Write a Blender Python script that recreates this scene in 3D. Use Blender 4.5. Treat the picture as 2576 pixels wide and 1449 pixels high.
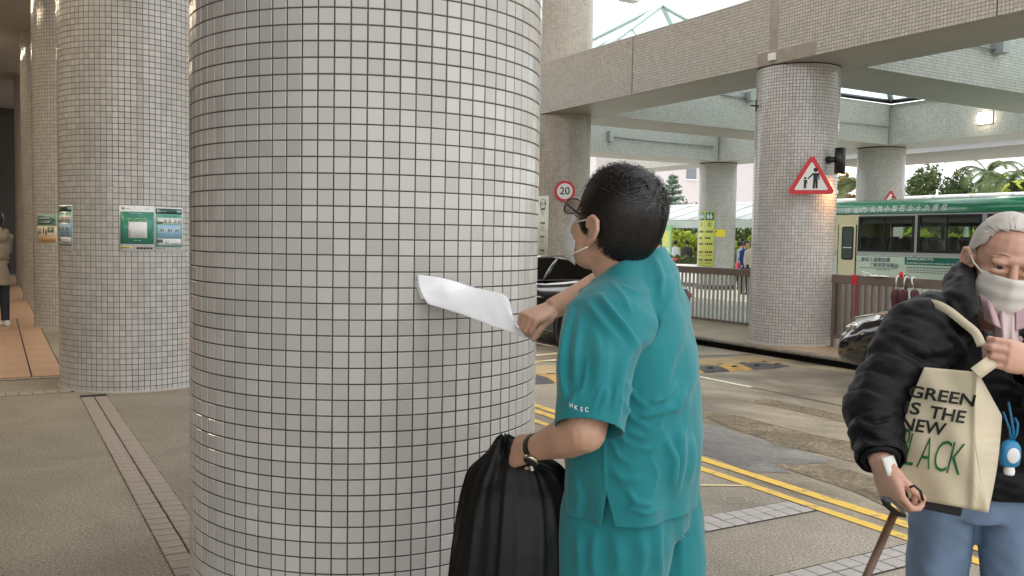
import bpy, bmesh, math, random
import numpy as np
from mathutils import Vector, Matrix, Euler
PI=math.pi
random.seed(7); rng=np.random.default_rng(7)
S=bpy.context.scene; C=S.collection
for o in list(bpy.data.objects): bpy.data.objects.remove(o)
# ---------------------------------------------------------------- camera, sky, sun, exposure
CAMH=1.40; FPX=2262.0
cam=bpy.data.cameras.new('camera'); co=bpy.data.objects.new('camera',cam); C.objects.link(co)
_p,_r=math.radians(-3.045),math.radians(0.977)
_f=Vector((0,math.cos(_p),math.sin(_p))); _R=Vector((1,0,0)); _U=_R.cross(_f)
_R2=math.cos(_r)*_R+math.sin(_r)*_U; _U2=-math.sin(_r)*_R+math.cos(_r)*_U
co.matrix_world=Matrix(((_R2.x,_U2.x,-_f.x,0),(_R2.y,_U2.y,-_f.y,0),(_R2.z,_U2.z,-_f.z,CAMH),(0,0,0,1)))
cam.sensor_width=36.0; cam.lens=36.0*FPX/2576.0; cam.clip_end=2000; cam.clip_start=0.05
S.camera=co
def at(x,y,d):
    """point seen at photo position (x,y) of a 2576 px wide picture, d metres deep"""
    x,y,d=float(x),float(y),float(d); return Vector((0,0,CAMH))+d*(_f+_R2*((x-1288)/FPX)-_U2*((y-724.5)/FPX))
W=bpy.data.worlds.new('World'); S.world=W; W.use_nodes=True
_n=W.node_tree.nodes; _l=W.node_tree.links
SUN_EL=math.radians(60); SUN_AZ=math.radians(-124)      # sun stands behind the left shoulder of the camera
sky=_n.new('ShaderNodeTexSky'); sky.sky_type='NISHITA'; sky.sun_disc=False
sky.sun_elevation=SUN_EL; sky.sun_rotation=SUN_AZ; sky.air_density=1.6; sky.dust_density=6.0; sky.ozone_density=1.0
_n['Background'].inputs['Strength'].default_value=0.12
# overcast: a pale cloud deck over most of the blue sky
_tc=_n.new('ShaderNodeTexCoord'); _no=_n.new('ShaderNodeTexNoise'); _no.inputs['Scale'].default_value=2.2; _no.inputs['Detail'].default_value=5
_l.new(_tc.outputs['Generated'],_no.inputs['Vector'])
_cr=_n.new('ShaderNodeValToRGB'); _cr.color_ramp.elements[0].color=(8.2,8.4,8.6,1); _cr.color_ramp.elements[1].color=(11.5,11.4,11.2,1)
_l.new(_no.outputs['Fac'],_cr.inputs[0])
_mx=_n.new('ShaderNodeMix'); _mx.data_type='RGBA'; _mx.inputs['Factor'].default_value=.9
_l.new(sky.outputs[0],_mx.inputs['A']); _l.new(_cr.outputs[0],_mx.inputs['B'])
_l.new(_mx.outputs['Result'],_n['Background'].inputs['Color'])
sd=bpy.data.lights.new('sun','SUN'); sd.energy=.6; sd.angle=math.radians(12); sd.color=(1,0.95,0.88)
so=bpy.data.objects.new('sun',sd); C.objects.link(so)
_d=Vector((math.sin(SUN_AZ)*math.cos(SUN_EL),math.cos(SUN_AZ)*math.cos(SUN_EL),math.sin(SUN_EL)))
so.rotation_euler=_d.to_track_quat('Z','Y').to_euler(); so.location=(0,0,30)
S.cycles.transparent_max_bounces=32; S.cycles.max_bounces=10
S.view_settings.view_transform='Standard'; S.view_settings.look='None'
S.view_settings.exposure=.95; S.view_settings.gamma=1; S.view_settings.use_curve_mapping=False
# ---------------------------------------------------------------- helpers
UV30=math.radians(30)
_c30,_s30=math.cos(UV30),math.sin(UV30)
def uv(u,v,z=0): return Vector((_c30*u-_s30*v,_s30*u+_c30*v,z))      # building grid -> world
class MB:
    def __init__(s): s.v=[]; s.f=[]; s.m=[]; s.smooth=[]
    def add(s,vs,fs,m=0,sm=False):
        b=len(s.v); s.v.extend([tuple(p) for p in vs])
        for f in fs: s.f.append(tuple(b+i for i in f)); s.m.append(m); s.smooth.append(sm)
        return s
    def box(s,lo,hi,m=0):
        x0,y0,z0=lo;x1,y1,z1=hi
        return s.add([(x0,y0,z0),(x1,y0,z0),(x1,y1,z0),(x0,y1,z0),(x0,y0,z1),(x1,y0,z1),(x1,y1,z1),(x0,y1,z1)],
            [(0,3,2,1),(4,5,6,7),(0,1,5,4),(1,2,6,5),(2,3,7,6),(3,0,4,7)],m)
    def hull8(s,p,m=0):
        return s.add(p,[(0,3,2,1),(4,5,6,7),(0,1,5,4),(1,2,6,5),(2,3,7,6),(3,0,4,7)],m)
    def loft(s,rings,m=0,cap=True,sm=True,closed=True):
        n=len(rings[0]); b=len(s.v)
        for r in rings: s.v.extend([tuple(p) for p in r])
        for i in range(len(rings)-1):
            for j in range(n if closed else n-1):
                k=(j+1)%n
                s.f.append((b+i*n+j,b+i*n+k,b+(i+1)*n+k,b+(i+1)*n+j)); s.m.append(m); s.smooth.append(sm)
        if cap and closed:
            s.f.append(tuple(b+j for j in reversed(range(n)))); s.m.append(m); s.smooth.append(False)
            e=b+(len(rings)-1)*n
            s.f.append(tuple(e+j for j in range(n))); s.m.append(m); s.smooth.append(False)
        return s
    def tube(s,path,rad,n=8,m=0,cap=True,flat=1.0):
        P=[Vector(p) for p in path]; 
        if not hasattr(rad,'__len__'): rad=[rad]*len(P)
        up=None; rings=[]
        for i,p in enumerate(P):
            t=(P[min(i+1,len(P)-1)]-P[max(i-1,0)]).normalized()
            if up is None:
                up=Vector((0,0,1)) if abs(t.z)<.9 else Vector((1,0,0))
            a=t.cross(up); 
            if a.length<1e-6: a=t.orthogonal()
            a.normalize(); b=a.cross(t).normalized(); up=b
            rings.append([p+rad[i]*(a*math.cos(2*PI*k/n)+b*flat*math.sin(2*PI*k/n)) for k in range(n)])
        return s.loft(rings,m,cap)
    def cyl(s,c,r,z0,z1,n=24,m=0,r1=None):
        r1=r if r1 is None else r1
        return s.loft([[(c[0]+q*math.cos(2*PI*k/n),c[1]+q*math.sin(2*PI*k/n),z) for k in range(n)] for z,q in ((z0,r),(z1,r1))],m)
    def lathe(s,prof,n=32,m=0,axis='z',c=(0,0,0),cap=True):
        rr=[]
        for r,z in prof:
            ring=[]
            for k in range(n):
                a=2*PI*k/n; x,y=r*math.cos(a),r*math.sin(a)
                p={'z':(x,y,z),'y':(x,z,-y),'x':(z,x,y)}[axis]
                ring.append((c[0]+p[0],c[1]+p[1],c[2]+p[2]))
            rr.append(ring)
        return s.loft(rr,m,cap)
    def prism(s,poly,h,m=0,fr=None):
        """poly (x,y) list extruded along local z by h; fr maps local->parent"""
        n=len(poly); vs=[Vector((x,y,0)) for x,y in poly]+[Vector((x,y,h)) for x,y in poly]
        if fr is not None: vs=[fr@v for v in vs]
        fs=[tuple(reversed(range(n))),tuple(range(n,2*n))]+[(i,(i+1)%n,n+(i+1)%n,n+i) for i in range(n)]
        return s.add(vs,fs,m)
    def ellipsoid(s,c,r,rot=None,n=16,k=10,m=0):
        rings=[]; c=Vector(c)
        for i in range(k+1):
            t=-PI/2+PI*i/k; q=max(math.cos(t),.02)
            ring=[]
            for j in range(n):
                a=2*PI*j/n; p=Vector((r[0]*q*math.cos(a),r[1]*q*math.sin(a),r[2]*math.sin(t)))
                ring.append(c+(rot@p if rot else p))
            rings.append(ring)
        return s.loft(rings,m)
    def mesh(s,name):
        me=bpy.data.meshes.new(name); me.from_pydata(s.v,[],s.f); me.update()
        if s.m and max(s.m)>0: me.polygons.foreach_set('material_index',s.m)
        me.polygons.foreach_set('use_smooth',s.smooth); return me
def mats(me,m):
    for x in (m if isinstance(m,(list,tuple)) else [m]): me.materials.append(x)
def obj(name,mb,m,parent=None,loc=None,rot=None):
    me=mb.mesh(name) if isinstance(mb,MB) else mb
    if m is not None and len(me.materials)==0: mats(me,m)
    o=bpy.data.objects.new(name,me); C.objects.link(o)
    if parent: o.parent=parent
    if loc is not None: o.location=loc
    if rot is not None: o.rotation_euler=rot
    return o
def tag(o,label=None,cat=None,group=None,kind=None):
    if label: o['label']=label
    if cat: o['category']=cat
    if group: o['group']=group
    if kind: o['kind']=kind
    return o
def thing(name,label,cat,loc=(0,0,0),rz=0,group=None,rot=None):
    o=bpy.data.objects.new(name,None); C.objects.link(o); o.empty_display_size=.1
    o.location=loc; o.rotation_euler=rot if rot else (0,0,rz)
    return tag(o,label,cat,group)
def structure(name,mb,m,parent=None):
    o=obj(name,mb,m,parent)
    if parent is None: o['kind']='structure'
    return o
def bevel(o,w,seg=2,ang=40):
    md=o.modifiers.new('bevel','BEVEL'); md.width=w; md.segments=seg; md.limit_method='ANGLE'; md.angle_limit=math.radians(ang); return o
# text -> flat mesh in xy, origin at centre (or left) of the line
_tc={}
def text2d(s,size=1.0,bold=0.0,align='CENTER',shear=0.0,res=3):
    key=(s,bold,align,shear,res)
    if key not in _tc:
        cu=bpy.data.curves.new('t','FONT'); cu.body=s; cu.size=1; cu.align_x=align; cu.align_y='CENTER'
        cu.offset=bold; cu.shear=shear; cu.resolution_u=res; cu.fill_mode='FRONT'
        ob=bpy.data.objects.new('t',cu); C.objects.link(ob)
        dg=bpy.context.evaluated_depsgraph_get(); me=bpy.data.meshes.new_from_object(ob.evaluated_get(dg))
        vs=[v.co.copy() for v in me.vertices]; fs=[tuple(p.vertices) for p in me.polygons]
        bpy.data.objects.remove(ob); bpy.data.meshes.remove(me); bpy.data.curves.remove(cu)
        _tc[key]=(vs,fs)
    vs,fs=_tc[key]; return [Vector((v.x*size,v.y*size,0)) for v in vs],fs
# ---------------------------------------------------------------- materials
def newmat(name):
    m=bpy.data.materials.new(name); m.use_nodes=True; nt=m.node_tree
    return m,nt,nt.nodes,nt.links,nt.nodes['Principled BSDF']
def mat(name,col,rough=.6,metal=0,spec=.5,emit=None,es=0,alpha=1,trans=0,coat=0,sheen=0,bump=0,bscale=60,var=0,vscale=4,sss=0):
    m,nt,N,L,b=newmat(name)
    b.inputs['Base Color'].default_value=(*col,1); b.inputs['Roughness'].default_value=rough
    b.inputs['Metallic'].default_value=metal; b.inputs['Specular IOR Level'].default_value=spec
    b.inputs['Alpha'].default_value=alpha; b.inputs['Transmission Weight'].default_value=trans
    b.inputs['Coat Weight'].default_value=coat; b.inputs['Coat Roughness'].default_value=.05; b.inputs['Sheen Weight'].default_value=sheen
    if sss: b.inputs['Subsurface Weight'].default_value=sss; b.inputs['Subsurface Radius'].default_value=(.012,.004,.002); b.inputs['Subsurface Scale'].default_value=1
    if emit: b.inputs['Emission Color'].default_value=(*emit,1); b.inputs['Emission Strength'].default_value=es
    if var or bump:
        tc=N.new('ShaderNodeTexCoord')
    if var:
        no=N.new('ShaderNodeTexNoise'); no.inputs['Scale'].default_value=vscale; no.inputs['Detail'].default_value=5
        L.new(tc.outputs['Object'],no.inputs['Vector'])
        mr=N.new('ShaderNodeMapRange'); mr.inputs[1].default_value=.25; mr.inputs[2].default_value=.75; mr.inputs[3].default_value=1-var; mr.inputs[4].default_value=1+var
        L.new(no.outputs['Fac'],mr.inputs[0])
        mx=N.new('ShaderNodeVectorMath'); mx.operation='SCALE'; mx.inputs[0].default_value=col
        L.new(mr.outputs[0],mx.inputs['Scale']); L.new(mx.outputs[0],b.inputs['Base Color'])
    if bump:
        n2=N.new('ShaderNodeTexNoise'); n2.inputs['Scale'].default_value=bscale; n2.inputs['Detail'].default_value=4
        L.new(tc.outputs['Object'],n2.inputs['Vector'])
        bp=N.new('ShaderNodeBump'); bp.inputs['Strength'].default_value=bump; bp.inputs['Distance'].default_value=.004
        L.new(n2.outputs['Fac'],bp.inputs['Height']); L.new(bp.outputs[0],b.inputs['Normal'])
    return m
def tile_mat(name,col,objrand,rough=.11):
    m,nt,N,L,b=newmat(name)
    if objrand: r=N.new('ShaderNodeObjectInfo').outputs['Random']
    else: r=N.new('ShaderNodeNewGeometry').outputs['Random Per Island']
    ramp=N.new('ShaderNodeMapRange'); ramp.inputs[3].default_value=.88; ramp.inputs[4].default_value=1.07
    L.new(r,ramp.inputs[0])
    geo=N.new('ShaderNodeNewGeometry')
    no=N.new('ShaderNodeTexNoise'); no.inputs['Scale'].default_value=2.2; no.inputs['Detail'].default_value=6; no.inputs['Roughness'].default_value=.65
    L.new(geo.outputs['Position'],no.inputs['Vector'])
    mr=N.new('ShaderNodeMapRange'); mr.inputs[1].default_value=.3; mr.inputs[2].default_value=.7; mr.inputs[3].default_value=.93; mr.inputs[4].default_value=1.03
    L.new(no.outputs['Fac'],mr.inputs[0])
    mu=N.new('ShaderNodeMath'); mu.operation='MULTIPLY'; L.new(ramp.outputs[0],mu.inputs[0]); L.new(mr.outputs[0],mu.inputs[1])
    # small smudges and scuffs
    n3=N.new('ShaderNodeTexNoise'); n3.inputs['Scale'].default_value=38; n3.inputs['Detail'].default_value=7; n3.inputs['Roughness'].default_value=.7
    L.new(geo.outputs['Position'],n3.inputs['Vector'])
    m3=N.new('ShaderNodeMapRange'); m3.inputs[1].default_value=.66; m3.inputs[2].default_value=.78; m3.inputs[3].default_value=1.0; m3.inputs[4].default_value=.72
    L.new(n3.outputs['Fac'],m3.inputs[0])
    mu2=N.new('ShaderNodeMath'); mu2.operation='MULTIPLY'; L.new(mu.outputs[0],mu2.inputs[0]); L.new(m3.outputs[0],mu2.inputs[1])
    sc=N.new('ShaderNodeVectorMath'); sc.operation='SCALE'; sc.inputs[0].default_value=col
    L.new(mu2.outputs[0],sc.inputs['Scale']); L.new(sc.outputs[0],b.inputs['Base Color'])
    rr=N.new('ShaderNodeMapRange'); rr.inputs[1].default_value=.35; rr.inputs[2].default_value=.75; rr.inputs[3].default_value=rough; rr.inputs[4].default_value=rough+.16
    L.new(no.outputs['Fac'],rr.inputs[0]); L.new(rr.outputs[0],b.inputs['Roughness'])
    return m
def ground_mat(name,c0,c1,fine=160,patch=.55,rough=.75,bump=.5,patchcol=None,dist=.003):
    m,nt,N,L,b=newmat(name)
    geo=N.new('ShaderNodeNewGeometry')
    a=N.new('ShaderNodeTexNoise'); a.inputs['Scale'].default_value=fine; a.inputs['Detail'].default_value=4; a.inputs['Roughness'].default_value=.7
    p=N.new('ShaderNodeTexNoise'); p.inputs['Scale'].default_value=patch; p.inputs['Detail'].default_value=8; p.inputs['Roughness'].default_value=.62; p.inputs['Distortion'].default_value=.6
    vo=N.new('ShaderNodeTexVoronoi'); vo.inputs['Scale'].default_value=fine*.8
    for x in (a,p,vo): L.new(geo.outputs['Position'],x.inputs['Vector'])
    r=N.new('ShaderNodeValToRGB'); r.color_ramp.elements[0].position=.32; r.color_ramp.elements[1].position=.7
    r.color_ramp.elements[0].color=(*c0,1); r.color_ramp.elements[1].color=(*c1,1)
    L.new(a.outputs['Fac'],r.inputs[0])
    pr=N.new('ShaderNodeValToRGB'); pr.color_ramp.elements[0].position=.36; pr.color_ramp.elements[1].position=.66
    k0,k1=patchcol or ((.72,.70,.66),(1.18,1.16,1.12))
    pr.color_ramp.elements[0].color=(*k0,1); pr.color_ramp.elements[1].color=(*k1,1)
    L.new(p.outputs['Fac'],pr.inputs[0])
    mx=N.new('ShaderNodeMix'); mx.data_type='RGBA'; mx.blend_type='MULTIPLY'; mx.inputs['Factor'].default_value=1
    L.new(r.outputs[0],mx.inputs['A']); L.new(pr.outputs[0],mx.inputs['B']); L.new(mx.outputs['Result'],b.inputs['Base Color'])
    rr=N.new('ShaderNodeMapRange'); rr.inputs[3].default_value=rough-.22; rr.inputs[4].default_value=rough+.15
    L.new(p.outputs['Fac'],rr.inputs[0]); L.new(rr.outputs[0],b.inputs['Roughness'])
    bp=N.new('ShaderNodeBump'); bp.inputs['Strength'].default_value=bump; bp.inputs['Distance'].default_value=dist
    ad=N.new('ShaderNodeMath'); ad.operation='ADD'; L.new(a.outputs['Fac'],ad.inputs[0]); L.new(vo.outputs['Distance'],ad.inputs[1])
    L.new(ad.outputs[0],bp.inputs['Height']); L.new(bp.outputs[0],b.inputs['Normal'])
    return m
def glass_mat(name,col=(.9,.95,.95),trans=.8,rough=.02,edge=.55):
    m,nt,N,L,b=newmat(name)
    out=N['Material Output']; tr=N.new('ShaderNodeBsdfTransparent'); tr.inputs[0].default_value=(*col,1)
    gl=N.new('ShaderNodeBsdfGlossy'); gl.inputs['Roughness'].default_value=rough
    fr=N.new('ShaderNodeFresnel'); fr.inputs['IOR'].default_value=1.45
    mr=N.new('ShaderNodeMapRange'); mr.inputs[3].default_value=1-trans; mr.inputs[4].default_value=edge
    L.new(fr.outputs[0],mr.inputs[0])
    mx=N.new('ShaderNodeMixShader'); L.new(mr.outputs[0],mx.inputs[0]); L.new(tr.outputs[0],mx.inputs[1]); L.new(gl.outputs[0],mx.inputs[2])
    L.new(mx.outputs[0],out.inputs['Surface']); N.remove(b); return m
def paint_mat(name,col,wear=.5,scale=9,under=(.2,.18,.15)):
    """road paint, worn away in spots"""
    m,nt,N,L,b=newmat(name); geo=N.new('ShaderNodeNewGeometry')
    a=N.new('ShaderNodeTexNoise'); a.inputs['Scale'].default_value=scale; a.inputs['Detail'].default_value=9; a.inputs['Roughness'].default_value=.72
    L.new(geo.outputs['Position'],a.inputs['Vector'])
    r=N.new('ShaderNodeValToRGB'); r.color_ramp.elements[0].position=wear-.09; r.color_ramp.elements[1].position=wear+.02
    r.color_ramp.elements[0].color=(*under,1); r.color_ramp.elements[1].color=(*col,1)
    L.new(a.outputs['Fac'],r.inputs[0]); L.new(r.outputs[0],b.inputs['Base Color']); b.inputs['Roughness'].default_value=.6
    return m
TILE=(.52,.502,.472)
M=dict(
 tiles_shaded=tile_mat('glazed_tiles_shaded',(.45,.405,.34),False,.22), tile=tile_mat('glazed_tile',TILE,True), tiles=tile_mat('glazed_tiles',TILE,False),  # first one: same tile with shade put into a darker, browner colour
 grout=mat('grout',(.105,.089,.077),.9,var=.3,vscale=8), soffit=mat('rendered_soffit',(.40,.37,.33),.45,var=.1,vscale=1.2,bump=.15,bscale=25),
 plaza=ground_mat('plaza_aggregate',(.125,.112,.094),(.47,.425,.355),fine=85,patch=.8,rough=.8,bump=1.0,dist=.004),
 road=ground_mat('worn_concrete_road',(.19,.165,.125),(.37,.325,.255),fine=45,patch=.9,rough=.48,bump=.6,patchcol=((.50,.47,.42),(1.32,1.28,1.22)),dist=.004),
 paver=mat('clay_paver',(.33,.28,.24),.7,var=.16,vscale=18,bump=.3,bscale=120), paver2=mat('grey_paver',(.38,.355,.335),.7,var=.12,vscale=18,bump=.3,bscale=120),
 joint=mat('paver_joint',(.03,.025,.021),.95), slab=mat('orange_floor_slab',(.52,.33,.215),.32,var=.1,vscale=1.5),
 island=ground_mat('island_concrete',(.26,.20,.145),(.38,.31,.24),fine=70,patch=1.1,rough=.7,bump=.3),
 kerb=ground_mat('kerb_stone',(.16,.14,.115),(.33,.30,.26),fine=50,patch=2.5,rough=.8,bump=.6),
 farroad=ground_mat('far_road',(.22,.22,.22),(.32,.32,.32),fine=40,patch=.4), farpave=mat('far_paving',(.62,.58,.48),.7,var=.08,vscale=.7),
 earth=mat('earth',(.10,.10,.075),.9,var=.3,vscale=.3),
 yellow=paint_mat('yellow_road_paint',(.72,.47,.075),.44), white=paint_mat('white_road_paint',(.74,.70,.58),.42), cream=paint_mat('cream_road_paint',(.62,.52,.30),.40),
 ceil=mat('ceiling_paint',(.36,.34,.32),.8), dark=mat('dark_ceiling',(.06,.055,.05),.7), wall=mat('lobby_wall',(.5,.45,.38),.6),
 steel=mat('brushed_steel',(.42,.39,.36),.35,.9), rail=mat('bronze_rail',(.23,.19,.165),.42,.55,var=.1,vscale=5), rail_light=mat('grey_bar_paint',(.48,.46,.43),.45,.3),
 black=mat('black_paint',(.012,.012,.013),.35), blackm=mat('matt_black',(.02,.02,.02),.7), green=mat('green_frame',(.10,.27,.21),.4), palegreen=mat('pale_green_metal',(.50,.60,.55),.45),
 glass=glass_mat('skylight_glass',(.90,.975,.965),.95,.02,.22), frost=mat('frosted_roof_glass',(.80,.84,.86),.25,alpha=.55),
 whitep=mat('white_paint',(.78,.78,.76),.4), grey=mat('grey_metal',(.35,.36,.36),.45,.3), red=mat('sign_red',(.56,.02,.03),.4), signwhite=mat('sign_white',(.72,.72,.70),.4), ink=mat('ink_black',(.012,.012,.012),.6),
)
# ================================================================ ground, road, island
KU=10.12                                     # kerb line
ZI,ZR=-0.155,-0.285                          # island pavement, gutter level
def rz(u): return 0.0 if u<3.86 else ZR*min(1,(u-3.86)/(KU-3.86))     # road falls away from the plaza to the far gutter
def sheet(us,vs,zf,name,m,parent=None,kind=True):
    b=MB(); nu,nv=len(us),len(vs)
    vv=[uv(u,v,zf(u,v)) for u in us for v in vs]
    ff=[(i*nv+j,(i+1)*nv+j,(i+1)*nv+j+1,i*nv+j+1) for i in range(nu-1) for j in range(nv-1)]
    b.add(vv,ff)
    return structure(name,b,m,parent)
sheet([-400,400],[-400,400],lambda u,v:-.46,'ground',M['earth'])
plaza=sheet([-14,3.86],[-14,45],lambda u,v:0,'plaza_pavement',M['plaza'])
road=sheet(list(np.linspace(3.86,KU+.02,14)),list(np.linspace(-14,60,20)),lambda u,v:rz(u),'road',M['road'])
isl=sheet([KU+.15,12.75],[-14,60],lambda u,v:ZI,'island_pavement',M['island'])
sheet([12.75,17.8],[-14,60],lambda u,v:-.30,'far_road',M['farroad'])
farp=sheet([17.8,60],[-14,80],lambda u,v:-.17,'far_pavement',M['farpave'])
b=MB(); b.hull8([uv(u,v,z) for z in (-.46,-.17) for (u,v) in ((17.65,-14),(17.8,-14),(17.8,80),(17.65,80))]); obj('kerb_edge',b,M['farpave'],farp)
# kerb stones along the island, each about a metre long
v=-1.0; k=0
kst=MB(); kst.box((0,0.004,-.2),(.15,.996,ZI+.004))
kme=kst.mesh('kerb_stone'); kme.materials.append(M['kerb'])
for k in range(26):
    p=uv(KU+rng.uniform(-.006,.006),2.0+k,rng.uniform(-.004,.004)); o=obj('kerb_stone',kme,None,isl,p,(0,0,UV30)); bevel(o,.018)
# ---------------------------------------------------------------- paving strips: every paver a piece
def paver_mesh(l,w,h=.012,bev=.004):
    b=MB(); x,y=l/2,w/2
    b.add([(-x,-y,-.02),(x,-y,-.02),(x,y,-.02),(-x,y,-.02),(-x,-y,h-bev),(x,-y,h-bev),(x,y,h-bev),(-x,y,h-bev),
      (-x+bev,-y+bev,h),(x-bev,-y+bev,h),(x-bev,y-bev,h),(-x+bev,y-bev,h)],
      [(0,1,5,4),(1,2,6,5),(2,3,7,6),(3,0,4,7),(4,5,9,8),(5,6,10,9),(6,7,11,10),(7,4,8,11),(8,9,10,11)])
    return b.mesh('paver')
pv1=paver_mesh(.098,.084,.006,.003); pv1.materials.append(M['paver'])
pv2=paver_mesh(.088,.086,.006,.003); pv2.materials.append(M['paver2'])
def strip_base(u0,u1,v0,v1,z=.0025):
    b=MB(); b.add([uv(u0,v0,z),uv(u1,v0,z),uv(u1,v1,z),uv(u0,v1,z)],[(0,1,2,3)]); obj('mortar_bed',b,M['joint'],plaza)
strip_base(.627,.837,3.0,8.5); strip_base(.4,3.80,3.235,3.437); strip_base(1.2,3.80,2.475,2.677); strip_base(1.2,3.80,1.70,1.90)
strip_base(1.65,1.885,3.44,8.72); strip_base(-8,.6,8.70,8.90); strip_base(-8,.9,9.62,9.76)
def pv(me,u,v,ry=0):
    z=rng.uniform(-.0008,.001)
    obj('paver',me,None,plaza,uv(u+rng.normal(0,.0007),v+rng.normal(0,.0007),z),(rng.normal(0,.003),rng.normal(0,.003),UV30+ry+rng.normal(0,.003)))
for i in range(52):
    for c in (.679,.785): pv(pv1,c,3.56+i*.0935)
for i in range(29):
    for c in (3.289,3.383): pv(pv2,1.05+i*.0945,c)
for i in range(24):
    for c in (2.529,2.623): pv(pv2,1.55+i*.0945,c)
for i in range(14):
    for c in (1.755,1.85): pv(pv2,2.45+i*.0945,c)
for i in range(18):
    for c in (1.715,1.82): pv(pv1,c,7.1+i*.0935)
for i in range(13):
    for c in (8.75,8.85): pv(pv1,-.68+i*.101,c)
for i in range(14): pv(pv1,-.68+i*.101,9.69)
# ---------------------------------------------------------------- orange floor slabs beyond the first pillars
strip_base(-9,.598,9.77,32,.002)
slb=MB(); 
for (u0,u1) in ((.315,.585),(-.285,.300),(-.885,-.30),(-1.5,-.9)):
    for i in range(11):
        v0=9.78+i*.6; 
        if i==10: v0=15.78
        sb=paver_mesh(u1-u0,.592,.006,.003); sb.materials.append(M['slab'])
        obj('floor_slab',sb,None,plaza,uv((u0+u1)/2,v0+.3,.001+rng.uniform(0,.001)),(0,0,UV30))
b=MB(); b.add([uv(-9,16.4,.0066),uv(.585,16.4,.0066),uv(.585,32,.0066),uv(-9,32,.0066)],[(0,1,2,3)]); obj('far_floor',b,M['slab'],plaza)
b=MB(); b.add([uv(-9,18.78,.0106),uv(.585,18.78,.0106),uv(.585,18.9,.0106),uv(-9,18.9,.0106)],[(0,1,2,3)]); obj('guide_line',b,M['yellow'],plaza)
# ---------------------------------------------------------------- road markings, joints, patches
def mark(name,poly,m,parent=road,dz=.004):
    b=MB(); b.add([uv(u,v,rz(u)+dz) for u,v in poly],[tuple(range(len(poly)))]); return obj(name,b,m,parent)
def line(name,u0,u1,v0,v1,m,dz=.004):
    n=max(1,int(abs(v1-v0)/.5)); b=MB(); vv=[]
    for i in range(n+1):
        v=v0+(v1-v0)*i/n; j=rng.normal(0,.004,2)
        vv+= [uv(u0+j[0],v,rz(u0)+dz),uv(u1+j[1],v,rz(u1)+dz)]
    b.add(vv,[(2*i,2*i+1,2*i+3,2*i+2) for i in range(n)]); return obj(name,b,m,road)
line('yellow_line',3.94,4.04,-4,22,M['yellow'])
line('yellow_line',3.755,3.83,-4,5.0,M['yellow']); line('yellow_line',3.80,3.89,5.2,22,M['yellow'])
line('yellow_line',3.60,3.67,5.7,22,M['yellow'])
mark('cream_line',[(3.1,4.12),(3.12,4.15),(3.76,3.785),(3.75,3.755)],M['cream'])
line('lane_dash',7.03,7.12,7.05,9.0,M['white'],.0045); line('lane_dash',7.03,7.12,11,13,M['white'],.0045); line('lane_dash',7.03,7.12,1.0,3.0,M['white'],.0045)
line('slab_joint',7.06,7.082,-3,7.03,M['joint'],.0075)
mark('drain_slot',[(8.55,6.42),(8.58,6.42),(8.58,6.62),(8.55,6.62)],M['joint'])
for (v0,dv) in ((9.25,.13),(9.75,.12)): mark('box_marking',[(4.6,v0-.5),(4.6,v0-.5+dv),(9.4,v0+1.6+dv),(9.4,v0+1.6)],M['cream'])
mark('beige_road_patch',[(4.25,8.15),(9.7,8.95),(9.7,9.7),(4.25,8.75)],ground_mat('beige_patch',(.34,.25,.13),(.47,.36,.20),fine=50,patch=1.4,rough=.7,bump=.3),dz=.0035)  # yellower strip of concrete beyond the hump
mark('expansion_joint',[(4.1,9.05),(4.1,9.08),(10,9.98),(10,9.95)],M['joint'],dz=.0055)
rough_m=ground_mat('scoured_concrete',(.055,.042,.026),(.33,.28,.20),fine=34,patch=2.6,rough=.8,bump=1.0,patchcol=((.62,.58,.5),(1.25,1.18,1.08)),dist=.012)
def blob(name,pts,m,dz):
    poly=[]
    n=len(pts)
    for i in range(n):
        a=np.array(pts[i]);c=np.array(pts[(i+1)%n])
        for t in np.linspace(0,1,9)[:-1]:
            q=a+(c-a)*t; d=(c-a); nn=np.array((-d[1],d[0]))/np.hypot(*d); q=q+nn*rng.normal(0,.035); poly.append(tuple(q))
    return mark(name,poly,m,road,dz)
blob('scoured_patch',[(5.0,2.0),(5.55,1.9),(5.6,4.5),(5.45,6.7),(5.1,6.6),(5.0,4.6)],rough_m,.003)
blob('scoured_patch',[(6.35,2.5),(6.7,2.5),(6.65,5.0),(6.6,6.4),(6.3,6.2)],rough_m,.003)
blob('scoured_patch',[(4.3,1.2),(4.8,1.0),(4.75,2.6),(4.72,4.0),(4.35,4.2),(4.25,3.0)],rough_m,.003)
wet=ground_mat('damp_grey_screed',(.10,.097,.092),(.24,.23,.215),fine=36,patch=2.4,rough=.5,bump=.6,patchcol=((.6,.6,.6),(1.3,1.3,1.28)))
blob('damp_patch',[(4.06,3.9),(4.85,4.1),(4.95,5.2),(4.65,6.0),(4.08,5.8)],wet,.0025)
# ring left by a pavement marker
b=MB(); n=28
b.add([uv(3.5+r*math.cos(2*PI*k/n),3.58+r*math.sin(2*PI*k/n),.003) for r in (.058,.066) for k in range(n)],[(k,(k+1)%n,n+(k+1)%n,n+k) for k in range(n)])
obj('survey_ring',b,mat('pale_ring',(.36,.33,.28),.8),plaza)
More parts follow.
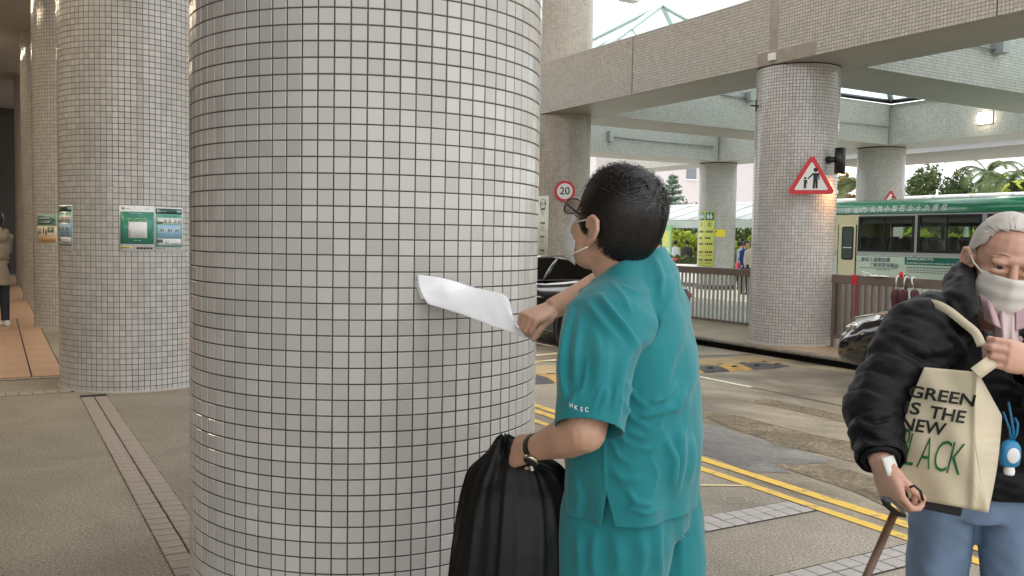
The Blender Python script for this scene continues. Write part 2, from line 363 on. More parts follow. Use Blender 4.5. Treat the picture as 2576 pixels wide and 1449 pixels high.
# ---------------------------------------------------------------- speed hump made of rubber segments
hump=thing('speed_hump','black and yellow rubber speed hump lying across the road','speed hump',uv(4.45,7.55,0),0)
hy=mat('hump_yellow',(.42,.25,.07),.6,var=.25,vscale=9); hb=mat('hump_black',(.045,.045,.048),.45,var=.2,vscale=20)
d=np.array((4.95,1.0)); L_=np.hypot(*d); d/=L_; nrm=np.array((-d[1],d[0]))
prof=[(0,0),(.05,.022),(.16,.045),(.29,.045),(.40,.022),(.45,0)]
nseg=10
for i in range(nseg):
    a,c=i*L_/nseg,(i+1)*L_/nseg-.006
    m_=hb if i%2==0 else hy
    if i in (0,nseg-1): m_=hb
    rings=[]
    for s in np.linspace(a,c,4):
        e=1.0 if i<nseg-1 else max(.15,1-(s-a)/(c-a))
        r=[]
        for (w,h) in prof:
            ww=.225+(w-.225)*(1 if i<nseg-1 else .55+.45*e)
            q=d*s+nrm*ww; u_=4.45+q[0]; P=uv(u_,7.55+q[1],rz(u_)+.005+h*e); r.append(P-hump.location)
        q=[Vector((p.x,p.y,p.z-.02)) for p in (r[-1],r[0])]
        rings.append(r+q)
    b=MB(); b.loft(rings,0,True,False); seg=obj('hump_segment',b,m_,hump); bevel(seg,.004)
    # reflector recesses on the approach side
    for w in (.12,.33):
        q=d*((a+c)/2)+nrm*w; u_=4.45+q[0]; P=uv(u_,7.55+q[1],rz(u_)+.042)-hump.location
        b=MB(); b.lathe([(.0,.0),(.035,.002),(.04,.006),(.001,.008)],12); bo=obj('stud',b,M['blackm'],seg,P)
        bo.scale=(1.6,.7,1); bo.rotation_euler=(0,0,UV30+.2)
# ================================================================ tiled pillars and beams
TH=.0022; BV=.0018; TS=.0462
def one_tile():
    h=TS/2; b=MB(); t=h-BV
    b.add([(0,-h,-h),(0,h,-h),(0,h,h),(0,-h,h),(TH*.55,-h,-h),(TH*.55,h,-h),(TH*.55,h,h),(TH*.55,-h,h),(TH,-t,-t),(TH,t,-t),(TH,t,t),(TH,-t,t)],
      [(8,9,10,11),(4,5,9,8),(5,6,10,9),(6,7,11,10),(7,4,8,11),(0,1,5,4),(1,2,6,5),(2,3,7,6),(3,0,4,7)])
    me=b.mesh('tile'); me.materials.append(M['tile']); return me
TILE_ME=one_tile()
def tiles_mesh(name,cen,nor,tan,m):
    """many tiles in one mesh: cen,nor,tan (n,3); vertical axis z x"""
    n=len(cen); bit=np.cross(nor,tan)
    # every tile sits slightly askew
    j=rng.normal(0,.0045,(n,2)); nn=nor+tan*j[:,:1]+bit*j[:,1:]; nn/=np.linalg.norm(nn,axis=1)[:,None]
    tt=tan-nn*(tan*nn).sum(1)[:,None]; tt/=np.linalg.norm(tt,axis=1)[:,None]; bb=np.cross(nn,tt)
    h=TS/2; t=h-BV
    V=[]
    for (d_,s) in ((0.0,h),(TH,t)):
        for (a,c) in ((-1,-1),(1,-1),(1,1),(-1,1)):
            V.append(cen+nn*d_+tt*(a*s)+bb*(c*s))
    V=np.stack(V,1).reshape(-1,3)
    F=np.array([(4,5,6,7),(0,1,5,4),(1,2,6,5),(2,3,7,6),(3,0,4,7)])
    F=(np.arange(n)[:,None,None]*8+F[None]).reshape(-1,4)
    me=bpy.data.meshes.new(name); me.vertices.add(len(V)); me.vertices.foreach_set('co',V.ravel())
    me.loops.add(F.size); me.loops.foreach_set('vertex_index',F.ravel().astype(np.int32))
    me.polygons.add(len(F)); me.polygons.foreach_set('loop_start',np.arange(0,F.size,4,dtype=np.int32))
    me.polygons.foreach_set("use_smooth",np.zeros(len(F),bool)); me.update(); me.materials.append(m); return me
PR=.6366; NT=80; ROW=.05
def pillar(u,v,z0,z1,label,n_single=0,phase=0.0,zoff=0.0,half=115,zsee=(0,9),front=None,tm='tiles'):
    p=uv(u,v,0); t=thing('tiled_pillar',label,'pillar',(p.x,p.y,z0),0,'round pillars clad in small square tiles')
    b=MB(); b.lathe([(PR-.001,-.02),(PR-.001,z1-z0)],96); obj('grout_core',b,M['grout'],t)
    b=MB(); b.lathe([(PR+.001,-.01),(PR+.018,-.01),(PR+.014,.010),(PR+.001,.014)],96,cap=False); obj('mortar_ring',b,M['soffit'],t)
    toc=math.degrees(math.atan2(-p.y,-p.x)) if front is None else front     # direction towards the viewpoint
    rows=int((z1-z0)/ROW+1e-4)
    cand=[]
    for i in range(rows):
        z=(i+.5)*ROW+zoff
        if z+ROW/2>z1-z0 or z<.02: continue
        for k in range(NT):
            a=360/NT*k+phase; da=(a-toc+180)%360-180
            if abs(da)<=half: cand.append((z,a,da))
    singles=set()
    if n_single:
        order=sorted(range(len(cand)),key=lambda i:(abs(cand[i][2])/60)**2+((cand[i][0]+z0-zsee[0])/zsee[1])**2)
        singles=set(order[:n_single])
    rest=[c for i,c in enumerate(cand) if i not in singles]
    for i in singles:
        z,a,_=cand[i]; r=math.radians(a)
        obj('tile',TILE_ME,None,t,(PR*math.cos(r),PR*math.sin(r),z),(rng.normal(0,.0035),rng.normal(0,.0045),r+rng.normal(0,.0045)))
    A=np.radians([c[1] for c in rest]); Z=np.array([c[0] for c in rest])
    nor=np.stack([np.cos(A),np.sin(A),0*A],1); tan=np.stack([-np.sin(A),np.cos(A),0*A],1); cen=nor*PR; cen[:,2]=Z
    o=obj('tile_facing',tiles_mesh('tile_facing',cen,nor,tan,M[tm]),None,t); o['kind']='stuff'
    return t
PU=11.04
pil_c=pillar(1.229,3.217,0,5.4,'nearest tiled pillar, the one the man in teal scrubs faces',300,1.6,-.005,112,(1.35,.75))
pil_l=pillar(1.148,9.107,0,5.4,'tiled pillar behind the nearest one, with two green posters side by side',300,0.6,0,115,(1.5,.9))
pil_3=pillar(1.15,15.05,0,5.4,'tiled pillar with a cream poster, behind the one with two green posters',0,.3)
pil_4=pillar(1.15,21.0,0,5.4,'tiled pillar at the far left behind the woman in the trench coat',0,.1)
pil_5=pillar(1.15,27.0,0,5.4,'farthest tiled pillar of the row at the left edge',0,.1)
pil_r=pillar(PU,10.2,ZI,4.16,'tiled pillar at the kerb carrying the red triangle sign',300,.8,0,115,(1.6,1.0))
pil_u=pillar(PU,17.0,ZI,9.5,'tall tiled pillar behind the dark car with the round 20 sign',0,.2,tm='tiles_shaded')
pil_66=pillar(21.75,23.55,-.17,4.16,'far tiled pillar with the green and yellow 66 board',0,.2)
pil_b=pillar(21.75,16.95,-.17,4.16,'tiled pillar standing behind the green and white minibus',0,.2)
# ---------------------------------------------------------------- beams
ZB0,ZB1=4.16,5.21
def beam(label,u0,u1,v0,v1,faces,z0=ZB0,z1=ZB1,tm='tiles'):
    """faces: list of (side, a, b) tiled stretches, side in -u,-v"""
    t=thing('tiled_beam',label,'beam',uv(u0,v0,z0),UV30,'tiled canopy beams over the bus bay')
    b=MB(); b.box((0.006,0.006,0),(u1-u0-.006,v1-v0-.006,z1-z0)); obj('core',b,[M['soffit']],t)
    for side,a,c in faces:
        n=int((c-a)/ROW+1e-4); r=int((z1-z0)/ROW+1e-4)
        I,J=np.meshgrid(np.arange(n),np.arange(r),indexing='ij'); s=a+(I.ravel()+.5)*ROW; z=(J.ravel()+.5)*ROW
        if side=='-u':
            cen=np.stack([0*s,s-v0,z],1); nor=np.tile((-1.,0,0),(len(s),1)); tan=np.tile((0,-1.,0),(len(s),1)); gb=((.001,a-v0,.001),(.004,c-v0,z1-z0-.001))
        else:
            cen=np.stack([s-u0,0*s,z],1); nor=np.tile((0,-1.,0),(len(s),1)); tan=np.tile((1.,0,0),(len(s),1)); gb=((a-u0,.001,.001),(c-u0,.004,z1-z0-.001))
        b=MB(); b.box(*gb); g=obj('grout_bed',b,M['grout'],t)
        o=obj('tile_facing',tiles_mesh('tile_facing',cen,nor,tan,M[tm]),None,t); o['kind']='stuff'
    b=MB(); b.box((-.004,-.004,z1-z0+.001),(u1-u0+.004,v1-v0+.004,z1-z0+.03)); obj('coping',b,M['soffit'],t)
    return t
U0,U1=10.38,11.72; W2=21.15
fb=beam('long front beam resting on the pillar with the red triangle sign',U0,U1,-4,21.2,[('-u',3.0,21.2)],tm='tiles_shaded')
beam('cross beam at the upper right with a grey camera box',U1+.002,W2-.002,9.48,10.92,[('-v',U1+.002,W2-.05)])
beam('cross beam springing from the tall pillar with the 20 sign',U1+.002,W2-.002,16.22,17.70,[('-v',U1+.002,W2-.05)])
beam('farthest cross beam ending above the 66 board pillar',U1+.002,W2-.002,22.85,24.3,[('-v',U1+.002,W2-.05)])
beam('cross beam nearest to the viewer at the far right',U1+.002,W2-.002,2.75,4.15,[])
beam('far beam with the lit bulkhead lamp on its tiled side',W2,22.5,-4,30,[('-u',4.2,30)])
for v in (13.62,6.55,18.4):
    b=MB(); b.box((-.004,v+4-.009,.0),(.0035,v+4+.009,ZB1-ZB0)); obj('movement_joint',b,M['grout'],fb)
b=MB(); b.box((-.006,14.12-.10,.22),(.0,14.12+.06,ZB1-ZB0-.01)); obj('plaster_patch',b,mat('plaster_patch',(.33,.285,.235),.8,var=.12,vscale=7),fb)
b=MB(); b.box((-.006,14.12-.85,.0),(.0005,14.12+.3,.20)); obj('plaster_patch',b,bpy.data.materials['plaster_patch'],fb)
b=MB(); b.box((-.05,14.1-.07,.05),(-.007,14.1+.07,.16)); bevel(obj('fixing_plate',b,M['whitep'],fb),.006)
# plaza ceiling and lobby wall
b=MB(); b.hull8([uv(u,v,z) for z in (5.4,5.75) for (u,v) in ((-9,-2.5),(1.25,-2.5),(1.25,34),(-9,34))]); ceil=structure('ceiling',b,M['ceil'])
b=MB(); b.hull8([uv(u,v,z) for z in (8.0,8.5) for (u,v) in ((2.3,4.6),(8.3,4.6),(8.3,40),(2.3,40))]); structure('added_shade_deck',b,M['ceil'])  # deck added out of view to dim the front beam and road bay
b=MB(); b.hull8([uv(u,v,z) for z in (-.1,5.4) for (u,v) in ((-9.2,-2),(-9,-2),(-9,34),(-9.2,34))]); structure('lobby_wall',b,M['wall'])
b=MB(); b.hull8([uv(u,v,z) for z in (-.1,5.4) for (u,v) in ((-9,33.8),(2.0,33.8),(2.0,34),(-9,34))]); structure('end_wall',b,M['dark'])
# ---------------------------------------------------------------- glass pyramids on the beams
def pyramid(u0,u1,v0,v1,zb,zt,label):
    t=thing('glass_skylight',label,'skylight',uv(u0,v0,zb),UV30,'pyramid skylights between the beams')
    a,c=u1-u0,v1-v0; ap=Vector((a/2,c/2,zt-zb)); cs=[Vector((0,0,.1)),Vector((a,0,.1)),Vector((a,c,.1)),Vector((0,c,.1))]
    for i in range(4):
        p,q=cs[i],cs[(i+1)%4]
        b=MB(); b.tube([p,ap],.075,6); obj('ridge_bar',b,M['palegreen'],t)
        b=MB(); b.tube([p-Vector((0,0,.03)),q-Vector((0,0,.03))],.06,6); obj('base_frame',b,M['black'],t)
        for f in (1/3,2/3):
            m0=p+(q-p)*f; m1=(p+(ap-p)*.62) if f<.5 else (q+(ap-q)*.62)
            b=MB(); b.tube([m0,m1],.035,6); obj('glazing_bar',b,M['palegreen'],t)
        nr=(q-p).cross(ap-p).normalized()*.012
        b=MB(); b.add([p,q,ap,p+nr,q+nr,ap+nr],[(0,2,1),(3,4,5),(0,1,4,3),(1,2,5,4),(2,0,3,5)]); obj('glass_pane',b,M['glass'],t)
    return t
pyramid(11.75,21.1,17.75,22.8,5.24,8.1,'glass pyramid rising beyond the front beam beside the tall pillar')
pyramid(11.75,21.1,10.95,16.2,5.24,7.7,'glass pyramid behind the pillar with the red triangle sign')
pyramid(11.75,21.1,4.2,9.45,5.24,7.9,'glass pyramid over the bay at the far right')
# ================================================================ signs, boards, posters
def frame_at(c,n,up=(0,0,1)):
    n=Vector(n).normalized(); x=Vector(up).cross(n).normalized(); y=n.cross(x)
    return Matrix(((x.x,y.x,n.x,c[0]),(x.y,y.y,n.y,c[1]),(x.z,y.z,n.z,c[2]),(0,0,0,1)))
def flat(poly,z=0.0): return [Vector((x,y,z)) for x,y in poly]
def circ(r,n=40,c=(0,0)): return [(c[0]+r*math.cos(2*PI*k/n),c[1]+r*math.sin(2*PI*k/n)) for k in range(n)]
def rtri(s,rc,n=8):
    """rounded upright triangle of side s"""
    h=s*math.sqrt(3)/2; P=[(-s/2,-h/3),(s/2,-h/3),(0,2*h/3)]; out=[]
    cc=[(p[0]*(1-2*rc*math.sqrt(3)/s*1.0),p[1]*(1-2*rc*math.sqrt(3)/s*1.0)) for p in P]
    for i,c in enumerate(cc):
        a0=(-150,-30,90)[i]-60
        for k in range(n+1):
            a=math.radians(a0+120*k/n); out.append((c[0]+rc*math.cos(a),c[1]+rc*math.sin(a)))
    return out
def plate(name,poly,t,m,parent,z=0.0):
    b=MB(); b.prism(poly,t,0,Matrix.Translation((0,0,z))); return obj(name,b,m,parent)
def _unused():
    pass
def textobj(name,s,size,m,parent,x,y,z,bold=0,align='CENTER',sx=1,shear=0):
    vs,fs=text2d(s,size,bold,align,shear); b=MB(); b.add([Vector((v.x*sx+x,v.y+y,z)) for v in vs],fs); return obj(name,b,m,parent)
def sign_root(name,label,cat,c,n,group=None):
    t=thing(name,label,cat,(0,0,0),0,group); t.matrix_world=frame_at(c,n); return t
# round 20 sign on the tall pillar
c=at(1421,481,19.45); s=sign_root('speed_sign','round red and white sign reading 20 on the tall pillar','sign',c,(-.22,-1,0))
plate('sign_plate',circ(.226),.008,M['red'],s); plate('sign_face',circ(.172),.0025,M['signwhite'],s,.0085); textobj('numeral','20',.225,M['ink'],s,0,.0,.0125,.011)
b=MB(); b.box((-.03,-.05,-.16),(.03,.05,-.001)); obj('bracket',b,M['grey'],s)
# children warning triangle
def child_sign(c,n,side,label):
    s=sign_root('warning_sign',label,'sign',c,n,'red triangle children signs')
    plate('sign_plate',rtri(side,.045*side/.68),.008,M['red'],s); plate('sign_face',rtri(side*.70,.016*side/.68),.0025,M['signwhite'],s,.0085)
    k=side/.68; z=.0125
    def fig(name,x,y,h,arm):
        b=MB(); b.add(flat(circ(h*.105,18,(x,y+h*.89)),z),[tuple(range(18))])
        W_=h*.16
        body=[(x-W_,y+h*.74),(x+W_,y+h*.74),(x+W_*1.25,y+h*.42),(x+W_*.95,y+h*.40),(x+W_*.66,y+h*.62),(x+W_*.72,y),(x+W_*.1,y),(x,y+h*.36),(x-W_*.1,y),(x-W_*.72,y),(x-W_*.62,y+h*.5),(x-W_*.66,y+h*.62)]
        b.add(flat(body,z),[tuple(range(12))])
        b.add(flat(arm,z),[tuple(range(len(arm)))]); return obj(name,b,M['ink'],s)
    fig('adult_figure',.055*k,-.115*k,.30*k,[(.01*k,.10*k),(.02*k,.075*k),(-.045*k,.015*k),(-.055*k,.03*k)])
    fig('child_figure',-.085*k,-.115*k,.165*k,[(-.065*k,.0),(-.07*k,-.014*k),(-.055*k,.013*k),(-.045*k,.027*k)])
    for y in (side*.50,-side*.245):
        b=MB(); b.lathe([(.011,0),(.011,.004),(.001,.006)],10,c=(0,y,.0085)); obj('bolt',b,M['steel'],s)
    b=MB(); b.box((-.04,-.18,-.07),(.04,.16,-.001)); obj('bracket',b,M['grey'],s)
    return s
c=at(2041,454,13.36); child_sign(c,(-.30,-1,0),.70,'red triangle sign with adult and child figures on the kerb pillar')
c=at(2240,509,24.3); child_sign(c,(-.35,-1,0),.62,'red triangle sign whose tip shows above the minibus roof')
# wall sconce, lit amber underneath
sc=thing('wall_sconce','black cylinder sconce glowing amber beside the red triangle sign','lamp',at(2113,405,13.62))
b=MB(); b.lathe([(.072,-.195),(.08,-.195),(.08,.195),(.072,.198),(.001,.199)],28,cap=False); b.lathe([(.072,-.195),(.066,-.15),(.001,-.149)],28,cap=False); obj('lamp_body',b,M['black'],sc)
b=MB(); b.lathe([(.001,-.186),(.064,-.186),(.064,-.18),(.001,-.179)],24); obj('bulb_lens',b,mat('amber_lens',(1,.6,.2),.4,emit=(1,.42,.10),es=18),sc)
b=MB(); b.tube([(-.07,.0,.02),(-.16,.07,.02)],.045,14); b.lathe([(.06,-.005),(.06,.01)],20,axis='y',c=(-.15,.06,.02)); obj('wall_arm',b,M['black'],sc)
ld=bpy.data.lights.new('sconce_light','SPOT'); ld.energy=26; ld.color=(1,.45,.13); ld.spot_size=math.radians(120); ld.spot_blend=.9; ld.shadow_soft_size=.05
lo=bpy.data.objects.new('sconce_light',ld); C.objects.link(lo); lo.parent=sc; lo.location=(0,0,-.2)
# ---------------------------------------------------------------- things curved round a pillar
def pil_hit(px,py,ctr,R):
    """angle (deg) and height where the sight line meets a pillar of radius R round ctr"""
    o=Vector((0,0,CAMH)); d=at(px,py,1)-o
    ox,oy=-ctr[0],-ctr[1]; A=d.x*d.x+d.y*d.y; B_=ox*d.x+oy*d.y; Cc=ox*ox+oy*oy-R*R; q=B_*B_-A*Cc
    t=(-B_-math.sqrt(max(q,0)))/A; p=o+d*t
    return math.degrees(math.atan2(p.y-ctr[1],p.x-ctr[0])),p.z
def arc_patch(b,R,a0,a1,z0,z1,m,thick=.0008,n=None):
    n=n or max(2,int(abs(a1-a0)/2.5)+1); rings=[]
    for k in range(n):
        a=math.radians(a0+(a1-a0)*k/(n-1)); c_,s_=math.cos(a),math.sin(a)
        rings.append([(R*c_,R*s_,z0),((R+thick)*c_,(R+thick)*s_,z0),((R+thick)*c_,(R+thick)*s_,z1),(R*c_,R*s_,z1)])
    b.loft(rings,m,True,True)
def arc_text(b,s,size,R,a,z,m,bold=.0,sx=1.0):
    vs,fs=text2d(s,size,bold)
    b.add([((R)*math.cos(math.radians(a)+v.x*sx/R),(R)*math.sin(math.radians(a)+v.x*sx/R),z+v.y) for v in vs],fs,m)
pc={}
def pm(col):
    key=tuple(round(x,3) for x in col)
    if key not in pc: pc[key]=mat('print_'+'_'.join(str(int(x*255)) for x in key),col,.28)
    return pc[key]
LAM=mat('laminate_film',(.8,.82,.82),.08)
def poster(label,pil,a0,a1,z0,z1,els,R=PR+.0075,base=(.80,.82,.82)):
    """els: (name,x0,y0,x1,y1,colour) in sheet fractions, x from the left edge, y from the bottom"""
    t=thing('notice_poster',label,'poster',(pil.location.x,pil.location.y,0),0,'laminated notices on the pillars')
    b=MB(); arc_patch(b,R,a0,a1,z0,z1,0); obj('sheet',b,pm(base),t)
    lv={}
    for e in els:
        nm,x0,y0,x1,y1,col=e[:6]; q=e[6] if len(e)>6 else 1
        b=MB(); arc_patch(b,R+.0009*q,a0+(a1-a0)*x0,a0+(a1-a0)*x1,z0+(z1-z0)*y0,z0+(z1-z0)*y1,0,.0006); obj(nm,b,pm(col),t)
    return t
G1,G2,DK,WH,BL=(.055,.27,.19),(.16,.42,.34),(.02,.09,.075),(.78,.80,.80),(.33,.55,.72)
def bars(x0,x1,y,h,col,n,q=2,gap=.25):
    w=(x1-x0)/n; return [('print_line',x0+i*w,y,x0+(i+1-gap)*w,y+h,col,q) for i in range(n)]
pl=pil_l; PC=(pl.location.x,pl.location.y)
def ext(x0,x1,y0,y1,ctr=PC,R=PR+.0075):
    a0,z1=pil_hit(x0,y0,ctr,R); a1,z0=pil_hit(x1,y1,ctr,R); return a0,a1,z0,z1
e1=[('green_field',.03,.155,.99,.865,G1),('white_square',.26,.29,.79,.645,WH,2),('logo_mark',.07,.905,.09,.965,DK),('logo_mark',.105,.91,.17,.955,(.3,.4,.38))]
e1+=bars(.2,.34,.925,.012,(.3,.33,.33),2,1)+bars(.74,.86,.925,.012,(.3,.33,.33),2,1)+bars(.24,.78,.82,.018,(.42,.62,.55),1)+bars(.2,.82,.705,.016,(.45,.56,.25),3)+bars(.18,.85,.672,.014,(.42,.55,.25),4)+bars(.4,.64,.225,.014,(.45,.65,.58),2)
e1+=[('yellow_strip',.04,.06,.35,.10,(.70,.56,.12)),('yellow_text',.06,.073,.30,.087,(.25,.2,.05),2)]+bars(.49,.97,.045,.04,(.02,.02,.02),5,1,.15)
poster('green poster with a blank white square, wider of the pair on the second pillar',pl,*ext(299.5,388,516,632),e1)
def info(extra=0):
    e=[('dark_header',.03,.855,.97,.975,DK),('logo_mark',.08,.88,.11,.95,WH,2),('logo_mark',.13,.89,.19,.94,(.45,.5,.2),2)]+bars(.22,.4,.9,.014,(.4,.5,.48),2)+[('photo_patch',.76,.885,.94,.945,(.33,.48,.45),2)]
    e+=[('green_field',.03,.11,.97,.853,G2)]+bars(.3,.8,.80,.02,(.10,.32,.25),3)
    e+=[('white_panel',.09,.625,.94,.765,(.72,.75,.72),2),('blue_panel',.09,.32,.94,.61,BL,2),('white_panel',.09,.155,.94,.30,(.74,.75,.76),2)]
    e+=[('green_badge',.07,.635,.27,.68,(.10,.16,.07),3),('green_badge',.07,.21,.27,.285,(.07,.14,.06),3)]
    for x in (.31,.46,.66,.80): e.append(('picture',x,.655,x+.09,.74,((.45,.5,.5),(.2,.38,.33),(.5,.48,.45),(.42,.47,.33))[int(x*10)%4],3))
    for x in (.16,.43,.68): e+=[('picture',x,.45,x+.16,.545,(.62,.68,.66),3),('picture',x+.03,.46,x+.07,.53,(.08,.22,.22),4),('picture',x+.11,.47,x+.14,.53,(.07,.12,.13),4)]
    for x in (.13,.35,.64): e+=bars(x,x+.25,.40,.018,(.16,.30,.45),3,3)+bars(x,x+.22,.36,.014,(.2,.34,.48),2,3)
    e+=[('blank_square',.33,.18,.48,.285,(.6,.6,.6),3)]+bars(.55,.86,.175,.016,(.04,.03,.03),3,3)+bars(.52,.76,.25,.01,(.4,.42,.43),3,3)+bars(.08,.36,.065,.02,(.3,.32,.33),4,1)+bars(.76,.92,.065,.014,(.35,.37,.4),2,1)
    return e
poster('teal information poster with blue panel, right of the blank square poster',pl,*ext(388.6,459.5,521,634),info())
poster('narrow teal information poster at the left edge of the second pillar',pl,*ext(146.5,183,516,632),info())
P3=(pil_3.location.x,pil_3.location.y)
e3=[('teal_top',.02,.60,.98,.99,(.20,.40,.35)),('dark_label',.10,.80,.74,.93,DK,2),('dark_label',.08,.66,.80,.77,(.04,.13,.11),2),('label_text',.15,.84,.70,.88,WH,3),('badge',.78,.75,.92,.86,(.05,.18,.15),2),('label_text',.14,.70,.70,.73,(.5,.6,.56),3),
 ('cream_field',.02,.02,.98,.59,(.72,.66,.50)),('drawn_house',.08,.30,.30,.50,(.36,.42,.38),2),('drawn_figure',.38,.32,.44,.52,(.03,.03,.03),2),('drawn_figure',.50,.26,.56,.46,(.03,.03,.03),2),('picture',.60,.36,.88,.56,(.16,.24,.17),2),('picture',.66,.40,.76,.5,(.5,.55,.45),3),('orange_panel',.28,.04,.96,.21,(.55,.33,.15),2)]
poster('cream and teal poster on the third pillar beside the woman in the trench coat',pil_3,*ext(93,144,539,611,P3),e3,base=(.72,.68,.55))
poster('narrow information notice left of the cream poster on the third pillar',pil_3,*ext(70.5,80,541,608,P3),info())
P4=(pil_4.location.x,pil_4.location.y)
poster('small information notice on the fourth pillar, above the trench coat shoulder',pil_4,*ext(38,45,552,602,P4),info())
# route board 65A on the tall pillar
def board(name,label,pil,ax0,ax1,zt,zb,els,texts,base,group,R=PR+.012):
    t=thing(name,label,'sign',(pil.location.x,pil.location.y,0),0,group)
    b=MB(); arc_patch(b,R,ax0,ax1,zb,zt,0,.006); obj('panel',b,base,t)
    for (nm,a0,a1,z0,z1,col) in els:
        b=MB(); arc_patch(b,R+.0065,a0,a1,z0,z1,0,.001); obj(nm,b,pm(col),t)
    for (s,size,a,z,col,bo,sx) in texts:
        b=MB(); arc_text(b,s,size,R+.0095,a,z,0,bo,sx); obj('lettering',b,pm(col),t)
    return t
PUc=(pil_u.location.x,pil_u.location.y)
a0,zt=pil_hit(1355,493,PUc,PR+.012); a1,_=pil_hit(1381,493,PUc,PR+.012); am,_=pil_hit(1368,520,PUc,PR+.012)
els=[];tx=[]
t65=board('route_board','tall white route board headed 65A on the tall pillar','',0,0,0,0,[],[],M['whitep'],None) if False else None
def ring_text(zc): return zc
cw=.5*(a0+a1)
zz=[zt-.30-.30*i for i in range(4)]
els=[('divider',a0+1,a1-1,z-.165,z-.160,(.2,.22,.2)) for z in zz[1::2]]
for i,z in enumerate(zz):
    for q in range(3): els.append(('place_name',cw-5.2+q*3.6,cw-5.2+q*3.6+2.8,z+.005-.02,z+.03,(.06,.06,.06)))
t65=board('route_board','tall white route board headed 65A on the tall pillar',pil_u,a0,a1,zt,.95,els,[('65A',.105,cw,zt-.175,(.10,.15,.10),.004,.95)]+[('↓',.07,cw,z-.085,(.1,.1,.1),0,1) for z in zz],mat('board_cream',(.68,.69,.60),.4),None)
def ring_on(t,R,a,z,rx,rz_,w,m):
    b=MB(); n=36; vs=[]
    for k in range(n):
        q=2*PI*k/n
        for s in (1,1-w/rz_):
            th=math.radians(a)+rx*s*math.cos(q)/R; vs.append((R*math.cos(th),R*math.sin(th),z+rz_*s*math.sin(q)))
    b.add(vs,[(2*k,2*((k+1)%n),2*((k+1)%n)+1,2*k+1) for k in range(n)]); obj('ring',b,m,t)
ring_on(t65,PR+.0215,cw,zt-.175,.085,.105,.014,pm((.06,.20,.10)))
for z in zz: ring_on(t65,PR+.0215,cw,z-.085,.035,.06,.006,pm((.2,.22,.2)))
# yellow and green board 66 / 66A on the far pillar
P66=(pil_66.location.x,pil_66.location.y); toc=math.degrees(math.atan2(-P66[1],-P66[0]))
aR,zt=pil_hit(1799,531,P66,PR+.012); aM,_=pil_hit(1773.5,531,P66,PR+.012); aL=aM-26
zb=pil_hit(1785,670,P66,PR+.012)[1]
yg=mat('yellow_green_board',(.55,.58,.13),.4); els=[]; am=(aR+aM)/2; al=(aL+aM)/2
for (c0,hw) in ((am,(aR-aM)/2),(al,(aM-aL)/2)):
    els+=[('route_plate',c0-hw*.85,c0+hw*.85,zt-.31,zt-.04,(.015,.16,.10)),('column_edge',c0+hw-.7,c0+hw,zb,zt,(.30,.34,.10))]
    for i,z in enumerate((.66,.88,1.08,1.36,1.49,1.63,1.76)):
        if i in (4,6): els+=[('fine_print',c0-hw*.7,c0+hw*.55,zt-z-.03,zt-z,(.16,.17,.05))]
        else: els+=[('place_name',c0-hw*.75+q*hw*.38,c0-hw*.75+q*hw*.38+hw*.3,zt-z-.075,zt-z,(.05,.06,.03)) for q in range(4 if i!=1 else 3)]
els.append(('lower_panel',aL,aR-.2,zb-.0,zb+.001,(.2,.3,.08)))
b66=board('route_board','yellow green route board with 66 and 66A on the far pillar',pil_66,aL,aR,zt,zb,els,[('66',.27,am,zt-.175,(.8,.82,.8),.012,.8),('66A',.27,al,zt-.175,(.8,.82,.8),.012,.55),('往',.17,am,zt-.47,(.1,.1,.04),.006,.9),('往',.17,al,zt-.47,(.35,.12,.06),.006,.7)],yg,None)
# little yellow flag sign by the board
s=sign_root('direction_sign','small yellow arrow sign beside the 66 board on the far pillar','sign',at(1811,586.5,30.15),(-.2,-1,0))
plate('sign_plate',[(-.17,-.12),(.17,-.12),(.17,.12),(-.17,.12)],.01,mat('sign_yellow',(.75,.62,.03),.4),s)
b=MB(); b.add(flat([(-.15,.09),(-.15,.01),(-.09,.05)],.0125),[(0,1,2)]); obj('arrow',b,M['ink'],s)
b=MB(); b.box((-.02,-.1,-.3),(.02,.1,-.002)); obj('bracket',b,M['grey'],s)
# ---------------------------------------------------------------- lamps, boxes and conduit on the beams
t=thing('bulkhead_lamp','lit square bulkhead lamp on the dark tiled beam at the right','lamp',uv(W2-.0,13.5,4.59),UV30)
b=MB(); b.box((-.04,-.19,-.155),(-.006,.19,.155)); bevel(obj('back_plate',b,M['grey'],t),.01)
b=MB(); 
def rsq(hw,hh,r,x): return [(x,sx*(hw-r)+r*math.cos(a),sz*(hh-r)+r*math.sin(a)) for (sx,sz,a0) in ((1,1,0),(-1,1,90),(-1,-1,180),(1,-1,270)) for a in [math.radians(a0+30*q) for q in range(4)]]
b.loft([rsq(.17,.135,.05,-.041),rsq(.17,.135,.05,-.10),rsq(.15,.115,.05,-.13)],0,True,True); obj('lamp_cover',b,mat('lit_diffuser',(1,.95,.85),.4,emit=(1,.88,.70),es=9),t)
def jbox(label,u,v,z,l,dirn=1):
    t=thing('conduit_box',label,'box',uv(u,v,z),UV30,'grey boxes with conduit on the beams')
    b=MB(); b.box((-.10,-.22,-.11),(.10,-.006,.11)); bevel(obj('box_body',b,M['grey'],t),.01)
    b=MB(); b.tube([(-dirn*.1,-.06,-.03),(-dirn*(.1+l),-.06,-.03)],.022,8); obj('conduit',b,M['grey'],t)
jbox('grey box with short conduit high on the upper right cross beam',15.0,9.48,5.02-.18,.75)
jbox('grey box with conduit on the second cross beam, right of the tall pillar',15.85,16.22,4.95,.75)
t=thing('conduit_pipe','long grey conduit along the farthest cross beam','pipe',uv(15.4,22.85,4.66),UV30)
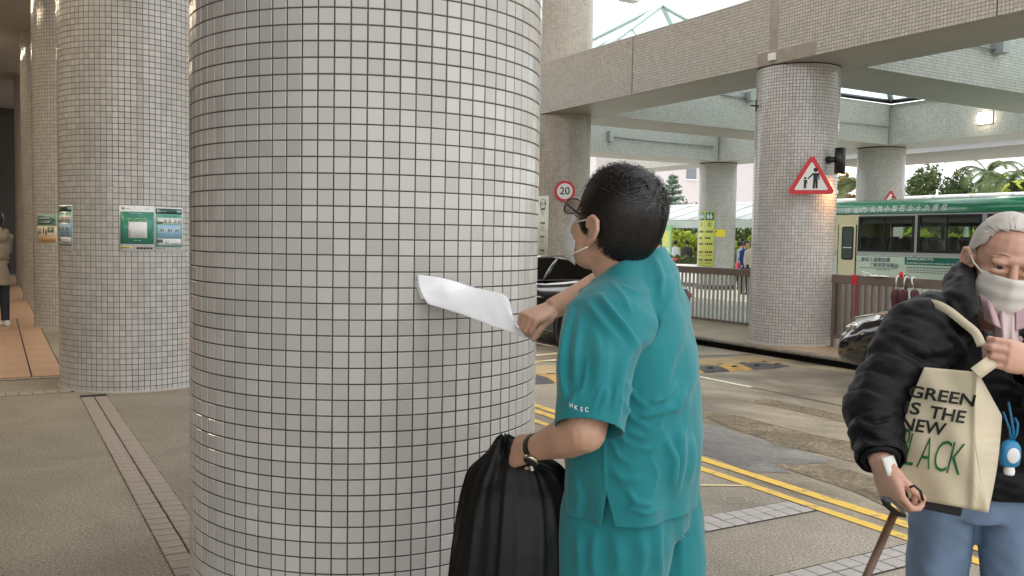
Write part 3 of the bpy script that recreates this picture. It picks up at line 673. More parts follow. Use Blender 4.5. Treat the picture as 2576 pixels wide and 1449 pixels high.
b=MB(); b.tube([(1.2,-.07,0),(5.4,-.07,-.04)],.03,8); obj('pipe_run',b,M['grey'],t); b=MB(); b.box((1.1,-.16,-.16),(1.24,-.006,.16)); obj('end_box',b,M['grey'],t)
t=thing('conduit_pipe','thin conduit line across the beam above the minibus','pipe',uv(13.0,16.22,4.62),UV30)
b=MB(); b.tube([(4.9,-.05,0),(8.0,-.05,0)],.02,8); obj('pipe_run',b,M['grey'],t)
t=thing('pipe_stub','short dark rod sticking out of the kerb pillar near its top','pipe',at(1903,265.5,14.1))
b=MB(); b.tube([(-.085,0,0),(.12,.1,0)],.014,8); obj('rod',b,M['black'],t); b=MB(); b.tube([(.0,.02,-.09),(.0,.02,.09)],.012,8); obj('clip',b,M['black'],t)
t=thing('flood_light','pale boxy light fitting hanging in the sky at the top edge','lamp',at(1584,-14,17.0),UV30)
b=MB(); b.box((-.24,-.16,-.06),(.24,.16,.12)); bevel(obj('housing',b,M['whitep'],t),.02); b=MB(); b.box((-.17,-.11,-.13),(.17,.11,-.06)); obj('lens_hood',b,M['whitep'],t); b=MB(); b.tube([(0,0,.12),(0,0,1.3),(.9,.9,3.2)],.03,8); obj('stem',b,M['grey'],t)
# tube lamps under the ceiling at the far left
tube_m=mat('lit_tube',(1,.95,.85),.4,emit=(1,.84,.62),es=12)
for i,(u,v) in enumerate(((-.55,22.0),(-.55,17.0),(-.75,12.0),(-1.2,7.5),(-2.6,10.0),(-2.6,16.0))):
    t=thing('tube_lamp',('tube lamp highest at the left edge','tube lamp nearer the viewer at the upper left','tube lamp under the ceiling over the orange floor','tube lamp under the ceiling nearest the viewer','tube lamp of the inner row, nearer','tube lamp of the inner row, farther')[i],'lamp',uv(u,v,5.30),UV30,'tube lamps under the ceiling')
    b=MB(); b.box((-.09,-.75,0),(.09,.75,.095)); obj('lamp_tray',b,M['whitep'],t); b=MB(); b.tube([(0,-.7,-.03),(0,.7,-.03)],.025,10); obj('light_tube',b,tube_m,t)
    al=bpy.data.lights.new('tube_light','AREA'); al.shape='RECTANGLE'; al.size=.1; al.size_y=1.4; al.energy=24; al.color=(1,.82,.58); ao=bpy.data.objects.new('tube_light',al); C.objects.link(ao); ao.parent=t; ao.location=(0,0,-.07)
# ================================================================ railings
def railing(label,u,v0,v1,ztop,zbot,zf,bar_m,rail_m,deep=None,light=None):
    """runs along v at u; bars are flat plates"""
    t=thing('railing',label,'railing',uv(u,v0,zf),UV30,'metal railings on the island')
    L_=v1-v0
    b=MB(); b.box((-.035,0,ztop-.135-zf),(.035,L_,ztop-zf)); bevel(obj('top_rail',b,rail_m,t),.008)
    b=MB(); b.box((-.022,0,zbot-zf),(.022,L_,zbot+.05-zf)); obj('bottom_rail',b,rail_m,t)
    bar=MB(); bar.box((-.024,-.011,zbot+.05-zf),(.024,.011,ztop-.136-zf)); bme=bar.mesh('bar'); bme.materials.append(bar_m)
    n=int(L_/.118)
    if deep:
        d2=MB(); d2.box((-.02,-.013,zbot+.05-zf),(.105,.013,ztop-.136-zf)); dme=d2.mesh('bar'); dme.materials.append(bar_m); lme=bme.copy(); lme.materials.clear(); lme.materials.append(light)
    for i in range(n+1):
        y=.02+i*(L_-.04)/n; me_=bme
        if deep: me_=dme if y+v0>deep else lme
        obj('bar',me_,None,t,(rng.normal(0,.001),y,0),(0,0,rng.normal(0,.02)))
    post=MB(); post.box((-.03,-.03,0),(.03,.03,ztop-.136-zf)); post.box((-.07,-.07,0),(.07,.07,.012)); pme=post.mesh('post'); pme.materials.append(rail_m)
    k=max(1,int(L_/3.4))
    for i in range(k+1): obj('post',pme,None,t,(.0,.05+i*(L_-.1)/k,0))
    return t
railing('pale barred railing behind the man in teal, left of the kerb pillar',12.4,10.6,22.6,.925,-.145,ZI,M['rail_light'],M['rail'])
railing('brown barred railing right of the kerb pillar with umbrellas hung on it',11.2,2.6,9.52,.96,-.02,ZI,M['rail'],M['rail'],8.36,M['rail_light'])
t=thing('painted_red_glow','red light glow on the brown railing, painted as a strip','painted glow',uv(11.16,9.08,.96),UV30)  # red light on rail and bar, put in as coloured strips
b=MB(); b.box((-.004,-.05,-.137),(.0,.06,.002)); b.box((-.004,-.05,.002),(.09,.06,.006)); obj('glow_band',b,mat('painted_red_glow',(.55,.03,.05),.35),t)
b=MB(); b.box((.006,-.045,-.90),(.010,-.008,-.137)); obj('glow_tail',b,mat('painted_red_glow_dull',(.33,.035,.05),.4),t)
# umbrellas on the rail
wine=mat('wine_cloth',(.075,.008,.020),.55,sheen=.3)
def umbrella(label,v,z,L_,tilt,r=.055):
    t=thing('folded_umbrella',label,'umbrella',uv(11.11,v,z),UV30,'wine red umbrellas hung on the railing'); t.rotation_euler=(tilt,0,UV30)
    rings=[]
    for i,(zz,rr) in enumerate(((-.05,.5),(-.12,.9),(-.25,1.0),(-.45,.75),(-.62,.42),(-.72,.2))):
        rings.append([(r*rr*(1+.22*math.cos(8*a+i*.3))*math.cos(a),r*rr*(1+.22*math.cos(8*a+i*.3))*math.sin(a),zz*L_/.72) for a in [2*PI*k/48 for k in range(48)]])
    b=MB(); b.loft(rings); obj('canopy',b,wine,t)
    b=MB(); b.tube([(0,0,.04),(0,0,-.80*L_/.72)],.007,8); obj('shaft',b,M['steel'],t)
    b=MB(); b.tube([(0,0,.04),(.0,.0,.10),(.02,0,.145),(.05,0,.155),(.08,0,.135),(.085,0,.10)],.011,8); obj('handle',b,M['whitep'],t)
umbrella('wine red umbrella hung leftmost on the brown railing',8.33,.83,.42,0)
umbrella('wine red umbrella hung in the middle of three on the railing',8.20,.83,.40,.02)
umbrella('wine red umbrella hung rightmost and slanting on the railing',8.05,.83,.40,-.30)
t=thing('paper_sheet','white paper lying on top of the brown railing','paper',uv(11.2,8.65,.963),UV30)
b=MB(); g=[[(-.10+.2*i/5,-.13+.26*j/5,.004+.02*math.sin(i*.9)*math.sin(j*1.1)**2) for j in range(6)] for i in range(6)]
for r in g: pass
b.add([p for r in g for p in r]+[(x,y,z-.003) for r in g for (x,y,z) in r],[(i*6+j,(i+1)*6+j,(i+1)*6+j+1,i*6+j+1) for i in range(5) for j in range(5)]+[(36+i*6+j,36+i*6+j+1,36+(i+1)*6+j+1,36+(i+1)*6+j) for i in range(5) for j in range(5)]); obj('sheet',b,M['whitep'],t)
t=thing('cord_loop','pale cord loop on top of the brown railing','cord',uv(11.2,8.92,.965),UV30)
b=MB(); b.tube([(0,-.12,.0),(0,-.05,.035),(0,.05,.05),(0,.11,.03),(0,.10,.005),(0,.0,.004)],.010,8); obj('cord',b,M['whitep'],t)
t=thing('bottle_cap','small red cap standing on the brown railing','cap',uv(11.2,8.32,.96),UV30)
b=MB(); b.lathe([(.028,0),(.028,.05),(.022,.085),(.001,.088)],16); obj('cap_body',b,M['red'],t); b=MB(); b.lathe([(.032,-.001),(.032,.012),(.001,.013)],16); obj('cap_rim',b,M['red'],t)
t=thing('cable_tie','black ring fastened round the brown rail','ring',uv(11.2,8.23,.89),UV30)
b=MB(); b.tube([(.05*math.cos(a),0,.085*math.sin(a)) for a in [2*PI*k/20 for k in range(21)]],.012,8); obj('ring_band',b,M['black'],t); b=MB(); b.box((-.03,-.02,.07),(.03,.02,.11)); obj('clasp',b,M['black'],t)
# ================================================================ vehicles
BLK=mat('car_black',(.008,.008,.009),.12,coat=1); TRIM=mat('chrome_trim',(.6,.6,.6),.15,1); DTRIM=mat('dark_trim',(.05,.05,.05),.3,.6); TYRE=mat('tyre_rubber',(.015,.015,.015),.8); RIM=mat('dark_alloy',(.035,.035,.037),.3,.8)
DGL=glass_mat('tinted_glass',(.05,.06,.06),.97); CLR=glass_mat('clear_glass',(.94,.99,.96),.985); LAMPG=mat('lamp_glass',(.8,.8,.82),.05,.0,coat=1); TAIL=mat('tail_lamp',(.30,.02,.02),.1,coat=1)
def lerp_tab(tab,x):
    xs=[t[0] for t in tab]; return [float(np.interp(x,xs,[t[i] for t in tab])) for i in range(1,len(tab[0]))]
def wheel(parent,x,y,r,side,w=.24,spokes=10):
    t=obj('wheel',MB().lathe([(r*.70,-w/2),(r*.94,-w/2),(r,-w*.32),(r,w*.32),(r*.94,w/2),(r*.70,w/2)],40,axis='y',c=(0,0,0),cap=False),TYRE,parent,(x,y,r))
    o=side*w*.36
    b=MB(); b.lathe([(r*.70,o-side*.10),(r*.72,o+side*.02),(r*.66,o+side*.022),(r*.64,o-side*.09)],36,axis='y',cap=False); obj('rim',b,RIM,t)
    b=MB(); b.lathe([(.001,o-side*.09),(r*.62,o-side*.095),(r*.62,o-side*.10),(.001,o-side*.11)],24,axis='y'); obj('brake_disc',b,M['blackm'],t)
    b=MB(); b.lathe([(.001,o+side*.01),(r*.13,o+side*.01),(r*.15,o-side*.03),(.001,o-side*.05)],16,axis='y'); obj('hub',b,RIM,t)
    sp=MB(); sp.hull8([(-.022,-.02,r*.1),(.022,-.02,r*.1),(.022,.02,r*.1),(-.022,.02,r*.1),(-.014,-.02,r*.69),(.014,-.02,r*.69),(.014,.02,r*.69),(-.014,.02,r*.69)]); sme=sp.mesh('spoke'); sme.materials.append(RIM)
    for k in range(spokes):
        a=2*PI*(k//2)/(spokes/2)+(.16 if k%2 else -.16); so_=obj('spoke',sme,None,t,(0,-o*1.0+side*0,0),(0,a,0)); so_.location=(0,-(-o),0)
    return t
def car(label,loc,rot,L_,tabs,ghtab,paint,wb,wr,name='parked_car',lamps=True,body_hw=.92):
    t=thing(name,label,'car',loc,0,None,rot)
    # body shell: (x, half width, sill z, belt half width, top z at the side, top z in the middle)
    n=26; rings=[]
    for i in range(n+1):
        x=-L_/2+L_*i/n; hw,zs,bw,zt,zm=lerp_tab(tabs,x); zc=(zs+zt)/2
        half=[(hw*.93,zs),(hw*.99,zs+.07),(hw,zc),(hw*.985,zt-.10),(bw,zt-.02),(bw*.93,zt+.012),(bw*.6,zm-.004),(0,zm)]
        r=[(x,y,z) for y,z in half]+[(x,-y,z) for y,z in reversed(half[:-1])]
        rings.append(r)
    b=MB(); b.loft(rings,0,True,True); obj('body',b,paint,t)
    g=MB(); rr=[]
    for i in range(19):
        x=ghtab[0][0]+(ghtab[-1][0]-ghtab[0][0])*i/18; bw,zb,rw,zr=lerp_tab(ghtab,x)
        half=[(bw,zb),(bw*.6+rw*.4,zb+(zr-zb)*.45),(rw,zr-.045*(zr-zb)/.4),(rw*.86,zr),(0,zr+.018*(zr-zb)/.4)]
        rr.append([(x,y,z) for y,z in half]+[(x,-y,z) for y,z in reversed(half[:-1])])
    # side glass, roof
    def strip(js,name,m,i0,i1,out=0.0):
        q=MB(); ring=[[rr[i][j] for j in js] for i in range(i0,i1+1)]
        q.loft([[Vector(p)+Vector((0,out*(1 if p[1]>0 else -1),0)) for p in r] for r in ring],0,False,True,False); return obj(name,q,m,t)
    nn=len(rr[0])
    strip(list(range(2,nn-2)),'roof',paint,0,18)
    strip([0,1,2],'side_window',DGL,2,16); strip([nn-1,nn-2,nn-3],'side_window',DGL,2,16)
    for i0,i1,nm in ((0,2,'rear_corner'),(16,18,'front_corner')):
        strip([0,1,2],nm,paint,i0,i1); strip([nn-1,nn-2,nn-3],nm,paint,i0,i1)
    for sgn in (0,1):
        e=[Vector(rr[i][2 if sgn==0 else nn-3]) for i in range(1,18)]; q=MB(); q.tube(e,.012,6); obj('window_trim',q,DTRIM,t)
        e=[Vector(rr[i][0 if sgn==0 else nn-1])+Vector((0,.004*(1-2*sgn),.01)) for i in range(1,18)]; q=MB(); q.tube(e,.009,6); obj('belt_trim',q,DTRIM,t)
        for i in (8,):
            q=MB(); q.tube([Vector(rr[i][0 if sgn==0 else nn-1]),Vector(rr[i][1 if sgn==0 else nn-2]),Vector(rr[i][2 if sgn==0 else nn-3])],.03,6); obj('door_pillar',q,paint,t)
    for sx,x in ((1,wb/2),(-1,-wb/2)):
        for sy in (1,-1):
            hw=lerp_tab(tabs,x)[0]
            q=MB(); q.lathe([(wr*1.13,-.02),(wr*1.13,.03),(wr*.2,.03)],36,axis='y',cap=False); a=obj('wheel_arch',q,M['blackm'],t,(x,sy*(hw-.015),wr)); a.rotation_euler=(0,0,0 if sy<0 else PI)
            wheel(t,x,sy*(hw-.10),wr,sy)
    return t,rr
rot_m=lambda rx,rz_: Euler((rx,0,rz_))
ROLL=math.atan(.285/6.26)
coupe=[(-2.06,.60,.40,.56,.90,.93),(-1.95,.78,.30,.72,.97,1.0),(-1.7,.92,.22,.84,1.0,1.04),(-1.3,.95,.2,.86,.99,1.03),(-.4,.91,.19,.83,.92,.95),(.6,.91,.19,.84,.89,.92),(1.3,.95,.2,.86,.86,.93),(1.8,.9,.22,.74,.73,.80),(2.06,.68,.3,.5,.58,.62)]
gh=[(-1.85,.68,.99,.58,1.02),(-1.5,.78,1.0,.60,1.17),(-.9,.80,.97,.58,1.30),(-.2,.80,.93,.57,1.355),(.4,.80,.91,.57,1.32),(.9,.79,.9,.60,1.12),(1.35,.74,.90,.70,.93)]
c1,_=car('dark coupe with spoked wheels standing behind the nearest pillar',uv(7.93,11.88,rz(7.93)+.0),rot_m(ROLL,math.radians(120)),4.12,coupe,gh,BLK,2.70,.335)
for sy in (1,-1):
    b=MB(); b.loft([[(-1.98,sy*.74,.84),(-1.98,sy*.74,.90),(-1.94,sy*.75,.90),(-1.94,sy*.75,.84)],[(-2.065,sy*.35,.84),(-2.065,sy*.35,.88),(-2.03,sy*.35,.88),(-2.03,sy*.35,.84)]]); obj('tail_light',b,TAIL,c1)
    b=MB(); b.box((.75,sy*.93-.10,.93),(.93,sy*.93+.10,1.06)); bevel(obj('door_mirror',b,BLK,c1),.03)
b=MB(); b.tube([(-.55,.915,.70),(-.55,.93,.71),(-.35,.93,.71),(-.35,.915,.70)],.012,6); obj('door_handle',b,TRIM,c1)
b=MB(); b.box((-2.085,-.26,.58),(-2.062,.26,.70)); obj('number_plate',b,mat('plate_yellow',(.7,.55,.05),.4),c1)
suv=[(-2.3,.75,.45,.68,.95,.98),(-2.0,.92,.3,.84,1.0,1.03),(-1.3,.95,.26,.87,1.02,1.04),(.4,.93,.25,.87,.98,1.0),(1.2,.95,.26,.85,.95,1.0),(1.85,.92,.28,.74,.86,.93),(2.15,.85,.3,.62,.72,.82),(2.35,.66,.35,.5,.55,.6)]
gh2=[(-2.1,.78,1.0,.66,1.15),(-1.6,.82,1.01,.64,1.42),(-.6,.84,1.0,.63,1.5),(.3,.83,.98,.63,1.46),(.9,.82,.97,.70,1.15),(1.25,.78,.97,.74,1.0)]
c2,_=car('dark car with chrome headlight half hidden behind the man in the puffer jacket',uv(9.12,4.75,rz(9.12)),rot_m(ROLL,math.radians(121)),4.7,suv,gh2,BLK,2.75,.34)
for sy in (1,-1):
    b=MB(); b.loft([[(1.72,sy*.90,.70),(1.70,sy*.87,.86),(1.66,sy*.84,.86),(1.68,sy*.88,.70)],[(2.02,sy*.86,.60),(2.0,sy*.79,.80),(1.95,sy*.76,.80),(1.97,sy*.83,.60)],[(2.26,sy*.62,.58),(2.22,sy*.58,.72),(2.15,sy*.57,.72),(2.2,sy*.6,.58)]],0,True,True); hl=obj('headlight',b,LAMPG,c2)
    for (x,y,z,r) in ((1.97,.84,.71,.055),(2.1,.75,.68,.05)):
        b=MB(); b.ellipsoid((x,sy*(y+.012),z),(r,r*.7,r),n=14,k=8); obj('reflector',b,TRIM,hl)
    b=MB(); b.tube([(1.70,sy*.885,.865),(2.0,sy*.80,.81),(2.24,sy*.585,.73)],.012,6); obj('lamp_trim',b,TRIM,hl)
b=MB(); 
for i in range(4): pass
b.box((2.28,-.42,.46),(2.37,.42,.64)); gr=obj('grille',b,M['blackm'],c2)
for i in range(4):
    b=MB(); b.box((2.371,-.41,.475+i*.045),(2.385,.41,.49+i*.045)); obj('slat',b,TRIM,gr)
b=MB(); b.tube([(2.33,-.5,.40),(2.38,0,.40),(2.33,.5,.40)],.03,6); obj('bumper',b,mat('bumper_red',(.06,.01,.012),.3),c2)
# ---------------------------------------------------------------- minibus
GRN=mat('minibus_green',(.012,.20,.10),.22,coat=.6); CRM=mat('minibus_cream',(.62,.55,.36),.35); PAL=mat('minibus_pale',(.52,.60,.50),.35,coat=.3); FRM=mat('window_frame_grey',(.40,.41,.41),.4,.2); SEAT=mat('seat_vinyl',(.018,.022,.023),.55); INT=mat('bus_interior',(.5,.52,.5),.6)
mb=thing('minibus','green roofed white minibus lettered 19 SEATS behind the brown railing','minibus',uv(15.5,13.75,-.30),math.radians(-60))
OFF=13.75
def sv(v): return OFF-v
LB,WB=6.9,2.02
def side(y0,y1,wins,parent,near):
    # panels around the window openings
    xs=[0]+[q for w in wins for q in (w[0],w[1])]+[LB]
    lower=MB(); lower.box((0.02,y0,.30),(LB-.05,y1,1.50)); bo=obj('side_panel',lower,PAL,parent); bevel(bo,.02)
    for i in range(0,len(xs),2):
        b=MB(); b.box((xs[i]+(.02 if i==0 else 0),y0,1.504),(xs[i+1]-(.05 if i==len(xs)-2 else 0),y1,2.346)); obj('window_pillar',b,FRM if i not in (0,) else CRM,parent)
    for (a,c,z0,z1) in wins:
        if z0>1.506:
            b=MB(); b.box((a,y0,1.504),(c,y1,z0)); obj('sill_panel',b,PAL,parent)
        b=MB(); b.box((a,y0,z1),(c,y1,2.346)); obj('header',b,FRM,parent)
        f=MB(); yo=y0-.012 if near else y1+.012
        e=.028; ya,yb=sorted((yo,yo+(.02 if near else -.02)))
        f.add([(a-.02,ya,z0-.02),(c+.02,ya,z0-.02),(c+.02,ya,z1+.02),(a-.02,ya,z1+.02),(a+e,ya,z0+e),(c-e,ya,z0+e),(c-e,ya,z1-e),(a+e,ya,z1-e),
               (a-.02,yb,z0-.02),(c+.02,yb,z0-.02),(c+.02,yb,z1+.02),(a-.02,yb,z1+.02),(a+e,yb,z0+e),(c-e,yb,z0+e),(c-e,yb,z1-e),(a+e,yb,z1-e)],
              [(0,1,5,4),(1,2,6,5),(2,3,7,6),(3,0,4,7),(8,12,13,9),(9,13,14,10),(10,14,15,11),(11,15,12,8),(4,5,13,12),(5,6,14,13),(6,7,15,14),(7,4,12,15),(0,8,9,1),(1,9,10,2),(2,10,11,3),(3,11,8,0)])
        fo=obj('window',f,M['black'],parent)
        g=MB(); ym=(y0+y1)/2; g.box((a,ym-.003,z0),(c,ym+.003,z1)); obj('pane',g,CLR,fo)
        if c-a>1:
            m_=(a+c)/2-.05; g=MB(); g.box((m_-.014,ym-.014,z0),(m_+.014,ym-.005,z1)); obj('sash_bar',g,M['black'],fo)
            g=MB(); g.box((a,ym+.006,z1-.13),(c,ym+.02,z1)); obj('blind',g,mat('blind_grey',(.07,.075,.075),.6),fo)
            for q in (a+.05,m_-.09,c-.05):
                g=MB(); g.ellipsoid((q,ym-.012,1.86),(.022,.012,.022),n=8,k=4); obj('latch',g,M['black'],fo)
nw=[(sv(12.545),sv(11.275),1.613,2.29),(sv(11.17),sv(9.905),1.613,2.30),(sv(9.765),sv(9.255),1.50+.02,2.30),(5.0,5.9,1.62,2.25)]
side(0,.055,nw,mb,True)
side(WB-.055,WB,[(.45,1.7,1.62,2.27),(1.8,3.05,1.62,2.27),(3.15,4.4,1.62,2.27),(4.6,5.5,1.5,2.27)],mb,False)
# rear emergency door panel on the near side
dr=obj('emergency_door',MB().box((sv(13.05),-.018,.42),(sv(12.62),-.002,2.13)),CRM,mb); bevel(dr,.006)
b=MB(); pts=[(-.13,-.31),(.13,-.31),(.13,.31),(-.13,.31)]
def rrect(hw,hh,r): return [(sx*(hw-r)+r*math.cos(a),sz*(hh-r)+r*math.sin(a)) for (sx,sz,a0) in ((1,1,0),(-1,1,90),(-1,-1,180),(1,-1,270)) for a in [math.radians(a0+22.5*q) for q in range(5)]]
cx_,cz_=(sv(12.947)+sv(12.675))/2,(1.125+1.791)/2+.30
pl_=[(cx_+x,-.024,cz_+z) for x,z in rrect(.150,.345,.05)]; b.add(pl_,[tuple(range(len(pl_)))]); obj('door_seal',b,M['black'],dr)
b=MB(); pl_=[(cx_+x,-.027,cz_+z) for x,z in rrect(.122,.315,.04)]; b.add(pl_,[tuple(range(len(pl_)))]); obj('door_glass',b,mat('door_glass_dark',(.05,.07,.065),.05,coat=1),dr)
b=MB(); b.box((cx_-.11,-.030,cz_-.10),(cx_+.11,-.028,cz_-.085)); obj('hand_rail',b,M['whitep'],dr)
for x in (sv(13.06),sv(12.61)):
    b=MB(); b.box((x-.012,-.012,.40),(x+.012,-.0015,2.14)); obj('door_gap',b,M['black'],mb)
# green roof band and roof
prof=[(.0,2.35),(-.006,2.37),(.0,2.50),(.03,2.575),(.10,2.615),(.4,2.66),(1.01,2.68),(1.62,2.66),(1.92,2.615),(1.99,2.575),(2.02,2.5),(2.026,2.37),(2.02,2.35)]
b=MB(); b.loft([[(x,y,z) for y,z in prof] for x in (-.02,LB-.1)]+[[(LB,y*.96+.04,2.35+(z-2.35)*.8) for y,z in prof]],0,True,True); obj('roof',b,GRN,mb)
b=MB(); b.box((0,0.055,.30),(.05,WB-.055,2.35)); obj('rear_wall',b,CRM,mb)
b=MB(); b.box((LB-.10,0.055,.30),(LB-.02,WB-.055,2.35)); obj('front_wall',b,CRM,mb)
b=MB(); b.box((.05,.06,.42),(LB-.10,WB-.06,.50)); obj('floor',b,INT,mb)
b=MB(); b.box((.02,-.006,1.53),(LB-.1,-.0005,1.60)); obj('silver_strip',b,FRM,mb)
b=MB(); b.box((.02,.05,.22),(LB-.05,WB-.05,.299)); obj('underside',b,M['blackm'],mb)
def seat(x,y):
    b=MB(); b.box((x-.02,y,.85),(x+.42,y+.84,1.0)); s=obj('seat',b,SEAT,mb); bevel(s,.04)
    for k in (0,1):
        cs=[]
        for (z,hw,dx) in ((.98,.20,.0),(1.35,.205,-.04),(1.62,.20,-.075),(1.76,.17,-.09),(1.86,.14,-.10),(1.905,.09,-.10)):
            cs.append([(x-.10+dx+.065*math.cos(a),y+.21+.42*k+hw*math.copysign(abs(math.sin(a))**.6,math.sin(a)),z) for a in [2*PI*q/16 for q in range(16)]])
        b=MB(); b.loft(cs); obj('seat_back',b,SEAT,s)
for x in (1.25,2.02,2.62,3.3,4.0): 
    seat(x,.10)
    if x!=4.0: seat(x,1.08)
b=MB(); b.tube([(1.0,.55,1.86),(4.4,.55,1.86)],.015,8); obj('grab_rail',b,M['steel'],mb)
b=MB(); b.tube([(3.62,.95,.5),(3.62,.95,2.3)],.018,8); obj('grab_pole',b,M['black'],mb)
for x in (1.35,5.6):
    for y,sd_ in ((.16,-1),(WB-.16,1)): wheel(mb,x,y,.36,sd_,.22,8)
# lettering
def btext(nm,s,size,x,z,col,bold=.0,sx=1,shear=0,y=-.0085,align='CENTER'):
    vs,fs=text2d(s,size,bold,align,shear); b=MB(); b.add([(x+v.x*sx,y,z+v.y) for v in vs],fs); return obj(nm,b,col,mb)
LW=mat('lettering_white',(.8,.82,.8),.4); LP=mat('lettering_purple',(.07,.07,.13),.5); LG=mat('advert_green',(.012,.14,.10),.4); LGr=mat('print_grey',(.12,.15,.13),.6)
zt_=2.14+.30
sx_=lambda x:.80+(x-180)*.001742+.05
btext('lettering','BUS',.15,.52,zt_-.015,LW,.012,.75,.2,-.012); btext('lettering','19',.15,sx_(203),zt_-.01,LW,.012,.8,.2,-.012); btext('lettering','SEATS',.15,sx_(388),zt_-.005,LW,.012,.75,.2,-.012)
for ch,x in zip('公共小型巴士十九座位',(565,660,757,855,953,1060,1163,1268,1375,1480)): btext('lettering',ch,.135,sx_(x),zt_+.008,LW,.014,.9,.2,-.012)
btext('lettering','最低工資要認識',.092,sv(12.13),1.16+.30-.035,LP,.007,1.08,.15,-.004); btext('lettering','了解清楚保權益',.092,sv(11.93),1.035+.30-.015,LP,.005,1.08,.15,-.004)
b=MB(); b.box((sv(11.445),-.004,1.352),(sv(9.3),-.0005,1.50)); obj('advert_panel',b,LG,mb)
btext('lettering','殘疾僱員生產能力評估',.058,sv(11.40),1.466,LW,.004,1,0,-.0065,'LEFT'); btext('lettering','Productivity assessment for employees with disabilities',.05,sv(11.41),1.39,LW,.004,1.05,.15,-.0065,'LEFT')
for (x0,x1,z,h) in ((sv(12.5),sv(11.6),1.255,.012),(sv(12.1),sv(11.75),1.225,.012),(sv(11.4),sv(10.25),1.29,.02),(sv(11.4),sv(10.2),1.245,.014),(sv(11.4),sv(10.3),1.205,.014),(sv(12.6),sv(12.45),1.385,.006),(sv(11.7),sv(11.42),1.30,.006)):
    n=max(1,int((x1-x0)/.07)); 
    for i in range(n):
        w=(x1-x0)/n; b=MB(); b.box((x0+i*w,-.003,z),(x0+i*w+w*.82,-.0005,z+h)); obj('fine_print',b,LGr,mb)
# ================================================================ far side: walkway, building, trees
def ray_u(px,py,u):
    o=Vector((0,0,CAMH)); d=at(px,py,1)-o; B_=Vector((_c30,_s30,0)); t=u/d.dot(B_); p=o+d*t; return p
WKM=mat('walkway_white',(.74,.76,.75),.4)
wk=thing('covered_walkway','long white walkway with a glazed sloping roof beyond the bus bay','walkway',uv(24.0,0,-.17),UV30)
ZE,ZT=2.30+.17,3.00+.17        # eave, ridge above the paving
FRO,_t,_N,_L,_b=newmat('frosted_roof_glass2'); _b.inputs['Base Color'].default_value=(.80,.84,.86,1); _b.inputs['Roughness'].default_value=.3
_tl=_N.new('ShaderNodeBsdfTranslucent'); _tl.inputs[0].default_value=(.85,.9,.9,1); _ms=_N.new('ShaderNodeMixShader'); _ms.inputs[0].default_value=.6; _L.new(_b.outputs[0],_ms.inputs[1]); _L.new(_tl.outputs[0],_ms.inputs[2]); _L.new(_ms.outputs[0],_N['Material Output'].inputs['Surface'])
UE,UR=0.0,2.4
b=MB(); b.box((UE-.06,4,ZE-.30),(UE+.0,46,ZE)); obj('fascia',b,M['palegreen'],wk)
b=MB(); b.tube([(UR,4,ZT+.03),(UR,46,ZT+.03)],.06,8); obj('ridge_beam',b,WKM,wk)
pn=MB(); pn.hull8([(UE,.03,ZE+.02),(UR,.03,ZT),(UR,1.27,ZT),(UE,1.27,ZE+.02),(UE,.03,ZE+.035),(UR,.03,ZT+.015),(UR,1.27,ZT+.015),(UE,1.27,ZE+.035)]); pme=pn.mesh('roof_pane'); pme.materials.append(FRO)
rb=MB(); rb.tube([(UE,0,ZE+.05),(UR,0,ZT+.05)],.04,6); rme=rb.mesh('rafter'); rme.materials.append(WKM)
po=MB(); po.cyl((0,0),.06,0,ZE-.02,10); pome=po.mesh('post'); pome.materials.append(M['palegreen'])
for i in range(32): obj('roof_pane',pme,None,wk,(0,4.2+i*1.3,0)); obj('rafter',rme,None,wk,(0,4.2+i*1.3,0))
for i in range(12): obj('post',pome,None,wk,(.12,5.2+i*3.55,0))
sg=glass_mat('screen_glass',(.85,.93,.9),.96)
t=thing('poster_panel','green and yellow poster panel under the walkway behind the man in teal','sign',at(1678,604,36.5),UV30)
b=MB(); b.box((-.03,-.28,-.62),(.03,.28,.62)); obj('panel',b,mat('panel_green',(.25,.55,.30),.4),t); b=MB(); b.box((-.036,-.20,-.25),(-.0305,.20,.38)); obj('print',b,mat('panel_yellow',(.62,.62,.12),.4),t); b=MB(); b.box((-.036,-.20,-.55),(-.0305,.20,-.30)); obj('print',b,mat('panel_pale',(.6,.7,.6),.4),t)
# building far behind
bl=thing('far_building','pale pinkish building behind the conical pine','building',at(1995,640,85)*1.0,math.radians(8)); bl.location.z=-.2
BW=mat('pale_pink_wall',(.56,.52,.54),.75,var=.06,vscale=.25)
b=MB(); b.box((-28,0,0),(0,14,19)); obj('wall',b,BW,bl)
for (px,py,hw,hh) in ((1726,440,.47,.5),(1560,440,.47,.5)):
    p=at(px,py,84.6)-bl.location; rr_=Matrix.Rotation(-math.radians(8),3,'Z')@p
    b=MB(); b.box((rr_.x-hw,-.06,rr_.z-hh),(rr_.x+hw,.02,rr_.z+hh)); w=obj('window',b,mat('window_grey',(.16,.18,.21),.2),bl); b=MB(); b.box((rr_.x-hw-.08,-.09,rr_.z-hh-.1),(rr_.x+hw+.08,.0,rr_.z-hh)); obj('sill',b,M['whitep'],w)
for x,z in ((-9.0,4.6),(-5,4.0)):
    b=MB(); b.box((x,-.12,z-1.6),(x+.12,.0,z+1.5)); obj('downpipe',b,M['grey'],bl)
b=MB(); b.box((-28,-.05,4.9),(0,-.0,5.05)); obj('string_course',b,BW,bl)
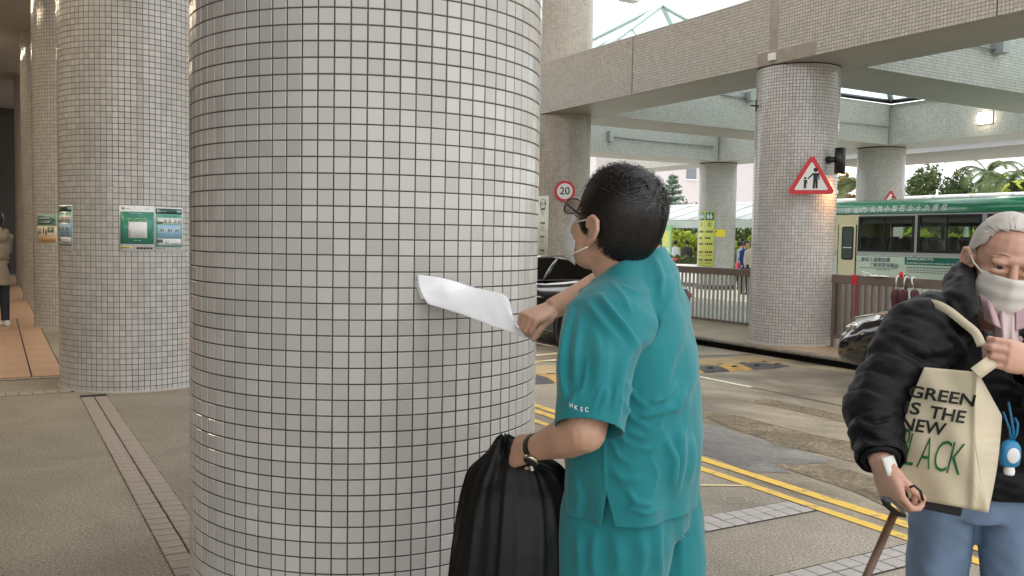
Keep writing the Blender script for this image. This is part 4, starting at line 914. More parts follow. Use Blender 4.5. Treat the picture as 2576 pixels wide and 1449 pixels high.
# roof beyond the second beam row, right
cp=thing('far_canopy','grey fascia roof with green brackets over the palms at the right','canopy',uv(27.5,0,0),UV30)
zf0=4.62
b=MB(); b.box((0,2,zf0),(.15,26,zf0+.32)); obj('fascia',b,mat('canopy_white',(.36,.36,.37),.5),cp)
b=MB(); b.box((.16,2,zf0+.12),(5,26,zf0+.20)); obj('soffit_panel',b,mat('canopy_grey',(.36,.36,.38),.6),cp)
b=MB(); b.tube([(-.10,2,zf0+.36),(-.10,26,zf0+.36)],.08,8); obj('gutter',b,M['whitep'],cp)
b=MB(); b.box((-.06,2,zf0+.50),(-.02,26,zf0+.95)); obj('upstand',b,mat('canopy_grey2',(.42,.42,.44),.6),cp)
for i,v in enumerate((12.6,14.6,16.6,18.6,20.6)):
    b=MB(); b.hull8([(-.35,v-.07,zf0+.55),(-.08,v-.07,zf0+.25),(-.08,v+.07,zf0+.25),(-.35,v+.07,zf0+.55),(-.9,v-.07,zf0+1.0),(-.08,v-.07,zf0+1.0),(-.08,v+.07,zf0+1.0),(-.9,v+.07,zf0+1.0)]); obj('bracket',b,M['green'],cp)
for v in (5,15,25):
    b=MB(); b.cyl((4.6,v),.15,-.2,zf0+.12,12); obj('post',b,M['whitep'],cp)
# ---------------------------------------------------------------- plants
def leafmat(name,col,trans=.35):
    m,nt,N,L,b=newmat(name)
    r=N.new('ShaderNodeNewGeometry').outputs['Random Per Island']
    ra=N.new('ShaderNodeValToRGB'); ra.color_ramp.elements[0].color=(*[c*.55 for c in col],1); ra.color_ramp.elements[1].color=(*[c*1.35 for c in col],1)
    L.new(r,ra.inputs[0]); L.new(ra.outputs[0],b.inputs['Base Color']); b.inputs['Roughness'].default_value=.5
    tl=N.new('ShaderNodeBsdfTranslucent'); L.new(ra.outputs[0],tl.inputs[0]); ms=N.new('ShaderNodeMixShader'); ms.inputs[0].default_value=trans
    L.new(b.outputs[0],ms.inputs[1]); L.new(tl.outputs[0],ms.inputs[2]); L.new(ms.outputs[0],N['Material Output'].inputs['Surface']); return m
BARK=mat('bark',(.16,.13,.10),.9,var=.3,vscale=6); LF_P=leafmat('palm_leaf',(.09,.13,.03)); LF_Y=leafmat('bright_leaf',(.40,.47,.06),.6); LF_D=leafmat('dark_leaf',(.035,.07,.025)); LF_M=leafmat('mid_leaf',(.08,.12,.035)); LF_N=leafmat('pine_needle',(.22,.30,.23),.45); LF_O=leafmat('orange_leaf',(.30,.16,.04),.4)
def leaves_mesh(name,cen,size,m,elong=1.6,droop=.0):
    n=len(cen); cen=np.asarray(cen,float); size=np.broadcast_to(size,(n,))
    a=rng.normal(size=(n,3)); a/=np.linalg.norm(a,axis=1)[:,None]; c=rng.normal(size=(n,3)); b_=np.cross(a,c); b_/=np.linalg.norm(b_,axis=1)[:,None]
    a[:,2]-=droop; s=size[:,None]
    V=np.stack([cen-a*s*elong/2,cen+b_*s*.32,cen+a*s*elong/2,cen-b_*s*.32],1).reshape(-1,3)
    F=np.arange(4*n).reshape(-1,4); me=bpy.data.meshes.new(name); me.from_pydata(V.tolist(),[],F.tolist()); me.materials.append(m); return me
def crown_pts(n,lobes):
    """clumps spread through several lobes: (x,y,z,rx,ry,rz,weight)"""
    w=np.array([l[6] for l in lobes]); w=w/w.sum(); pts=[]
    for l,k in zip(lobes,rng.multinomial(n//9,w)):
        d=rng.normal(size=(k,3)); d/=np.linalg.norm(d,axis=1)[:,None]; r=rng.uniform(.35,1,k)**.6
        c=np.array(l[:3])+d*r[:,None]*np.array(l[3:6])
        for q in c: pts.append(q+rng.normal(size=(9,3))*np.array(l[3:6])*.11)
    return np.concatenate(pts)
def tree(label,p,h,lobes,n,size,m,trunk_r,group,limbs=5,name='leafy_tree'):
    t=thing(name,label,'tree',p,0,group)
    b=MB(); b.tube([(0,0,0),(.03*h*.2,.0,h*.3),(.0,.02*h,h*.55),(.02,.0,h*.8)],[trunk_r,trunk_r*.75,trunk_r*.5,trunk_r*.2],8); tr=obj('trunk',b,BARK,t)
    for k in range(limbs):
        l=lobes[k%len(lobes)]; z=h*rng.uniform(.25,.5); e=(l[0]+rng.normal(0,.2),l[1],l[2]); b=MB()
        b.tube([(0,0,z),(e[0]*.5,e[1]*.5,z+(e[2]-z)*.65),e],[trunk_r*.5,trunk_r*.3,trunk_r*.08],6); obj('limb',b,BARK,tr)
    obj('crown',leaves_mesh('crown',crown_pts(n,lobes),rng.uniform(.6,1.3,(n//9)*9)*size,m),None,t)
    return t
def palm(label,p,h,nf,fl,m,lean=0,group='palms beyond the walkway',droop=1.0,seed=0):
    t=thing('palm_tree',label,'palm',p,0,group); R_=np.random.default_rng(seed)
    b=MB(); b.tube([(0,0,0),(lean*.3,0,h*.4),(lean*.7,0,h*.75),(lean,0,h)],[.13,.11,.09,.07],8); obj('trunk',b,BARK,t)
    for k in range(nf):
        az=2*PI*k/nf+R_.uniform(-.3,.3); el=R_.uniform(.25,1.25); L_=fl*R_.uniform(.8,1.1)
        d=Vector((math.cos(az),math.sin(az),0)); P=[]; pos=Vector((lean,0,h)); e=el
        for s in range(11):
            P.append(pos.copy()); pos=pos+(d*math.cos(e)+Vector((0,0,math.sin(e))))*L_/10; e-=droop*.2*(1+.25*s/10)
        q=MB(); q.tube(P,[.022*(1-i/12) for i in range(11)],4)
        for s in range(1,44):
            f=s/44*10; i=min(int(f),9); c=P[i].lerp(P[i+1],f-i); tg=(P[i+1]-P[i]).normalized(); sd_=tg.cross(Vector((0,0,1))); 
            if sd_.length<.05: sd_=Vector((1,0,0))
            sd_.normalize(); ll=fl*.24*math.sin(PI*(.12+.86*s/44))**.7
            for g in (1,-1):
                tip=c+(sd_*g*.8+tg*.55+Vector((0,0,-.35)))*ll; w=tg*.022*fl*.5
                q.add([c-w,c+w,tip],[(0,1,2)])
        obj('frond',q,m,t)
    return t
GP='leafy trees beyond the walkway'
# norfolk pine: whorls of branches in tiers
t=thing('pine_tree','conical tiered pine in front of the pale pink building','tree',(at(1690,440,60).x,60,-.2))
H=at(1690,436,60).z+.2
b=MB(); b.tube([(0,0,0),(0,0,H*.6),(0,0,H)],[.16,.09,.015],8); obj('trunk',b,BARK,t)
ti=0; z=H*.18
while z<H*.97:
    r=(H-z)*.36+.12; nb=7; pts=[]; b=MB()
    for k in range(nb):
        a=2*PI*k/nb+ti*.45+rng.normal(0,.08); rr_=r*rng.uniform(.85,1.08)
        b.tube([(0,0,z),(rr_*.5*math.cos(a),rr_*.5*math.sin(a),z-.02),(rr_*math.cos(a),rr_*math.sin(a),z+rr_*.16)],[.03,.02,.006],5)
        for s in np.linspace(.12,1,int(9*r+6)):
            for q in range(3): pts.append((rr_*s*math.cos(a)+rng.normal(0,.07*r+.03),rr_*s*math.sin(a)+rng.normal(0,.07*r+.03),z+rr_*(.16*s*s)+rng.normal(0,.04)))
    br=obj('branch_tier',b,BARK,t); obj('needles',leaves_mesh('needles',pts,.16,LF_N,2.2),None,br)
    z+=.26+(H-z)*.085; ti+=1
def base(px,d): q=at(px,640,d); return (q.x,q.y,-.2)
def zat(px,py,d): return at(px,py,d).z+.2
palm('orange tinged palm between the kerb pillar and the bus pillar',base(2146,48),zat(2146,450,48)-.4,16,2.6,LF_P,.1,seed=3)
palm('slender grey green palm with drooping fronds at the right',base(2452,50),zat(2452,440,50),9,2.9,LF_M,.5,droop=1.1,seed=5)
palm('leaning palm at the right edge under the far canopy',base(2548,46),zat(2548,462,46),12,2.4,LF_M,-.3,droop=.9,seed=8)
palm('short palm left of the slender palm',base(2490,55),zat(2490,455,55),10,2.2,LF_P,.2,droop=1.0,seed=11)
palm('low palm at the far right behind the walkway roof',base(2590,44),zat(2590,470,44),11,2.2,LF_Y,.1,seed=13)
def lob(zc,r,n,sp): return [(rng.normal(0,sp),rng.normal(0,sp*.6),zc+rng.normal(0,sp*.5),r*rng.uniform(.7,1.2),r*rng.uniform(.7,1.1),r*rng.uniform(.55,.9),1) for _ in range(n)]
tree('thin leafy tree with gaps right of the bus pillar',base(2340,52),zat(2340,425,52),lob(zat(2340,462,52)-.2,.85,7,1.0),2600,.17,LF_M,.12,GP)
tree('bushy dark green tree under the far canopy',base(2405,58),zat(2405,460,58),lob(zat(2405,478,58)-.2,.8,5,.6),1800,.17,LF_D,.12,GP)
tree('orange flecked tree behind the red sconce pillar',base(2142,52),zat(2142,450,52)-.5,lob(zat(2142,470,52)-.6,.8,6,.7),1500,.16,LF_O,.1,GP)
tree('bright green tree at the right edge',base(2535,52),zat(2535,440,52),lob(zat(2535,470,52)-.2,.7,6,.8),1800,.18,LF_Y,.1,GP)
tree('dark tree behind the walkway, left of the 66 board',base(1740,62),zat(1740,575,62)+.5,lob(zat(1740,592,62),1.3,7,1.6),3000,.22,LF_D,.14,GP)
tree('dark leafy tree behind the walkway beside the man in teal',base(1650,64),zat(1650,560,64)+.5,lob(zat(1650,585,64),1.4,7,1.5),3000,.22,LF_D,.14,GP)
# beds of shrubs behind the walkway: one plant after another
def shrub(label,p,h,r,n,m,size,group):
    t=thing('shrub',label,'shrub',p,0,group)
    b=MB(); 
    b.tube([(0,0,0),(.02,.01,h*.4),(.06,.0,h*.7)],[.03,.02,.008],5); obj('stem',b,BARK,t)
    obj('foliage',leaves_mesh('foliage',crown_pts(n,[(rng.normal(0,r*.3),rng.normal(0,r*.3),h*rng.uniform(.35,.8),r*.7,r*.7,h*.35,1) for _ in range(5)]),rng.uniform(.7,1.3,(n//9)*9)*size,m),None,t)
cn=[];cm=[]; sizes=[]
for v in np.arange(8.5,40,1.0):
    for uu,hh,lst in ((27.6,2.2,cn),(29.4,3.0,cm)):
        p=uv(uu+rng.normal(0,.3),v+rng.normal(0,.3),-.2); h=hh*rng.uniform(.8,1.15)
        lst.append(crown_pts(1000,[(rng.normal(0,.3),rng.normal(0,.3),h*rng.uniform(.2,.8),.7,.7,h*.33,1) for _ in range(5)])+np.array(p))
for nm,lst,m_ in (('shrubbery',cn,LF_Y),('shrubbery',cm,LF_M)):
    P=np.concatenate(lst); o=obj(nm,leaves_mesh(nm,P,rng.uniform(.14,.26,len(P)),m_),None); o['kind']='stuff'; o['label']='bed of bright shrubs beyond the covered walkway' if m_ is LF_Y else 'taller mid green planting behind the bright shrubs'
bt=[]
for k in range(16):
    d=rng.uniform(48,70); q=base(2050+38*k+rng.uniform(-10,10),d); bt.append(crown_pts(1300,lob(2.2,1.1,5,1.0))+np.array(q))
P=np.concatenate(bt); o=obj('background_foliage',leaves_mesh('background_foliage',P,rng.uniform(.15,.3,len(P)),LF_M),None); o['kind']='stuff'; o['label']='low mass of greenery behind the walkway roof'
b=MB(); hp=[]
N_=60
for i in range(N_+1):
    a=math.radians(-50+140*i/N_); r=150; h_=5+2.2*math.sin(i*.7)+1.5*math.sin(i*1.9+1); hp.append((r*math.sin(a),r*math.cos(a),h_))
rings=[[(x,y,-.5),(x*1.02,y*1.02,h_*.6),(x*1.08,y*1.08,h_*.9),(x*1.3,y*1.3,h_)] for x,y,h_ in hp]
b.loft(rings,0,False,True,False); structure('far_hills',b,mat('hazy_hill',(.16,.20,.17),.9,var=.3,vscale=.2))
# ---------------------------------------------------------------- bollards and barriers on the far pavement
def far_barrier(label,px,d,col,group,hgt=.85):
    p=at(px,660,d); t=thing('traffic_barrier',label,'barrier',(p.x,p.y,-.17),0,group)
    b=MB(); b.lathe([(.15,0),(.16,.05),(.11,.1),(.10,hgt-.1),(.06,hgt),(.001,hgt+.01)],14); obj('post_body',b,mat('barrier_%d'%px,col,.4),t)
    b=MB(); b.lathe([(.104,hgt*.62),(.108,hgt*.62),(.108,hgt*.75),(.104,hgt*.75)],14,cap=False); obj('white_band',b,M['whitep'],t)
for k,px in enumerate((1685,1693,1701,1710)): far_barrier(('leftmost of the four red posts beside the 66 board','second red post from the left beside the 66 board','third red post from the left beside the 66 board','red post nearest the 66 board')[k],px,33.5,(.62,.05,.07),'red posts left of the 66 board',1.0)
for k,px in enumerate((1650,1660,1669)): far_barrier(('pale orange post farthest from the red posts','middle pale orange post left of the red posts','pale orange post next to the red posts')[k],px,34,(.65,.42,.16),'pale orange posts left of the red ones',1.0)
for (px,d,w,lab) in ((1735,33,.9,'white planter box behind the pale railing'),(1655,35,1.0,'white planter box behind the orange posts')):
    p=at(px,660,d); t=thing('planter_box',lab,'planter',(p.x,p.y,-.17),UV30)
    b=MB(); b.box((-.3,-w,.14),(.3,w,.8)); bevel(obj('box_body',b,M['whitep'],t),.02); b=MB(); b.box((-.28,-w+.02,0),(.28,w-.02,.137)); obj('plinth',b,M['black'],t)
    obj('plants',leaves_mesh('plants',[(rng.uniform(-.25,.25),rng.uniform(-w,w),.85+rng.uniform(0,.25)) for _ in range(160)],.16,LF_M),None,t)
b=MB(); b.lathe([(PR+.035,.0),(PR+.035,.14),(PR+.0,.15)],48,cap=False); obj('skirting',b,M['black'],pil_66)
# ================================================================ people: tools
CAMM=np.array(co.matrix_world); CAMI=np.linalg.inv(CAMM)
def proj(P):
    P=np.asarray(P,float); Q=P@CAMI[:3,:3].T+CAMI[:3,3]; return np.stack([1288+FPX*Q[:,0]/-Q[:,2],724.5-FPX*Q[:,1]/-Q[:,2]],1)
def blend(mb,voxel,it=4,name='body',fac=.5):
    """fuse overlapping closed shapes into one continuous skin"""
    me=mb.mesh('tmp'); o=bpy.data.objects.new('tmp',me); C.objects.link(o)
    r=o.modifiers.new('r','REMESH'); r.mode='VOXEL'; r.voxel_size=voxel; r.use_smooth_shade=True
    s=o.modifiers.new('s','SMOOTH'); s.iterations=it; s.factor=fac
    dg=bpy.context.evaluated_depsgraph_get(); out=bpy.data.meshes.new_from_object(o.evaluated_get(dg)); out.name=name
    bpy.data.objects.remove(o); bpy.data.meshes.remove(me)
    out.polygons.foreach_set('use_smooth',np.ones(len(out.polygons),bool)); out.materials.clear(); return out
def getv(me):
    a=np.empty(len(me.vertices)*3); me.vertices.foreach_get('co',a); return a.reshape(-1,3)
def getn(me):
    a=np.empty(len(me.vertices)*3); me.vertices.foreach_get('normal',a); return a.reshape(-1,3)
def setv(me,a): me.vertices.foreach_set('co',a.ravel()); me.update()
def shift(me,loc):
    a=getv(me); a-=np.array(loc); setv(me,a); return me
def oval(c,ax,ay,ra,rb,n=20,p=2.0):
    c,ax,ay=Vector(c),Vector(ax),Vector(ay); R=[]
    for k in range(n):
        a=2*PI*k/n; x,y=math.cos(a),math.sin(a)
        R.append(c+ax*(ra*math.copysign(abs(x)**(2/p),x))+ay*(rb*math.copysign(abs(y)**(2/p),y)))
    return R
def sculpt(me,folds,world=True):
    """raise folds along lines given where the photograph shows them; moves the visible side along its normals"""
    for pts,h,w,sharp in folds:
        V=getv(me); N=getn(me); P=proj(V); view=V-np.array((0,0,CAMH)); face=(N*view).sum(1)<-.02*np.linalg.norm(view,axis=1)
        best=np.full(len(V),1e9); sgn=np.zeros(len(V)); along=np.zeros(len(V)); tot=0
        seg=[np.array(a,float) for a in pts]; Ls=[np.hypot(*(seg[i+1]-seg[i])) for i in range(len(seg)-1)]; LT=sum(Ls)
        for i in range(len(seg)-1):
            a,b_=seg[i],seg[i+1]; ab=b_-a; t=np.clip(((P-a)@ab)/(ab@ab),0,1); q=a+t[:,None]*ab; d=np.hypot(*(P-q).T)
            m=d<best; best[m]=d[m]; sgn[m]=np.sign(ab[0]*(P[m,1]-a[1])-ab[1]*(P[m,0]-a[0])); along[m]=(tot+t[m]*Ls[i])/LT
            tot+=Ls[i]
        ww=np.where(sgn>0,w,w*sharp); prof=np.exp(-(best/ww)**2)*np.clip(np.sin(PI*np.clip(along*.94+.03,0,1)),0,1)**.6
        V[face]+= (N*(1.45*h*prof)[:,None])[face]; setv(me,V)
def noise3(P,s,seed):
    """cheap smooth noise from a few random waves"""
    r=np.random.default_rng(seed); out=np.zeros(len(P))
    for k in range(10):
        d=r.normal(size=3); d/=np.linalg.norm(d); out+=np.sin(P@d*s*r.uniform(.6,1.7)+r.uniform(0,6.3))
    return out/4
def cut(me,planes,keep=None):
    """planes: list of (point, normal, selector on vertex positions); the side the normal points to is cleared"""
    bm=bmesh.new(); bm.from_mesh(me)
    for p,n,sel in planes:
        fs=[f for f in bm.faces if sel is None or sel(f.calc_center_median())]
        g=set(fs); 
        for f in fs: g.update(f.edges); g.update(f.verts)
        bmesh.ops.bisect_plane(bm,geom=list(g),dist=1e-5,plane_co=p,plane_no=n)
        n=Vector(n); p=Vector(p)
        kill=[f for f in bm.faces if (sel is None or sel(f.calc_center_median())) and (f.calc_center_median()-p).dot(n)>0]
        bmesh.ops.delete(bm,geom=kill,context='FACES')
    bm.to_mesh(me); bm.free(); return me
def skin_mat(name,c,red=.06):
    m=mat(name,c,.48,var=.10,vscale=14,bump=.12,bscale=180,sss=.12); return m
SK=skin_mat('skin',(.54,.32,.225)); SK_OLD=skin_mat('skin_old',(.56,.32,.235))
SHOE=mat('white_shoe',(.7,.7,.7),.5)
class Frame:
    def __init__(s,o,f,up=(0,0,1)):
        s.o=Vector(o); s.f=Vector(f).normalized(); u=Vector(up); s.l=u.cross(s.f).normalized(); s.u=s.f.cross(s.l).normalized()
    def __call__(s,a,b,c): return s.o+s.f*a+s.l*b+s.u*c
    def rot(s): return Matrix((s.f,s.l,s.u)).transposed()
def head_parts(b,F,k=1.0,jaw=1.0):
    R=F.rot()
    def E(c,r,extra=None): b.ellipsoid(F(*[q*k for q in c]),[q*k for q in r],R@extra if extra else R,20,12)
    E((-.010,0,.030),(.098,.077,.092)); E((.030,0,-.030),(.060,.062*jaw,.088)); E((.034,0,-.078),(.052,.052*jaw,.040)); E((.072,0,-.098),(.020,.027,.020))
    E((.077,0,.026),(.018,.050,.014)); E((.058,.037,-.030),(.025,.022,.030)); E((.058,-.037,-.030),(.025,.022,.030))
    b.tube([F(.086*k,0,.018*k),F(.102*k,0,-.012*k),F(.110*k,0,-.034*k)],[.009*k,.011*k,.013*k],10); E((.100,.011,-.036),(.010,.009,.008)); E((.100,-.011,-.036),(.010,.009,.008))
    E((.084,0,-.066),(.012,.026,.009)); E((.030,0,-.06),(.05,.058*jaw,.05))
    for s in (1,-1):
        # ear: plate, rolled rim, lobe
        e=Matrix.Rotation(s*-.45,3,'Z')
        E((-.010,s*.080,-.012),(.020,.0055,.029),e)
        P=[F(*[q*k for q in p]) for p in ((.008,s*.080,-.008),(.010,s*.084,.012),(-.004,s*.089,.024),(-.022,s*.093,.020),(-.031,s*.094,.0),(-.027,s*.091,-.022),(-.014,s*.086,-.038))]
        b.tube(P,[.005*k,.006*k,.0065*k,.007*k,.0065*k,.006*k,.006*k],8); E((-.008,s*.083,-.042),(.010,.006,.011))
        P=[F(*[q*k for q in p]) for p in ((.002,s*.083,.004),(-.010,s*.087,.010),(-.019,s*.089,-.004),(-.012,s*.086,-.020))]; b.tube(P,.004*k,8)
def finger(b,base,d,bend_axis,lens,angs,r):
    """chain of three phalanges; each bends further round bend_axis"""
    p=Vector(base); d=Vector(d).normalized(); P=[p-d*r*1.2,p]; ax=Vector(bend_axis).normalized(); rad=[r,r*1.04]
    for i,(L_,a) in enumerate(zip(lens,angs)):
        d=Matrix.Rotation(a,3,ax)@d; P.append(p+d*L_*.5); p=p+d*L_; P.append(p); rad+=[r*(1-.06*i),r*(.98-.08*i)]
    b.tube(P,rad,10); b.ellipsoid(p,(rad[-1],)*3,None,10,6)
    return p
def hand(b,wrist,d,palm,side,curl,thumb,k=1.0,spread=.06):
    """wrist point, direction of the fingers, palm normal, side +1 when the thumb lies on d x palm; curl: three bend angles per finger"""
    d=Vector(d).normalized(); pn=Vector(palm).normalized(); pn=(pn-d*d.dot(pn)).normalized(); w=d.cross(pn)*side   # w points to the thumb side
    wrist=Vector(wrist); rings=[]
    for (t,hw,ht,off) in ((-.02,.026,.021,0),(.01,.030,.020,0),(.04,.039,.017,.001),(.075,.042,.0145,0),(.095,.038,.011,-.001)):
        rings.append(oval(wrist+d*t*k+w*off,w,pn,hw*k,ht*k,18,2.6))
    b.loft(rings)
    ends=[]
    ax=pn.cross(d)*-1.0          # bending towards the palm
    ax=d.cross(pn)
    for i,(off,L_,r) in enumerate(((.030,.072,.0088),(.010,.080,.0090),(-.011,.074,.0086),(-.031,.058,.0076))):
        c=curl[i] if hasattr(curl[0],'__len__') else curl
        dd=(d+w*spread*(1.2-.8*i)).normalized()
        base=wrist+d*(.092-.004*abs(i-1))*k+w*off*k
        ends.append(finger(b,base,dd,ax,[L_*.46*k,L_*.30*k,L_*.24*k],c,r*k))
    tb=wrist+d*.022*k+w*.028*k+pn*.006*k
    td=Vector(thumb[0])
    td=(w*thumb[0][0]+d*thumb[0][1]+pn*thumb[0][2]).normalized(); tax=(w*thumb[1][0]+d*thumb[1][1]+pn*thumb[1][2]).normalized()
    b.ellipsoid(wrist+d*.035*k+w*.026*k+pn*.008*k,(.018*k,.018*k,.018*k),None,10,6)
    ends.append(finger(b,tb,td,tax,[.040*k,.030*k,.024*k],thumb[2],.0105*k))
    return ends
def strands(name,F,n,inside,flow,length,m,parent,loc,rad=(.104,.084,.100),cen=(-.010,0,.030),lift=.010,width=.0016,seed=1,k=1.0,curl=.25,clump=True,sq=2.0,fly=0.0):
    r=np.random.default_rng(seed); V=[];Fc=[]
    Rm=np.array(F.rot()); o=np.array(F.o)
    got=0; clumpdir=r.normal(0,1,(60,3)); clumpc=r.normal(size=(60,3)); clumpc/=np.linalg.norm(clumpc,axis=1)[:,None]
    while got<n:
        u=r.normal(size=3); u/=np.linalg.norm(u); u=u/(np.abs(u)**sq).sum()**(1/sq); p=np.array(cen)+u*np.array(rad)
        if not inside(p): continue
        got+=1
        nr=u/np.array(rad); nr/=np.linalg.norm(nr)
        d=np.array(flow(p,u),float); j=int(np.argmax(clumpc@u)); d=d+curl*(clumpdir[j]*.6+r.normal(0,.5,3)); d-=nr*(d@nr); d/=np.linalg.norm(d)+1e-9
        L_=length(p)*r.uniform(.7,1.15); side_=np.cross(d,nr); pts=[]; q=p.copy(); seg=5
        for s in range(seg+1):
            t=s/seg
            v=(q-np.array(cen))/np.array(rad); rr=(np.abs(v)**sq).sum()**(1/sq); surf=np.array(cen)+v/rr*np.array(rad)
            nn=v/rr/np.array(rad); nn/=np.linalg.norm(nn)
            pts.append(surf+nn*(lift*(.15+t*1.0-.35*t*t)*r.uniform(.75,1.25)))
            q=surf+d*L_/seg; d=d-nn*(d@nn); d/=np.linalg.norm(d)+1e-9
        if r.random()<fly: pts=[p_+nr*(.018*(s_/seg)**1.5) for s_,p_ in enumerate(pts)]
        b0=len(V)
        for s,pt in enumerate(pts):
            w=width*(1-.8*(s/seg)**2); V.append(pt-side_*w); V.append(pt+side_*w)
        for s in range(seg): Fc.append((b0+2*s,b0+2*s+1,b0+2*s+3,b0+2*s+2))
    V=np.array(V)*k@Rm.T+o-np.array(loc)
    me=bpy.data.meshes.new(name); me.from_pydata(V.tolist(),[],Fc); me.polygons.foreach_set('use_smooth',np.ones(len(Fc),bool)); me.materials.append(m)
    return obj(name,me,None,parent)
def hair_cap(name,F,inside,m,parent,loc,rad=(.103,.083,.099),cen=(-.010,0,.030),k=1.0,rough=.002,seed=0,sq=2.0):
    b=MB(); R=F.rot(); b.ellipsoid((0,0,0),(1,1,1),None,72,40); me=b.mesh(name); V=getv(me); V/=np.linalg.norm(V,axis=1)[:,None]; V/=((np.abs(V)**sq).sum(1)**(1/sq))[:,None]
    P=V*np.array(rad)+np.array(cen)+V*(noise3(V,14,seed)*rough)[:,None]; bm=bmesh.new(); setv(me,P); bm.from_mesh(me)
    bmesh.ops.delete(bm,geom=[f for f in bm.faces if not inside(np.array(f.calc_center_median()))],context='FACES')
    bm.to_mesh(me); bm.free(); V=getv(me)*k@np.array(R).T+np.array(F.o)-np.array(loc); setv(me,V); me.polygons.foreach_set('use_smooth',np.ones(len(me.polygons),bool))
    return obj(name,me,m,parent)
# ================================================================ the man in teal scrubs
C0=Vector((.297,2.20,0)); f_=Vector((-.92,.39,0)).normalized()
DF=Frame(C0,f_)
doc=thing('person','man in teal scrubs seen from behind, peeling a white sheet off the nearest pillar','person',(C0.x,C0.y,0))
LOC=(C0.x,C0.y,0)
SCRUB=mat('teal_scrub_cloth',(.012,.195,.22),.78,spec=.25,sheen=.25,var=.05,vscale=9,bump=.10,bscale=420)
hf=Vector((-.72,.69,0)).normalized(); tilt=math.radians(20); hfw=(hf*math.cos(tilt)+Vector((0,0,math.sin(tilt)))).normalized()
HC=at(1541,570,2.13); HF=Frame(HC,hfw)
KH=1.02
sl=at(1530,790,2.05); sr=DF(.02,-.175,1.29)
el=at(1472,1085,1.935); wl=at(1338,1130,2.10)
er=at(1572,690,2.60); wr=at(1386,778,2.535)
b=MB(); head_parts(b,HF,KH,1.12)
b.tube([HF(-.03,0,-.02),HF(-.038,0,-.075),DF(.012,0,1.36),DF(.0,0,1.28)],[.062,.060,.064,.075],20)
b.ellipsoid(DF(-.01,.0,1.28),(.075,.14,.06),DF.rot(),20,10)
tor=[(.80,.165,.125),(.90,.175,.14),(1.02,.175,.145),(1.15,.170,.125),(1.23,.165,.105),(1.28,.12,.08)]
b.loft([oval(DF(0,0,z),DF.f,DF.l,rb,ra,24,2.3) for z,ra,rb in tor])
b.tube([sl,(sl+el)/2,el],[.058,.052,.046],16); b.tube([el,el.lerp(wl,.3),el.lerp(wl,.75),wl],[.046,.047,.034,.029],16); b.ellipsoid(el,(.047,)*3,None,14,8)
b.tube([sr,(sr+er)/2,er],[.058,.05,.044],16); b.tube([er,er.lerp(wr,.3),er.lerp(wr,.75),wr],[.044,.046,.034,.030],16); b.ellipsoid(er,(.045,)*3,None,14,8)
hl_d=(at(1262,1120,2.24)-wl).normalized()
hand(b,wl,hl_d+Vector((0,0,-.12)),Vector((.15,.75,-.35)),-1,(.75,1.05,.75),((.12,1,.35),(0,0,1),(.0,.15,.1)),.98,.02)
hr_d=(at(1318,806,2.47)-wr).normalized()
hand(b,wr,hr_d,Vector((-.1,.25,-1)),1,((.9,1.25,.9),(1.0,1.3,.9),(1.05,1.3,.9),(1.1,1.3,.9)),((.12,1,.22),(1,0,0),(.1,.15,.15)),.98,.0)
for s,lx,ly in ((1,.09,0),(-1,-.10,-.04)):
    b.tube([DF(ly,lx*.9,.86),DF(ly+.01,lx,.50),DF(ly,lx,.12),DF(ly+.02,lx,.05)],[.092,.062,.042,.04],14)
body=blend(b,.0040,3,'body'); shift(body,LOC); obj('body',body,SK,doc)
# --- tunic: fused torso and sleeves, folds raised where the cloth pulls
b=MB(); rings=[]
tab=[(1350,1434,1752,2.20),(1300,1430,1755,2.2),(1240,1427,1757,2.2),(1160,1424,1766,2.2),(1080,1416,1769,2.2),(1000,1412,1765,2.2),(920,1412,1758,2.2),(850,1428,1750,2.2),(790,1450,1741,2.21),(740,1470,1728,2.21),(700,1492,1712,2.22),(665,1520,1694,2.22),(640,1548,1672,2.22)]
for y,xl,xr,d in tab:
    c=at((xl+xr)/2,y,d); hw=(xr-xl)/2/FPX*d; a=.20 if y>700 else .195-.0006*(700-y); bb=max(.05,math.sqrt(max(hw*hw-(.39*a)**2,.002)))/.92
    rings.append(oval(c,DF.f,DF.l,bb,a,40,2.15))
b.loft(rings)
hemc=at(1481,1080,1.925); sdir=(hemc-sl).normalized(); sx_ax=DF.f
s0=at(1560,735,2.10); s1=at(1528,800,2.04); s2=at(1498,920,1.972)
def sring(c,t,ra,rb):
    t=t.normalized(); x=(DF.f-t*DF.f.dot(t)).normalized(); y=t.cross(x); return oval(c,x,y,ra,rb,28)
b.loft([sring(s0,s1-s0,.075,.06),sring(s1,s2-s1,.100,.082),sring(s2,hemc-s2,.088,.076),sring(hemc,hemc-s2,.077,.064),sring(hemc+sdir*.035,hemc-s2,.077,.064)])
e2=sr.lerp(er,.72); rdir=(e2-sr).normalized()
b.loft([sring(sr-rdir*.06+Vector((0,0,.0)),rdir,.07,.06),sring(sr,rdir,.088,.08),sring(sr.lerp(er,.4),rdir,.08,.076),sring(e2,rdir,.078,.074),sring(e2+rdir*.04,rdir,.078,.074)])
